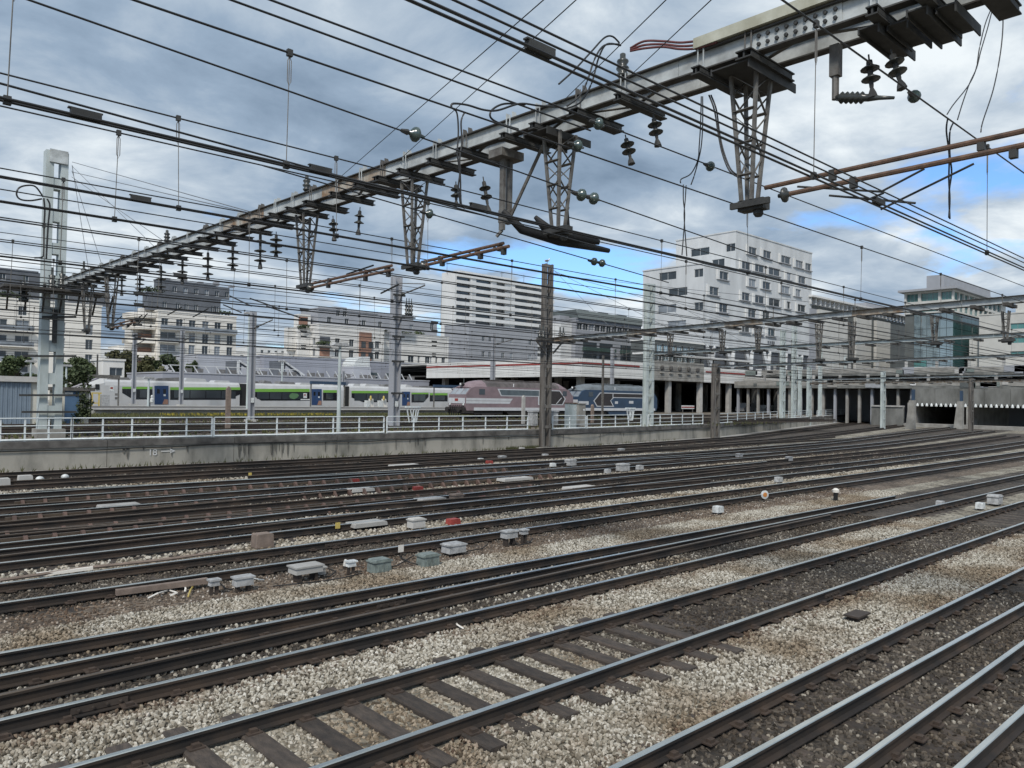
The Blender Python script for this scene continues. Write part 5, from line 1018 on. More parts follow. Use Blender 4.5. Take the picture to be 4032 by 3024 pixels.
sb = thing('station_slab', 'concrete station slab on square columns over the dark undercroft', 'building', (XR1, YC, YARD))
segs = [(2545, 2772, 'conc', 10.9), (2772, 3070, 'canopy', 10.3), (3070, 3210, 'conc', 10.6), (3210, 3330, 'canopy', 10.2), (3330, 3440, 'conc', 10.4)]
for u0, u1, mt, zt in segs:
    a, b = OY(u0, 1500, YC + .6).x, OY(u1, 1500, YC + .6).x; k = max(2, int((b - a) / 5))
    for i in range(k): MB().box((a + (b - a) * i / k + .02, YC + .6, ZS), (a + (b - a) * (i + 1) / k - .02, YC + 1.1, zt)).build('fascia_panel', M[mt], sb)
    if mt == 'canopy': MB().box((a + .5, YC + .54, zt - 1.1), (b - .5, YC + .597, zt - .8)).build('red_stripe', M['red'], sb)
XE = OY(3440, 1500, YC).x
MB().box((XR1 + .51, YC + 1.11, ZS + .02), (XE, 175, ZC - .1)).build('deck', M['deep_shade'], sb)
MB().box((XR1 + .51, 150, YARD), (XE, 150.5, ZS)).build('rear_wall', M['deep_shade'], sb); MB().box((96, 140, YARD), (XR1 + .5, 140.5, ZC)).build('rear_wall', M['deep_shade'], sb); MB().box((XE, YC + 1, YARD), (XE + .5, 150, ZC)).build('end_wall', M['deep_shade'], sb)  # closing walls with the undercroft's darkness put into their colour
for u in (2634, 2758, 2872, 2975, 3060, 3148, 3215, 3290, 3370):
    x = OY(u, 1560, YC + 1.4).x; MB().box((x - .45, YC + 1.2, YARD), (x + .45, YC + 2.0, ZS + .015)).build('column', M['conc_lt'], sb)
    for yy in (98, 112, 126): MB().box((x - .45, yy, YARD), (x + .45, yy + .8, ZS + .015)).build('column', M['conc'], sb)
for u in (2605, 2640, 2675, 2710, 2745):
    x = OY(u, 1445, YC + .6).x; MB().box((x - .5, YC + .3, 8.6), (x + .5, YC + .596, 9.0)).build('bracket_block', M['conc'], sb); MB().lathe((x, YC + .5, 9.6), (x, YC - .2, 9.6), [(0, .5), (.2, .45), (.3, .2)], 12).build('drain_spout', M['coping'], sb)
# vehicles parked in the shade of the undercroft
def ghost(label, u, y, L_, h, mt, cat='van'):
    x = OY(u, 1600, y).x; t = thing('parked_van', label, cat, (x, y, YARD)); m = MB(); z = YARD + .35
    m.prism([(x, z), (x + L_, z), (x + L_, z + h * .5), (x + L_ * .93, z + h * .95), (x + L_ * .8, z + h), (x + L_ * .35, z + h), (x + L_ * .12, z + h * .55), (x, z + h * .45)], 1, y, y + 2); m.build('body', mt, t)
    MB().prism([(x + L_ * .16, z + h * .56), (x + L_ * .36, z + h * .94), (x + L_ * .6, z + h * .94), (x + L_ * .6, z + h * .56)], 1, y - .02, y - .002).build('window', M['glass'], t)
    for dx in (.2, .8): MB().lathe((x + L_ * dx, y - .03, YARD + .33), (x + L_ * dx, y + .2, YARD + .33), [(0, .2), (.02, .33), (.2, .33)], 12).build('wheel', M['rubber'], t)
ghost('silver van parked between the undercroft columns', 2930, 84, 4.6, 1.7, M['box_grey']); ghost('white car half hidden behind the railing at the undercroft', 3010, 83.5, 4.2, 1.3, M['box_white'], 'car')
p = OY(2708, 1612, 78); t = thing('barrier_board', 'red and white barrier board before the undercroft', 'barrier', (p.x, 78, YARD)); MB().box((p.x - 1.9, 77.95, YARD + .9), (p.x + 1.9, 78.0, YARD + 1.5)).build('board', M['box_white'], t); MB().box((p.x - 1.9, 77.92, YARD + 1.1), (p.x + 1.9, 77.948, YARD + 1.3)).build('red_band', M['red'], t)
for s in (-1.5, 1.5): MB().box((p.x + s - .05, 77.96, YARD), (p.x + s + .05, 78.06, YARD + .9)).build('leg', M['grey_steel'], t)

# ---------------------------------------------------------------- buildings
def facade(m, o, ua, un, Wd, z0, z1, holes, depth, mi=0):
    """wall sheet with real openings: o = corner, ua = along, un = inward"""
    o = V(o); ua = V(ua); un = V(un)
    A = sorted({0.0, Wd} | {h[0] for h in holes} | {h[1] for h in holes}); B = sorted({z0, z1} | {h[2] for h in holes} | {h[3] for h in holes})
    def P(a, z, d=0.0): return o + ua * a + un * d + V((0, 0, z - o.z))
    def inside(a, z): return any(h[0] < a < h[1] and h[2] < z < h[3] for h in holes)
    for z, zz_ in zip(B, B[1:]):
        run = None
        for a, b in zip(A, A[1:]):
            solid = not inside((a + b) / 2, (z + zz_) / 2)
            if solid and run is None: run = a
            if run is not None and not solid: m.quad(P(run, z), P(a, z), P(a, zz_), P(run, zz_), mi); run = None
        if run is not None: m.quad(P(run, z), P(A[-1], z), P(A[-1], zz_), P(run, zz_), mi)
    for a, b, z, zz_ in holes:
        m.quad(P(a, z), P(a, z, depth), P(a, zz_, depth), P(a, zz_), mi); m.quad(P(b, z, depth), P(b, z), P(b, zz_), P(b, zz_, depth), mi)
        m.quad(P(a, z), P(b, z), P(b, z, depth), P(a, z, depth), mi); m.quad(P(a, zz_, depth), P(b, zz_, depth), P(b, zz_), P(a, zz_), mi)
WIN = {}
def window(parent, o, ua, un, h, depth, gm, fm, mull=1):
    a, b, z, zz_ = h; w, hh = round(b - a, 2), round(zz_ - z, 2); along = 'x' if abs(V(ua).x) > .5 else 'y'; key = (w, hh, along, gm.name, fm.name, mull)
    if key not in WIN:
        def bx(a0, a1, d0, d1, z0_, z1_): return ((a0, d0, z0_), (a1, d1, z1_)) if along == 'x' else ((d0, a0, z0_), (d1, a1, z1_))
        f = MB(); t_ = .09
        for q in ((0.01, t_, 0, .08, 0.01, hh - .01), (w - t_, w - .01, 0, .08, 0.01, hh - .01), (t_ + .001, w - t_ - .001, .002, .078, 0.01, t_), (t_ + .001, w - t_ - .001, .002, .078, hh - t_, hh - .01)): f.box(*bx(*q))
        for k in range(mull): c = w * (k + 1) / (mull + 1); f.box(*bx(c - .03, c + .03, .004, .076, t_ + .001, hh - t_ - .001))
        WIN[key] = (f.mesh('window', fm), MB().box(*bx(.02, w - .02, .085, .1, .02, hh - .02)).mesh('pane', gm))
    fo, po = WIN[key]; p = V(o) + V(ua) * a + V(un) * (depth - .1) + V((0, 0, z - V(o).z)); 
    wo = inst('window', fo, parent, p); q = bpy.data.objects.new('pane', po); C.objects.link(q); q.parent = wo
def grid(a0, da, w, na, zs, h, skip=()): return [(a0 + i * da, a0 + i * da + w, z, z + h) for j, z in enumerate(zs) for i in range(na) if (i, j) not in skip]
def block(name, label, X0, X1, Y0, Y1, z0, z1, mt, front=(), left=(), gm=None, fm=None, depth=.3, roof=None, mull=1, cat='building', par=None, nm='wall', parapet=True, gms=None):
    t = par or thing(name, label, cat, (X0, Y0, z0))
    gm = gm or M['glass']; fm = fm or M['frame_w']; m = MB()
    facade(m, (X0, Y0, z0), (1, 0, 0), (0, 1, 0), X1 - X0, z0, z1, list(front), depth); facade(m, (X0, Y1, z0), (0, -1, 0), (1, 0, 0), Y1 - Y0, z0, z1, [(Y1 - Y0 - h[1], Y1 - Y0 - h[0], h[2], h[3]) for h in left], depth)
    m.quad((X1, Y0, z0), (X1, Y1, z0), (X1, Y1, z1), (X1, Y0, z1)); m.quad((X1, Y1, z0), (X0, Y1, z0), (X0, Y1, z1), (X1, Y1, z1)); m.quad((X0, Y0, z1), (X1, Y0, z1), (X1, Y1, z1), (X0, Y1, z1))
    m.build(nm, mt, t)
    rr = random.Random(hash(label or nm) % 1000)
    for h in front: window(t, (X0, Y0, z0), (1, 0, 0), (0, 1, 0), h, depth, gms[int(rr.random() * len(gms))] if gms else gm, fm, mull)
    for h in left: window(t, (X0, Y0, z0), (0, 1, 0), (1, 0, 0), h, depth, gms[int(rr.random() * len(gms))] if gms else gm, fm, mull)
    if parapet: MB().box((X0 - .15, Y0 - .15, z1 + .002), (X1 + .15, Y1 + .15, z1 + .3)).build('roof_edge', roof or mt, t)
    return t
GL = [M['glass'], M['glass'], M['glass_lt']]
def balcony(t, x0, x1, y, z, d=1.2, mt=None, rail_=True):
    b = MB().box((x0, y - d, z - .18), (x1, y - .003, z)).build('balcony', mt or M['cream'], t)
    if rail_: MB().box((x0 + .02, y - d + .02, z + .002), (x1 - .02, y - d + .06, z + 1.0)).build('balustrade', M['glass_lt'], b)
def roof_plants(label, x0, x1, y, z, seed, n=10):
    r = random.Random(seed); m = MB()
    for k in range(n): leaf_cloud(m, (r.uniform(x0, x1), y + r.uniform(0, 1.5), z + r.uniform(.3, 1.0)), .9, .8, .55, 36, .22, r)
    o = m.build('roof_shrubs', M['leaf'], at=((x0 + x1) / 2, y, z)); tag(o, label, 'shrub', 'shrubs on roof terraces')
YB = 190.0
def bx_(u, v, y=YB): return OY(u, v, y)
# block A far left
xa0, xa1 = bx_(-260, 1300).x, bx_(398, 1300).x; zA = 22.4; fl = [6.2, 9.3, 12.6, 15.9, 19.3]
frA = [(a, a + 1.5, z, z + 2.3) for z in fl[:4] for a in (xa1 - xa0 - 3.1, xa1 - xa0 - 8.6)] + [(a, a + 2.6, z, z + 2.3) for z in fl[:4] for a in (xa1 - xa0 - 16.5, xa1 - xa0 - 20.5, xa1 - xa0 - 24.2)] + [(a, a + 1.6, 19.2, 21.2) for a in (xa1 - xa0 - 9, xa1 - xa0 - 16, xa1 - xa0 - 22)]
tA = block('apartment_block', 'cream apartment block at the far left behind the pale pillar', xa0, xa1, YB, YB + 16, YARD, zA, M['cream'], frA, (), gms=GL, mull=1)
for z in fl[:4]: balcony(tA, xa1 - 25, xa1 - 13.2, YB, z, 1.4)
block('', '', xa0 + 2, xa1 - 2.5, YB + 2, YB + 6, zA + .31, zA + 3.4, M['slate'], grid(4, 4.2, 1.2, 7, [zA + .9], 1.7), (), par=tA, nm='attic'); block('', '', xa0 + 4, xa1 - 12, YB + 3.5, YB + 6, zA + 3.72, zA + 6.6, M['slate'], grid(3, 4.2, 1.2, 4, [zA + 4.3], 1.5), (), par=tA, nm='upper_attic')
roof_plants('green terrace shrubs on the roof of the far left block', xa0 + 8, xa1 - 14, YB + .6, zA + .32, 3, 14)
# block B
xb0, xb1 = bx_(622, 1300).x, bx_(930, 1300).x; zB = 22.6; W_ = xb1 - xb0; px_ = lambda zx: bx_(zx * .4822, 1300).x - xb0
yBl = 190 + 14
frB = [(px_(c) - .75, px_(c) + .75, z, z + 2.4) for z in (9.2, 12.6, 15.5) for c in (1570, 1678, 1778, 1878)] + [(px_(c) - .8, px_(c) + .8, 18.75, 21.0) for c in (1345, 1465, 1570, 1678, 1778, 1878)] + [(px_(1345) - 1, px_(1345) + 2.6, z, z + 2.2) for z in (9.2, 12.6, 15.6)]
tB = block('apartment_block', 'cream apartment block with curved balconies under a dark slate attic', xb0, xb1, YB, YB + 16, YARD, zB, M['cream'], frB, [], gms=GL)
balcony(tB, xb0 + .2, xb1 - .1, YB, 18.35, 1.1); balcony(tB, xb0 + .1, px_(1470) + xb0, YB, 15.4, 1.3); balcony(tB, xb0 + .1, px_(1470) + xb0, YB, 12.2, 1.3)
# rounded balcony corner at its left
for k, z in enumerate((8.6, 11.8, 15.2, 18.5, 21.2)):
    cx, cy = xb0 - 3.2, YB + 4.5; poly = [(cx + 3.1, cy + 4), (cx + 3.1, cy - 3.2)] + [(cx + 2.4 - 4.6 * math.sin(a), cy - 3.2 + 3.2 * (1 - math.cos(a))) for a in [i * math.pi / 16 for i in range(1, 9)]] + [(cx - 2.2, cy + 4)]
    b = MB().prism(poly, 2, z - .25, z + .05).build('balcony', M['cream'], tB); inner = [(x_, y_) for x_, y_ in poly]; m = MB()
    for p0, p1 in zip(poly[1:-1], poly[2:]): m.bar((p0[0], p0[1] + .05, z + .5), (p1[0], p1[1] + .05, z + .5), .1, .9)
    m.build('parapet', M['cream'], b); MB().box((xb0 - 2.8, YB + 4.2, z + .06), (xb0 - .05, YB + 6, z + 2.2)).build('terracotta_recess', M['terra'] if k < 3 else M['cream2'], tB)
MB().box((xb0 - 3.0, YB + 6.01, YARD), (xb0 - .01, YB + 15, 21.5)).build('stair_wing', M['cream2'], tB)
xt0, xt1 = bx_(1175 * .4822, 1200).x, bx_(1830 * .4822, 1200).x
block('', '', xt0 + 1.5, xt1, YB + 2.2, YB + 6, zB + .31, zB + 4.3, M['slate'], [(bx_(c * .4822, 1200).x - xt0 - 2.0, bx_(c * .4822, 1200).x - xt0 - 1.0, zB + .8, zB + 2.6) for c in (1370, 1480, 1550, 1630, 1770, 1800)], (), par=tB, nm='attic', gms=GL)
block('', '', xt0 + 4.0, xt1 - 1.0, YB + 3.5, YB + 6, zB + 4.62, zB + 7.8, M['slate'], grid(3.5, 2.6, 1.1, 6, [zB + 5.2], 1.5), (), par=tB, nm='upper_attic', gms=GL)
for k in range(5): MB().box((xt0 + 6 + 4 * k, YB + 4, zB + 8.11), (xt0 + 7.2 + 4 * k, YB + 5.4, zB + 8.11 + .5 + .4 * (k % 2))).build('chimney', M['greyb'], tB)
roof_plants('terrace shrub on the right roof corner of the balcony block', xb1 - 3.5, xb1 - 1, YB + .5, zB + .32, 4, 6); roof_plants('green terrace shrubs on the left attic of the balcony block', xt0 + .5, xt0 + 5, YB + 2, zB + 4.6, 5, 10)
# block C, stepped, with terracotta recesses
YCc = 205.0; c_ = lambda x, y: OY(900 + x * .4822, 1000 + y * .4822, YCc)
xc0, xc1 = c_(735, 700).x, c_(1270, 700).x; zc = c_(735, 575).z
holes = [(c_(c, 0).x - xc0 - .8, c_(c, 0).x - xc0 + .8, z, z + 2.2) for z in (8.2, 11.5, 14.9, 18.2) for c in (905, 1020, 1230)]
tC = block('apartment_block', 'stepped grey and white block with terracotta loggias in the middle distance', xc0, xc1, YCc, YCc + 15, YARD, zc, M['cream2'], holes, [(2 + 4 * i, 3.6 + 4 * i, z, z + 2.2) for z in (8.2, 11.5, 14.9, 18.2) for i in range(3)], gms=GL)
for z in (8.0, 11.3, 14.7, 18.0): balcony(tC, xc0 - .4, c_(850, 0).x, YCc, z, 1.6, M['cream2'], False); MB().box((xc0 + .4, YCc - .08, z + .01), (c_(850, 0).x - .3, YCc - .004, z + 2.7)).build('loggia_back', M['terra'] if z < 17 else M['slate'], tC)
tx0, tx1 = c_(1080, 0).x, c_(1178, 0).x; tt = MB().box((tx0, YCc - .35, 4), (tx1, YCc - .004, c_(1100, 640).z)).build('terracotta_bay', M['terra'], tC)
for z in (5.2, 8.4, 11.6, 14.8, 18):
    for s in (.6, 3.2): MB().box((tx0 + s, YCc - .40, z), (tx0 + s + 1.6, YCc - .352, z + 2.0)).build('bay_window', M['glass'], tC)
block('', '', c_(745, 0).x + 1, c_(1250, 0).x, YCc + 2, YCc + 13, zc + .31, c_(900, 455).z, M['greyb'], [(c_(c, 0).x - c_(745, 0).x - 1.5, c_(c, 0).x - c_(745, 0).x - .2, zc + 3.2, zc + 5.4) for c in (930, 985)] + grid(3, 6, 1.4, 6, [zc + .8], 1.9), (), par=tC, nm='attic', gms=GL)
MB().box((c_(930, 0).x, YCc + 4, c_(900, 455).z + .31), (c_(1030, 0).x, YCc + 8, c_(960, 425).z)).build('lift_house', M['greyb'], tC)
MB().box((c_(650, 0).x, YCc + 5, YARD), (xc0 - .02, YCc + 8, c_(650, 480).z)).build('side_tower', M['cream2'], tC); MB().box((c_(650, 0).x, YCc + 4.95, c_(650, 570).z), (c_(725, 0).x, YCc + 4.996, c_(650, 500).z)).build('terracotta_panel', M['terra'], tC)
MB().box((c_(585, 0).x, YCc + 7, YARD), (c_(650, 0).x - .02, YCc + 9, c_(600, 590).z)).build('side_wing', M['cream2'], tC)
for k, z in enumerate((9.5, 13, 16.5)): MB().box((c_(575, 0).x, YCc + 6.2, z), (c_(655, 0).x, YCc + 6.99, z + .9)).build('balcony', M['cream'], tC)
for a, b, y_, z_, lb in ((650, 740, YCc + 3.5, c_(650, 600).z, 'terrace shrubs on the left shoulder of the stepped block'), (735, 850, YCc - 1.5, 18.2, 'planting on the upper corner balcony of the stepped block')): roof_plants(lb, c_(a, 0).x, c_(b, 0).x, y_, z_, 7, 8)
# block D low, right of C
xd0, xd1 = c_(1275, 0).x, c_(1870, 0).x; zD = c_(1500, 650).z; hd = [(c_(c, 0).x - xd0, c_(c, 0).x - xd0 + w, z, z + 2.1) for z, cs in ((14.6, ((1280, 1.5), (1540, 2.4), (1620, .9), (1680, 2.0), (1720, .8), (1765, .9), (1815, 1.6))), (11.0, ((1455, .8), (1540, 2.4), (1620, .9), (1680, 3.4), (1760, 2))), (7.4, ((1540, 2.4), (1620, .9), (1680, 3.4)))) for c, w in cs]
tD = block('apartment_block', 'low white block with a green roof terrace left of the tower', xd0, xd1, YCc + 4, YCc + 18, YARD, zD, M['cream2'], hd, (), gms=GL)
for z in (7.2, 10.8, 14.4): balcony(tD, c_(1530, 0).x, c_(1840, 0).x, YCc + 4, z, 1.3, M['cream2'], False)
block('', '', c_(1420, 0).x, c_(1830, 0).x, YCc + 8, YCc + 17, zD + .31, c_(1600, 535).z, M['greyb'], [(c_(1775, 0).x - c_(1420, 0).x, c_(1775, 0).x - c_(1420, 0).x + 1.6, zD + 2.5, zD + 5), (3, 5, zD + 1.5, zD + 3.6)], (), par=tD, nm='attic', gms=GL)
roof_plants('dense hedge on the roof terrace left of the tower', c_(1475, 0).x, c_(1680, 0).x, YCc + 5, zD + .3, 8, 18); roof_plants('smaller hedge on the roof terrace nearer the lattice mast', c_(1285, 0).x, c_(1380, 0).x, YCc + 5, zD + .3, 9, 9)
block('apartment_block', 'pale grey low block between the tower and the brown post', OY(1870, 0, 225).x, OY(2140, 0, 225).x, 225, 240, YARD, OY(1990, 1290, 225).z, M['greyb'], [(OY(1700 + c * .4822, 0, 225).x - OY(1870, 0, 225).x, OY(1700 + c * .4822, 0, 225).x - OY(1870, 0, 225).x + 1.6, z, z + 2.2) for z in (10.5, 14.5, 19, 25) for c in (460, 515, 620, 690, 840)], (), gms=GL, cat='building')
# tower
YT = 240.0; t_ = lambda x, y: OY(1700 + x * .4822, 1000 + y * .4822, YT)
TX0 = t_(205, 300).x; TX1 = t_(1010, 300).x; TZ = t_(205, 150).z; xl = OY(1700 + 105 * .4822, 1300, YT)
tE = thing('residential_tower', 'tall white residential tower with long dark loggia bands', 'tower block', (TX0, YT, YARD))
nfl = 17; fh = 56 * .4822 / FPX * (t_(500, 300).x * fwd.x + YT * fwd.y)
dl = 9.0
m = MB(); m.box((TX0 + .01, YT + 1.2, YARD), (TX1, YT + 9, TZ)); m.build('core', M['tower_gap'], tE)
for z0_ in range(1): MB().box((TX0 - .8, YT + .2, YARD), (TX0, YT + 9, TZ + .6)).build('side_wall', M['tower'], tE)
SX = [TX0, t_(330, 0).x, t_(490, 0).x, t_(640, 0).x, t_(880, 0).x, TX1]
for k in range(nfl):
    z = TZ - fh * k
    for i, (a, b) in enumerate(zip(SX, SX[1:])):
        yo = (0, -.25, -.5, -.2, .5)[i]; MB().box((a + .01, YT + yo, z - fh * .5), (b - .01, YT + 1.19, z)).build('parapet_band', M['tower'], tE)
    for (a, b, kd) in ((220, 325, 'g'), (372, 492, 'g'), (540, 555, 'd'), (592, 606, 'd'), (692, 798, 'g'), (850, 880, 'd')):
        MB().box((t_(a, 0).x, YT + 1.1, z - fh * .97), (t_(b, 0).x, YT + 1.195, z - fh * .52)).build('loggia_window', M['glass'], tE)
    for a, b in ((326, 371), (494, 538), (608, 690)): MB().box((t_(a, 0).x, YT + .25, z - fh + .02), (t_(b, 0).x, YT + 1.19, z - fh * .5 - .02)).build('pier_panel', M['tower'], tE)
MB().box((TX0 + 4, YT + 3, TZ + .01), (t_(700, 0).x, YT + 8, TZ + 1.6)).build('roof_house', M['tower'], tE)
for x in (t_(640, 0).x, t_(820, 0).x, t_(190, 0).x):
    MB().tube([(x, YT + 5, TZ), (x, YT + 5, TZ + 4.5)], .09, 5).build('antenna', M['grey_steel'], tE); MB().bar((x - 1.2, YT + 5, TZ + 3.4), (x + 1.2, YT + 5, TZ + 3.8), .1).build('antenna_arm', M['grey_steel'], tE)
# grey building F behind the canopy
YF = 150.0; zf = lambda x, y: OY(1700 + x * .4822, 1000 + y * .4822, YF)
fx0, fx1 = zf(1185, 0).x, zf(1720, 0).x; zF = zf(1185, 530).z
tF = block('office_block', 'grey office block with ribbon windows and a sloping roof right of the brown post', fx0, fx1, YF, YF + 12, 10.0, zF, M['greyb'], [(fx0 * 0 + .6 + i * 2.6, 2.9 + i * 2.6, zF - 3.0, zF - 1.2) for i in range(int((fx1 - fx0) / 2.6) - 1)], [(2 + i * 5, 4 + i * 5, zF - 3.0, zF - 1.3) for i in range(2)], gm=M['glass'], gms=GL)
MB().prism([(fx0 - .8, zF + 2.6), (fx0 + .6, zF + .32), (fx1 + .5, zF + .32), (fx1 + .5, zF + 2.3)], 1, YF - .6, YF + 12).build('sloping_roof', mat('green_grey_roof', (0.23, 0.26, 0.25), .6, var=.15), tF)
for k in range(3): MB().box((fx0 + 6 + 9 * k, YF + 4, zF + 2.5), (fx0 + 10 + 9 * k, YF + 7, zF + 3.5)).build('roof_unit', M['slate'], tF)
for j, z in enumerate((10.8, 14.2, 17.6)):
    for s in (0.1, .34, .66): 
        x = fx0 + (fx1 - fx0) * s; MB().box((x, YF - 1.3, z), (x + 6.5, YF - .004, z + 1.0)).build('green_balcony', mat('dark_green_panel', (0.05, 0.085, 0.07), .5, var=.2) if j == 0 and s == .1 else MATS['dark_green_panel'], tF); MB().box((x + .2, YF - .05, z + 1.02), (x + 6.2, YF - .006, z + 2.6)).build('balcony_window', M['glass'], tF)
xw0, xw1 = zf(990, 0).x, fx0 - .05; MB().box((xw1 - 4.5, YF + 1.5, 8), (xw1, YF + 7, zf(1100, 560).z)).build('white_wing', M['tower'], tF); MB().box((xw1 - 4, YF + 2.5, zf(1100, 560).z + .01), (xw1, YF + 8, zf(1100, 495).z)).build('grey_upper_wing', M['greyb'], tF)
# sheds behind the train
def shed(label, u0, u1, vt, y, depth, mt, ribs=True, z0=YARD):
    a, b = OY(u0, vt, y), OY(u1, vt, y); zt = (a.z + b.z) / 2; t = thing('depot_shed', label, 'shed', (a.x, y, z0), 'grey depot sheds behind the train'); n = max(3, int((b.x - a.x) / 3.0))
    for i in range(n): x0_ = a.x + (b.x - a.x) * i / n; x1_ = a.x + (b.x - a.x) * (i + 1) / n; MB().box((x0_ + .01, y, z0), (x1_ - .01, y + .25, zt)).build('cladding_panel', mt, t)
    MB().box((a.x, y + .252, z0), (b.x, y + depth, zt - .1)).build('shed_body', mt, t); MB().box((a.x - .1, y - .1, zt + .002), (b.x + .1, y + depth + .1, zt + .2)).build('roof_edge', M['shed2'], t); return t, a.x, b.x, zt
shed('long pale depot shed behind the first coach', 779, 1038, 1403, 150, 20, M['shed2']); shed('large lilac grey depot shed behind the second coach', 1040, 1394, 1410, 148, 20, M['shed'])
tK, ka, kb, kz = shed('grey shed with turquoise windows left of the white canopy', 1396, 1700, 1430, 146, 18, M['shed'])
for u in (1445, 1520, 1615):
    x = OY(u, 1470, 146).x; w_ = MB().box((x, 145.9, 5.2), (x + 2.6, 145.996, 8.6)).build('window', M['glass_sky'], tK)
    for k in range(3): MB().box((x, 145.86, 5.9 + k * .9), (x + 2.6, 145.898, 6.1 + k * .9)).build('window_bar', M['frame_w'], w_)
tL, la2, lb2, lz = shed('low lilac shed with white tilted roof frames right behind the train', 640, 1690, 1487, 126, 18, M['shed'])
for i in range(26):
    x = la2 + 2 + i * (lb2 - la2 - 4) / 26; MB().bar((x, 126.6, lz + .2), (x - .7, 126.6, lz + 1.25), .16).build('roof_frame', M['frame_w'], tL)
    if i % 3: MB().box((x + .1, 127.4, lz + .21), (x + 1.2, 128.4, lz + .9)).build('roof_vent', M['roof_kit'], tL)
MB().bar((la2 + 1, 126.6, lz + 1.3), (la2 + (lb2 - la2) * .45, 126.6, lz + 1.3), .12).build('roof_frame_rail', M['frame_w'], tL)
for u, lb in ((940, 'left dark sloped rooflight dormer on the lilac shed'), (1115, 'right dark sloped rooflight dormer on the lilac shed')):
    a = OY(u, 1420, 127.5); b = OY(u + 88, 1475, 127.5); t = thing('rooflight_dormer', lb, 'rooflight', (a.x, 127.5, lz)); m = MB(); m.prism([(a.x, lz + .2), (b.x, lz + .2), (a.x + .9, a.z), (a.x, a.z)], 1, 128.2, 133); m.build('glazing', M['slate'], t)
    MB().bar((a.x + .15, 128, lz + .2), (a.x + .15, 128, a.z), .35).build('end_frame', M['frame_w'], t); MB().bar((a.x + .3, 128, a.z), (b.x, 128, lz + .4), .3).build('end_frame', M['frame_w'], t); MB().prism([(a.x + .4, lz + .25), (a.x + 3.4, lz + .25), (a.x + .8, a.z - .8)], 1, 128.1, 128.18).build('end_panel', M['shed2'], t)
x = OY(1395, 1430, 143).x; t = thing('dome_rooflight', 'white curved dome rooflight beside the grey shed', 'rooflight', (x, 143, 8)); x2 = OY(1440, 1430, 143).x; zz0 = OY(1420, 1438, 143).z
MB().prism([(x, zz0 - .3)] + [(x2 - (x2 - x) * math.cos(a), zz0 - .3 + 2.2 * math.sin(a)) for a in [i * math.pi / 16 for i in range(1, 9)]] + [(x2 + 1, zz0 + 1.9), (x2 + 1, zz0 - .3)], 1, 143, 149).build('shell', M['box_white'], t)
MB().box((x - .2, 142.8, YARD), (x2 + 1.2, 149.2, zz0 - .302)).build('base', M['shed2'], t)
xx0, xx1 = OY(405, 1450, 135).x, OY(490, 1450, 135).x; t = block('depot_house', 'small white depot house between the trees left of the balcony block', xx0, xx1, 135, 142, YARD, OY(440, 1420, 135).z, M['cream2'], [(1.0, 3.0, 6.0, 7.4)], ())
# distant roofs
for i, (u0, u1, v, y, mt) in enumerate(((395, 540, 1375, 420, 'tower'), (985, 1180, 1365, 400, 'tower'), (930, 1000, 1385, 350, 'cream2'), (470, 535, 1362, 430, 'cream'), (1085, 1200, 1390, 330, 'cream2'))):
    a, b = OY(u0, v, y), OY(u1, v, y); block('distant_building', ('pale roofline in the gap between the two cream blocks', 'distant white roofs right of the balcony block', 'small cream roof beside the lattice of wires', 'tiny cream gable behind the olive tree', 'low cream roof left of the stepped block')[i], a.x, b.x, y, y + 20, YARD, a.z, M[mt], grid(2, 4, 1.6, max(1, int((b.x - a.x) / 4) - 1), [a.z - 3.2, a.z - 6.6], 1.8), ())
# ---------------------------------------------------------------- white hotel on the slab
YH = 98.0; h4 = lambda x, y: (2500 + x * .5424, 850 + y * .5424)
HX0 = OY(*h4(505, 345), YH).x; HX1 = OY(*h4(735, 112), YH).x; HX2 = OY(*h4(1285, 290), YH).x; HZ0 = 16.2; HZ1 = OY(*h4(505, 345), YH).z; HZ2 = OY(*h4(735, 112), YH).z
YL1 = OX(*h4(60, 390), HX0).y; YL2 = OX(*h4(300, 190), HX1).y
rowsH = [((820, 885, 255), (925, 990, 280), (1055, 1130, 318), (1160, 1220, 350), (1230, 1280, 370)), ((770, 840, 360), (865, 940, 380), (965, 1055, 405), (1095, 1135, 438), (1180, 1240, 465)),
         ((608, 680, 433), (705, 775, 458), (820, 880, 485), (920, 985, 505), (1055, 1125, 535), (1160, 1205, 558), (1225, 1280, 575)), ((535, 610, 545), (655, 725, 565), (770, 835, 585), (865, 940, 605), (965, 1055, 628), (1095, 1130, 648), (1175, 1240, 670)),
         ((605, 675, 670), (705, 770, 688), (815, 880, 708), (920, 980, 722)), ((770, 835, 815), (865, 930, 830), (960, 1020, 845), (535, 600, 790))]
def hwin(row):
    o = []
    for a, b, c in row:
        p, q = OY(*h4(a, c), YH), OY(*h4(b, c), YH); z = (p.z + q.z) / 2; o.append((p.x, q.x, z - .95, z + .95))
    return o
WH = [w for r in rowsH for w in hwin(r)]
def flat(ws, x0): # same sill line per storey
    return [(a - x0, b - x0, z0_, z1_) for a, b, z0_, z1_ in ws]
tG = thing('hotel', 'large white hotel block with boxed windows and a stepped left side', 'hotel', (HX0, YH, 10.3))
def hleft(l, X):
    o = []
    for a, b, c in l:
        p, q = OX(*h4(a, c), X), OX(*h4(b, c), X); y0, y1 = min(p.y, q.y), max(p.y, q.y); z = (p.z + q.z) / 2; o.append((y0 - YH, y1 - YH, z - .95, z + .95))
    return o
lowW = [w for w in WH if w[0] > HX0 + .5 and w[1] < HX1 - .3]; hiW = [w for w in WH if w[0] > HX1 + .3 and w[1] < HX2 - .2]
GH = [M['glass'], M['glass'], M['glass'], M['glass_lt']]
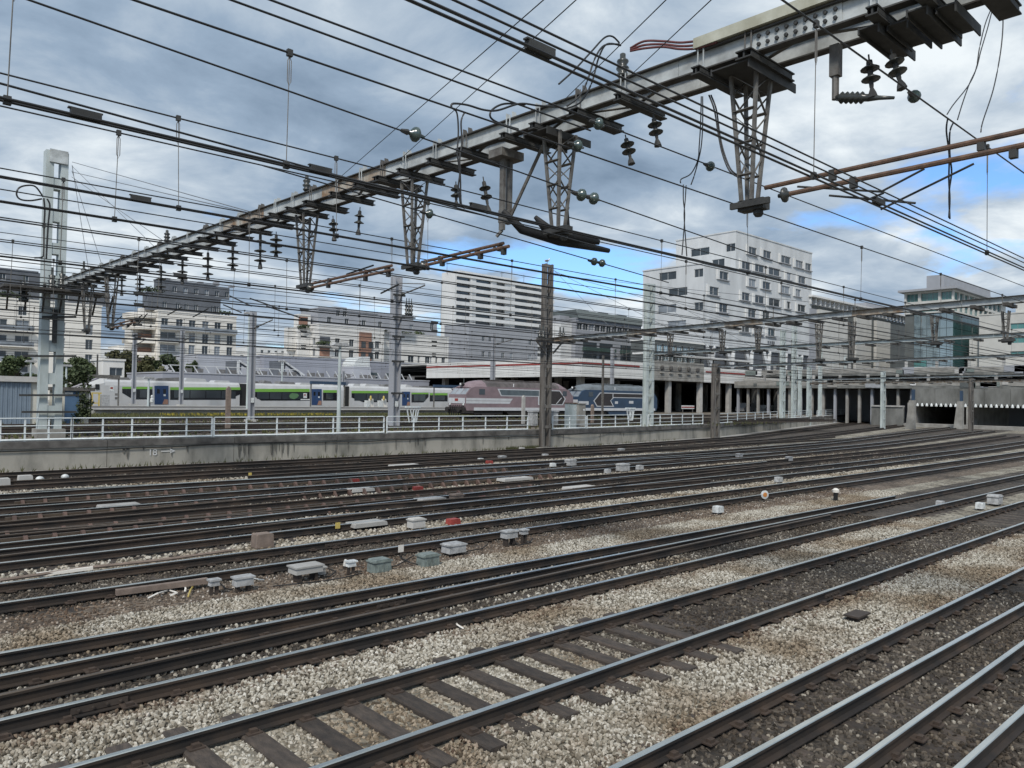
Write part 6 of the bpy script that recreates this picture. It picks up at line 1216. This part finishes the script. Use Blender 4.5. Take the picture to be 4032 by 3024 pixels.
block('', '', HX0, HX1 - .01, YH, YL1, HZ0, HZ1, M['hotel'], flat(lowW, HX0), hleft(((175, 300, 437), (243, 380, 552), (165, 300, 675), (235, 370, 790), (430, 495, 415), (430, 495, 657)), HX0), gms=GH, par=tG, depth=.25, nm='lower_wing')
block('', '', HX1, HX2, YH, YL2, HZ0, HZ2, M['hotel'], flat(hiW, HX1), hleft(((405, 540, 262), (660, 728, 230), (560, 650, 342)), HX1), gms=GH, par=tG, depth=.25, nm='tall_wing')
for a, b, z0_, z1_ in lowW + hiW:      # boxed window surrounds standing proud of the wall, open on the right
    MB().box((a - .95, YH - .3, z0_ - .2), (a - .02, YH - .004, z1_ + .2)).build('window_cheek', M['tower'], tG); MB().box((a - .018, YH - .42, z0_ - .25), (b + .1, YH - .004, z0_ - .04)).build('window_ledge', M['greyb'], tG)
MB().box((HX1 + 14, YH + 5, HZ2 + .31), (HX2 - 9, YH + 16, HZ2 + 2.2)).build('roof_plant_room', M['greyb'], tG)
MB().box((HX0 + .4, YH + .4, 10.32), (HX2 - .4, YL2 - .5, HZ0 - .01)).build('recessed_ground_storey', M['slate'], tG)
for k in range(6):
    x = HX0 + 3 + k * 8.4
    for s in (-1.6, 1.6): MB().bar((x + s, YH + .2, HZ0), (x, YH - .4, 10.3), .8).build('raking_column', M['hotel'], tG)
p = OY(3035, 1347, YH); t = tG
for k in range(4): MB().box((p.x - 1.6 + k * .95, YH - .06, p.z - .45), (p.x - 1.6 + k * .95 + .62, YH - .004, p.z + .25)).build('sign_letter', M['slate'], tG)
# glass pavilion and terraces in front of the hotel
p0, p1 = OY(*h4(150, 900), 90), OY(*h4(500, 900), 90)
tP = block('pavilion', 'glazed pavilion with a flat white roof below the hotel', p0.x, p1.x, 90, 96, 10.35, p0.z, M['dark_clad'], grid(.5, 2.2, 1.9, int((p1.x - p0.x) / 2.2) - 1, [11.3], 3.2), (), gm=M['glass_sky'], fm=M['frame_w'], roof=M['canopy'])
q0, q1 = OY(*h4(70, 1000), 86.2), OY(*h4(860, 950), 86.2); MB().box((q0.x, 86.2, 12.0), (q1.x, 89, 12.35)).build('terrace_slab', M['canopy'], tP)
for k in range(9): x = q0.x + 1 + (q1.x - q0.x - 2) * k / 8; MB().box((x - .15, 86.6, 10.35), (x + .15, 86.9, 11.99)).build('terrace_post', M['grey_steel'], tP)
# ---------------------------------------------------------------- offices at the right
z5 = lambda x, y: (3132 + x * .4823, 1000 + y * .4823)
YO = 97.0
def o5(x, y): return OY(*z5(x, y), YO)
ox0, ox1 = o5(140, 500).x, o5(960, 500).x; oz = o5(300, 470).z
tH = thing('office_slab', 'beige panelled office block with dark vertical recesses right of the hotel', 'office', (ox0, YO, 10.3))
segs5 = [(140, 195, 'greyb'), (197, 428, 'stone'), (430, 497, 'dark_clad'), (499, 622, 'stone'), (624, 662, 'dark_clad'), (664, 776, 'stone'), (778, 960, 'dark_clad')]
for i, (a, b, mt) in enumerate(segs5):
    xa_, xb_ = o5(a, 600).x, o5(b, 600).x; rec = 0 if mt == 'stone' else .8; nz = 4 if mt == 'stone' else 1
    for k in range(nz): za, zb_ = 11.2 + (oz - 11.2) * k / nz, 11.2 + (oz - 11.2) * (k + 1) / nz; MB().box((xa_ + .02, YO + rec, za), (xb_ - .02, YO + 9.9, zb_ - .03)).build('wall_panel', M[mt], tH)
MB().box((ox0, YO + 1, 10.3), (ox1, YO + 10, 11.19)).build('plinth', M['dark_clad'], tH); MB().box((ox0 + .2, YO + 2, oz + .01), (ox1 - .2, YO + 9, oz + 1.2)).build('attic_band', M['dark_clad'], tH); MB().box((ox0 - .3, YO - .2, oz + 3.0), (ox1 + .2, YO + 10, oz + 3.5)).build('roof_slab', M['tower'], tH)
for i in range(26):
    x = ox0 + .5 + (ox1 - ox0 - 1) * i / 25; MB().box((x - .3, YO + .6, oz + 1.21), (x + .3, YO + 2.2, oz + 2.99)).build('roof_fin', M['tower'], tH)
MB().box((o5(665, 0).x, YO + 3, oz + 3.51), (o5(830, 0).x, YO + 9, oz + 5.6)).build('plant_room', M['greyb'], tH)
# teal glass office
XI = OY(*z5(1290, 300), 70).x; YI = 70.0
def oi(x, y): return OX(*z5(x, y), XI)      # left face of the office (plane X = XI)
yi1 = oi(888, 400).y; iz1 = oi(1290, 285).z; iz0 = oi(1290, 470).z
tI = thing('glass_office', 'teal glazed office with a stone grid and overhanging flat roof', 'office', (XI, YI, 3))
holes = []; cols = [(905, 1000), (1022, 1165), (1188, 1278)]; zsI = (iz0 + .4, (iz0 + iz1) / 2 + .3)
for a, b in cols:
    y0, y1 = oi(b, 350).y - YI, oi(a, 350).y - YI
    for z in zsI: holes.append((max(.4, min(y0, y1)), max(y0, y1), z, z + (iz1 - iz0) / 2 - .8))
xi2 = XI + 46; fr = [(.9 + 4.1 * i, 4.55 + 4.1 * i, z, z + (iz1 - iz0) / 2 - .8) for z in zsI for i in range(10)]
holes = [h for h in holes if h[1] < yi1 - YI - .2]
block('', '', XI, xi2, YI, yi1, iz0, iz1, M['stone'], fr, holes, gm=M['glass_teal'], fm=M['frame'], par=tI, depth=.6, mull=2, nm='upper_storeys', parapet=False)
MB().box((XI - 1.4, YI - 1.2, iz1 + .01), (xi2 + 1, yi1 + 1.2, iz1 + .6)).build('roof_overhang', M['greyb'], tI); MB().box((XI + 2, YI + 3, iz1 + .61), (xi2 - 4, yi1 - 5, iz1 + 4.4)).build('plant_room', M['greyb'], tI)
# lower curtain-wall storeys in glass panes
yl0, yl1 = oi(1285, 600).y, oi(965, 600).y; n, kz = 6, 6
for i in range(n):
    for k in range(kz):
        za, zb_ = 4 + (iz0 - 4.2) * k / kz, 4 + (iz0 - 4.2) * (k + 1) / kz; a, b = yl0 + (yl1 - yl0) * i / n, yl0 + (yl1 - yl0) * (i + 1) / n
        MB().box((XI + .3, a + .05, za + .05), (XI + .4, b - .05, zb_ - .05)).build('curtain_pane', M['glass_sky'] if not (i > 3 and k < 3) else M['glass_teal'], tI)
for i in range(7):
    for k in range(kz):
        za, zb_ = 4 + (iz0 - 4.2) * k / kz, 4 + (iz0 - 4.2) * (k + 1) / kz; a, b = XI + .5 + i * 3.1, XI + .5 + (i + 1) * 3.1; MB().box((a + .05, YI + .4, za + .05), (b - .05, YI + .5, zb_ - .05)).build('curtain_pane', M['glass_deep'], tI)
MB().box((XI + .45, YI + .55, 3), (xi2, yi1 - .1, iz0 - .01)).build('core', M['dark_clad'], tI)
for k in range(3): MB().box((XI - .2, yl0 - .5, 6 + k * (iz0 - 6) / 3), (XI + .29, yl1 + .5, 6.35 + k * (iz0 - 6) / 3)).build('floor_band', M['tower'], tI)
# stepped beige block at the right edge
XJ = XI + 6; J = lambda x, y: OX(*z5(x, y), XJ)
yj0, yj1 = J(1866, 600).y - 12, J(1410, 600).y; tJ = thing('stepped_block', 'stepped beige block with strip windows at the right edge', 'building', (XJ, yj0, 3))
z1_, z2_, z3_ = J(1500, 690).z, J(1560, 500).z, J(1800, 330).z
yj_b, yj_c = J(1500, 600).y, J(1760, 600).y
nn = 5
hz = [(1.0 + 3.6 * i, 4.2 + 3.6 * i, z, z + 1.5) for z in [z2_ - 4 - 3.6 * k for k in range(7)] if z > 5 for i in range(int((yj_b - yj0 - 6) / 3.6))]
block('', '', XJ, XJ + 40, yj0, yj_b, 3, z2_, M['stone'], (), hz, gm=M['glass_teal'], fm=M['frame'], par=tJ, nm='main_mass'); MB().box((XJ + 1, yj_b + .01, 3), (XJ + 40, yj1, z1_)).build('lower_step', M['stone'], tJ); MB().box((XJ + 4, yj0, z2_ + .31), (XJ + 40, yj_c, z3_)).build('upper_step', M['stone'], tJ)
# low structures and portals under the offices
XP = OZ(3640, 1668, .5).x; P5 = lambda u, v: OX(u, v, XP)
tT = thing('tunnel_portal', 'low concrete portal with white hanging markers over two dark tunnel mouths', 'tunnel portal', (XP, 20, 0))
ya, yb_ = P5(3990, 1600).y - 14, P5(3590, 1600).y; zf0 = P5(3700, 1594).z; zf1 = P5(3700, 1530).z
k = 8
for i in range(k): MB().box((XP, ya + (yb_ - ya) * i / k + .02, zf0), (XP + .6, ya + (yb_ - ya) * (i + 1) / k - .02, zf1)).build('fascia_panel', M['conc_dk'], tT)
MB().box((XP + .61, ya, zf0 + .3), (XP + 60, yb_, zf1 - .1)).build('roof_slab', M['conc'], tT); MB().box((XP + 40, ya, 0), (XP + 40.5, yb_, zf0 + .3)).build('back_wall', M['deep_shade'], tT)  # back wall coloured near-black for the unlit tunnel depth
for u in (3585, 3790, 3800): y = P5(u, 1600).y; MB().box((XP + .1, y - .5, 0), (XP + 39, y + .5, zf0 + .29)).build('dividing_wall', M['conc'], tT)
for i in range(38):
    y = ya + 1 + (yb_ - ya - 2) * i / 37; MB().lathe((XP - .25, y, zf0 + .25), (XP - .25, y, zf0 - 1), [(0, .05), (.1, .12), (.3, .2), (.52, .23), (.53, .15)], 8).build('hanging_marker', M['box_white'], tT)
MB().box((XP - 3.5, ya, 0), (XP - .3, yb_, .55)).build('platform_end', M['conc'], tT)
# upper road deck with parapets between slab and portal
yd = P5(3400, 1600).y
tU = thing('road_deck', 'busy layered road deck with parapets under the offices at the right', 'road deck', (XP + 2, yb_, 3))
for i, (z, d) in enumerate(((zf1 + .02, 0), (zf1 + 2.4, 4))):
    MB().box((XP + 1 + d, ya, z), (XP + 26, 84, z + .5)).build('deck_slab', M['conc_dk'], tU); MB().box((XP + 1 + d, ya, z + .502), (XP + 1.2 + d, 84, z + 1.3)).build('parapet', (M['conc'], M['conc'])[i], tU)
    for kk in range(12): y = ya + 2 + (82 - ya) * kk / 12; MB().box((XP + 4 + d, y, z + .502), (XP + 4.4 + d, y + .4, z + 2.59)).build('deck_column', M['conc_lt'], tU)
MB().box((XP + 22, ya, 0), (XP + 22.5, 84, zf1 + 4.5)).build('rear_wall', M['greyb'], tU)
yw0, yw1 = P5(3570, 1600).y + .2, P5(3440, 1600).y; MB().box((XP - 1.0, yw0, 0), (XP - .5, yw1, P5(3500, 1602).z)).build('retaining_panel', M['conc_dk'], tU); MB().box((XP - 1.2, yw0, P5(3500, 1602).z + .002), (XP - .3, yw1, P5(3500, 1596).z)).build('retaining_coping', M['conc_lt'], tU)
for kk in range(16):
    y = yb_ + .8 + (83 - yb_) * kk / 15; MB().box((XP + 2, y - .2, 0), (XP + 2.5, y + .2, zf1)).build('undercroft_post', M['conc'] if kk % 3 else M['greyb'], tU)
rr = random.Random(77)
for kk in range(34):
    i = rr.randrange(2); y = rr.uniform(ya + 4, 82); z = zf1 + (0, 2.4)[i] + .5; d = (0, 4)[i]; w = rr.uniform(.6, 3.2); MB().box((XP + .9 + d, y, z - rr.uniform(-.3, .4)), (XP + .99 + d, y + w, z + rr.uniform(.4, 1.1))).build('hoarding_panel', M[rr.choice(['conc', 'greyb', 'dark_clad', 'conc_lt', 'box_green', 'frame', 'tower'])], tU)

# ---------------------------------------------------------------- trackside equipment
def tbox(label, u, v, w, d, h, mt, legs=0.0, z=0.02, lid=True, rot=0.0, cat='trackside box'):
    w *= .62; d *= .6; h *= .68; legs *= .8; p = OZ(u, v, z); t = thing('trackside_box', label, cat, p); b = .02; m = MB(); x0_, x1_, y0, y1 = p.x - w / 2, p.x + w / 2, p.y - d / 2, p.y + d / 2; z0_ = z + legs
    m.prism([(x0_, z0_), (x1_, z0_), (x1_ - .02, z0_ + h - b), (x1_ - .02 - b, z0_ + h), (x0_ + .02 + b, z0_ + h), (x0_ + .02, z0_ + h - b)], 1, y0, y1); m.build('body', mt, t)
    if lid: MB().box((x0_ - .02, y0 - .02, z0_ + h * .78), (x1_ + .02, y1 + .02, z0_ + h * .78 + .03)).build('lid_seam', mt, t)
    if legs:
        for sx in (-1, 1): MB().box((p.x + sx * w * .3 - .03, y0 + .05, z), (p.x + sx * w * .3 + .03, y1 - .05, z0_ - .002)).build('leg', M['iron'], t)
    t.rotation_euler.z = rot; return t
def Z2(x, y): return (x * .633, 1700 + y * .633)
def Z3(x, y): return (1300 + x * .633, 1700 + y * .633)
def Z4(x, y): return (2632 + x * .633, 1700 + y * .633)
tbox('white capped small post box left of the larger white box', *Z2(1330, 1010), .28, .25, .17, M['box_grey'], .2); tbox('light grey box on legs beside the fourth track', *Z2(1510, 990), .56, .34, .26, M['box_grey'], .14)
bg_ = tbox('large stone grey point machine box beside the fourth track', *Z2(1900, 922), .95, .6, .22, M['conc_lt'], .2); tbox('small pale box against the point machine', *Z2(2000, 890), .2, .25, .25, M['conc_lt'], .02)
tbox('small white capped post right of the point machine', *Z2(2182, 885), .3, .22, .17, M['box_white'], .2); tbox('tiny cream marker behind the small white capped post', *Z2(2150, 845), .15, .1, .2, M['cream'], .05, lid=False)
gb = []
for i, (a, lb) in enumerate(((Z3(305, 868), 'left green grey ribbed box on the pale ballast'), (Z3(608, 832), 'right green grey ribbed box beside the rail'))):
    t = tbox(lb, *a, .68, .5, .4, M['box_green']); p = OZ(*a, .02)
    for k in range(3): MB().prism([(p.x - .14 + .11 * k, .04), (p.x - .08 + .11 * k, .04), (p.x - .11 + .11 * k, .17)], 1, p.y - .165, p.y - .142).build('rib', M['box_green'], t)
tbox('flat grey box behind the right green box', *Z3(768, 765), .8, .55, .32, M['box_grey'], .08); tbox('white box on a stem beside the fourth track, right of the green boxes', *Z3(1112, 708), .62, .4, .28, M['box_grey'], .25); tbox('small pinkish capped post right of the white stem box', *Z3(1203, 695), .3, .26, .18, M['box_grey'], .3)
tbox('brown concrete cube between the fourth and fifth tracks', *Z2(1632, 715), .72, .55, .48, M['brick_cube'], lid=False)
for i, (a, s, lb) in enumerate(((Z2(155, 325), .8, 'concrete cube near the wall at the far left'), (Z2(12, 345), .8, 'concrete cube cut by the left edge of the picture'))): tbox(lb, *a, s, .6, .5, M['conc_lt'], lid=False)
for i, (a, lb) in enumerate(((Z2(247, 322), 'left white rounded cap beside the concrete cubes'), (Z2(404, 308), 'right white rounded cap beside the concrete cubes'))):
    p = OZ(*a, .02); t = thing('white_cap', lb, 'marker', p); MB().lathe(p, p + V((0, 0, 1)), [(0, .06), (.1, .06), (.12, .13), (.2, .15), (.26, .1), (.29, .02)], 10).build('cap', M['box_white'], t, smooth=True)
REDS = [(Z3(990, 198), 'red block beside the wall side track'), (Z3(955, 430), 'bright red block in mid yard'), (Z3(765, 575), 'red block nearest the fourth track'), (Z3(545, 366), 'flat red block left of mid yard'), (Z3(150, 316), 'leftmost red block by the long check rail')]
for a, lb in REDS: tbox(lb, *a, .62, .4, .24, M['red'], lid=False, cat='marker block')
SLABS = [(Z3(460, 226), 2.6, 'pale slab cover left of the red block by the wall'), (Z3(1150, 312), 2.8, 'long pale slab cover in mid yard'), (Z3(1550, 368), 2.4, 'tan slab cover right of mid yard'), (Z3(185, 382), 1.6, 'grey slab cover left of the pink box'), (Z3(620, 445), 1.7, 'grey slab cover left of the bright red block'), (Z3(225, 600), 1.7, 'pinkish slab cover behind the yellow tag'), (Z2(740, 488), 1.9, 'pale slab cover far left between check rails')]
for a, w, lb in SLABS: tbox(lb, *a, w, .9, .16, M['conc_lt'], .1, lid=False, cat='cover slab')
MISC = [(Z3(935, 190), .5, 'box_white', 'small white box left of the red block by the wall'), (Z3(1070, 182), .7, 'box_grey', 'grey box right of the red block by the wall'), (Z3(1337, 165), .6, 'box_grey', 'grey box below the brown weathered post'), (Z3(1385, 222), .5, 'box_white', 'white lump right of the grey box row'), (Z3(1495, 214), .9, 'box_grey', 'low grey box on the wall side tracks'), (Z3(1820, 248), 1.0, 'box_grey', 'pale grey box cluster left'), (Z3(1925, 240), .6, 'box_grey', 'pale grey box cluster right'), (Z3(785, 440), .7, 'brick_cube', 'pinkish box left of the bright red block'), (Z3(1192, 122), .6, 'conc_lt', 'pale block at the wall foot left of the brown post'), (Z3(1810, 132), .7, 'box_grey', 'pale box at the wall foot right of the brown post'),
        (Z4(308, 510), .55, 'box_white', 'rounded white box on the right ballast strip'), (Z4(1940, 485), .55, 'box_white', 'bright white box with a dark eye near the right edge'), (Z4(1690, 470), .5, 'box_grey', 'grey box left of the bright white one at the right'), (Z4(2030, 455), .9, 'box_grey', 'grey box cluster behind the bright white one'), (Z4(685, 318), .6, 'box_grey', 'grey box far right of mid yard'), (Z3(535, 605), .7, 'conc_lt', 'pale low block beside the fifth track'), (Z3(1725, 262), .5, 'box_grey', 'small grey box before the pale cluster'), (Z4(440, 165), .7, 'box_grey', 'small grey box on the far right tracks'), (Z4(750, 185), .7, 'box_grey', 'second small grey box on the far right tracks')]
for a, s, mt, lb in MISC: tbox(lb, *a, s, s * .7, s * .55, M[mt], .06, lid=s > .6)
for a, lb in ((Z2(2100, 625), 'yellow tag on a stem beside the pinkish slab'), (Z2(1555, 292), 'yellow tag near the wall side tracks'), (Z3(440, 775), 'cream tag plate left of the green boxes')):
    p = OZ(*a, .02); t = thing('tag_plate', lb, 'marker', p); MB().box((p.x - .07, p.y - .01, .12), (p.x + .07, p.y + .01, .28)).build('plate', M['yellow'] if 'yellow' in lb else M['cream'], t); MB().box((p.x - .02, p.y - .008, .02), (p.x + .02, p.y + .008, .12)).build('stem', M['iron'], t)
p = OZ(*Z4(597, 435), .02); t = thing('disc_marker', 'small white and orange disc marker right of centre', 'marker', p); MB().lathe((p.x, p.y, .28), (p.x - .3, p.y - .6, .28), [(0, .16), (.03, .16), (.04, .1)], 14).build('disc', M['box_white'], t); MB().lathe((p.x - .018, p.y - .036, .28), (p.x - .3, p.y - .6, .28), [(0, .09), (.012, .08)], 12).build('disc_centre', mat('orange_disc', (.5, .2, .05), .5), t); MB().tube([(p.x, p.y, .02), (p.x, p.y, .15)], .03, 6).build('stem', M['iron'], t)
p = OZ(*Z4(1040, 430), .02); t = thing('short_signal', 'short dark post with a pale cap on the right ballast strip', 'marker', p); MB().box((p.x - .06, p.y - .06, .02), (p.x + .06, p.y + .06, .34)).build('post', M['rubber'], t); MB().lathe((p.x, p.y, .342), (p.x, p.y, 1), [(0, .12), (.1, .13), (.16, .05)], 10).build('cap', M['cream'], t)
# loose cables, timber and debris
def loose(name, label, pts, r, mt, cat):
    jj = [OZ(*p, .04 + .05 * (i % 2)) for i, p in enumerate(pts)]; o = MB().tube(jj, r, 5).build(name, mt, at=(0, 0, 0)); tag(o, label, cat)
loose('loose_cable', 'pale loose cable curling on the ballast below the fourth track', [Z2(920, 1035), Z2(980, 1005), Z2(1050, 985), Z2(1100, 1000), Z2(1060, 1020)], .018, M['cream'], 'cable'); loose('loose_cable', 'short pale cable end left of the white capped post', [Z2(1150, 995), Z2(1155, 975), Z2(1150, 965)], .018, M['cream'], 'cable'); loose('loose_cable', 'ochre cable end standing up beside the pale cable', [Z2(1170, 1025), Z2(1185, 985), Z2(1208, 950)], .016, M['yellow'], 'cable')
loose('loose_cable', 'white cable trailing from the light grey box', [Z2(1575, 912), Z2(1610, 918), Z2(1640, 922)], .016, M['box_white'], 'cable'); loose('loose_cable', 'bent pale wire on the sleepers of the doubled track', [Z3(780, 1180), Z3(790, 1200), Z3(830, 1225)], .015, M['cream'], 'cable')
for lb, pts in (('black cable from the left green box to the rail', [Z3(340, 850), Z3(420, 830), Z3(470, 800), Z3(520, 770)]), ('black cable from the right green box toward the point machine', [Z3(560, 830), Z3(500, 815), Z3(450, 790), Z3(430, 770)]), ('black cable from the point machine box to the rail', [Z2(1990, 905), Z2(2050, 900), Z2(2090, 870), Z2(2040, 850)]), ('black cable from the flat grey box to the rail', [Z3(840, 745), Z3(900, 735), Z3(950, 725), Z3(980, 700)]), ('black cable from the light grey box on legs to the rail', [Z2(1450, 985), Z2(1400, 975), Z2(1380, 950), Z2(1350, 935)]), ('black cable from the white stem box to the rail', [Z3(1130, 700), Z3(1180, 705), Z3(1240, 690), Z3(1260, 665)]), ('dark cable trailing along the soil beside the trackside boxes', [Z2(1700, 960), Z2(1850, 945), Z2(2000, 930), Z2(2150, 905), Z2(2250, 880)])):
    loose('ground_cable', lb, pts, .014, M['rubber'], 'cable')
a, b = OZ(*Z2(230, 890), .1), OZ(*Z2(575, 845), .12); o = MB().bar(a, b, .14, .06).build('timber_plank', M['cream'], at=(0, 0, 0)); tag(o, 'pale timber plank lying beside the fifth track', 'plank')
a, b = OZ(*Z2(0, 925), .1), OZ(*Z2(1460, 735), .12); o = MB().tube([a, a.lerp(b, .3) + V((0, .05, .02)), a.lerp(b, .65) - V((0, .06, 0)), b], .035, 6).build('long_pipe', M['brick_cube'], at=(0, 0, 0)); tag(o, 'long brown pipe running beside the fourth track', 'pipe')
a, b = OZ(*Z2(720, 1000), .12), OZ(*Z2(1290, 925), .14); o = MB().bar(a, b, .12, .1).build('timber_plank', M['brick_cube'], at=(0, 0, 0)); tag(o, 'brown timber wedged along the fourth track', 'plank')
p = OZ(3375, 2440, .02); o = MB().box((p.x - .18, p.y - .1, 0), (p.x + .18, p.y + .1, .1)).box((p.x - .25, p.y - .13, .101), (p.x + .25, p.y + .13, .13)).build('rusty_fragment', M['iron'], at=(0, 0, 0)); tag(o, 'rusty iron fragment on the near ballast at the right', 'debris')
MBL = MB().bar((0, 0, .03), (.5, .1, .04), .05)
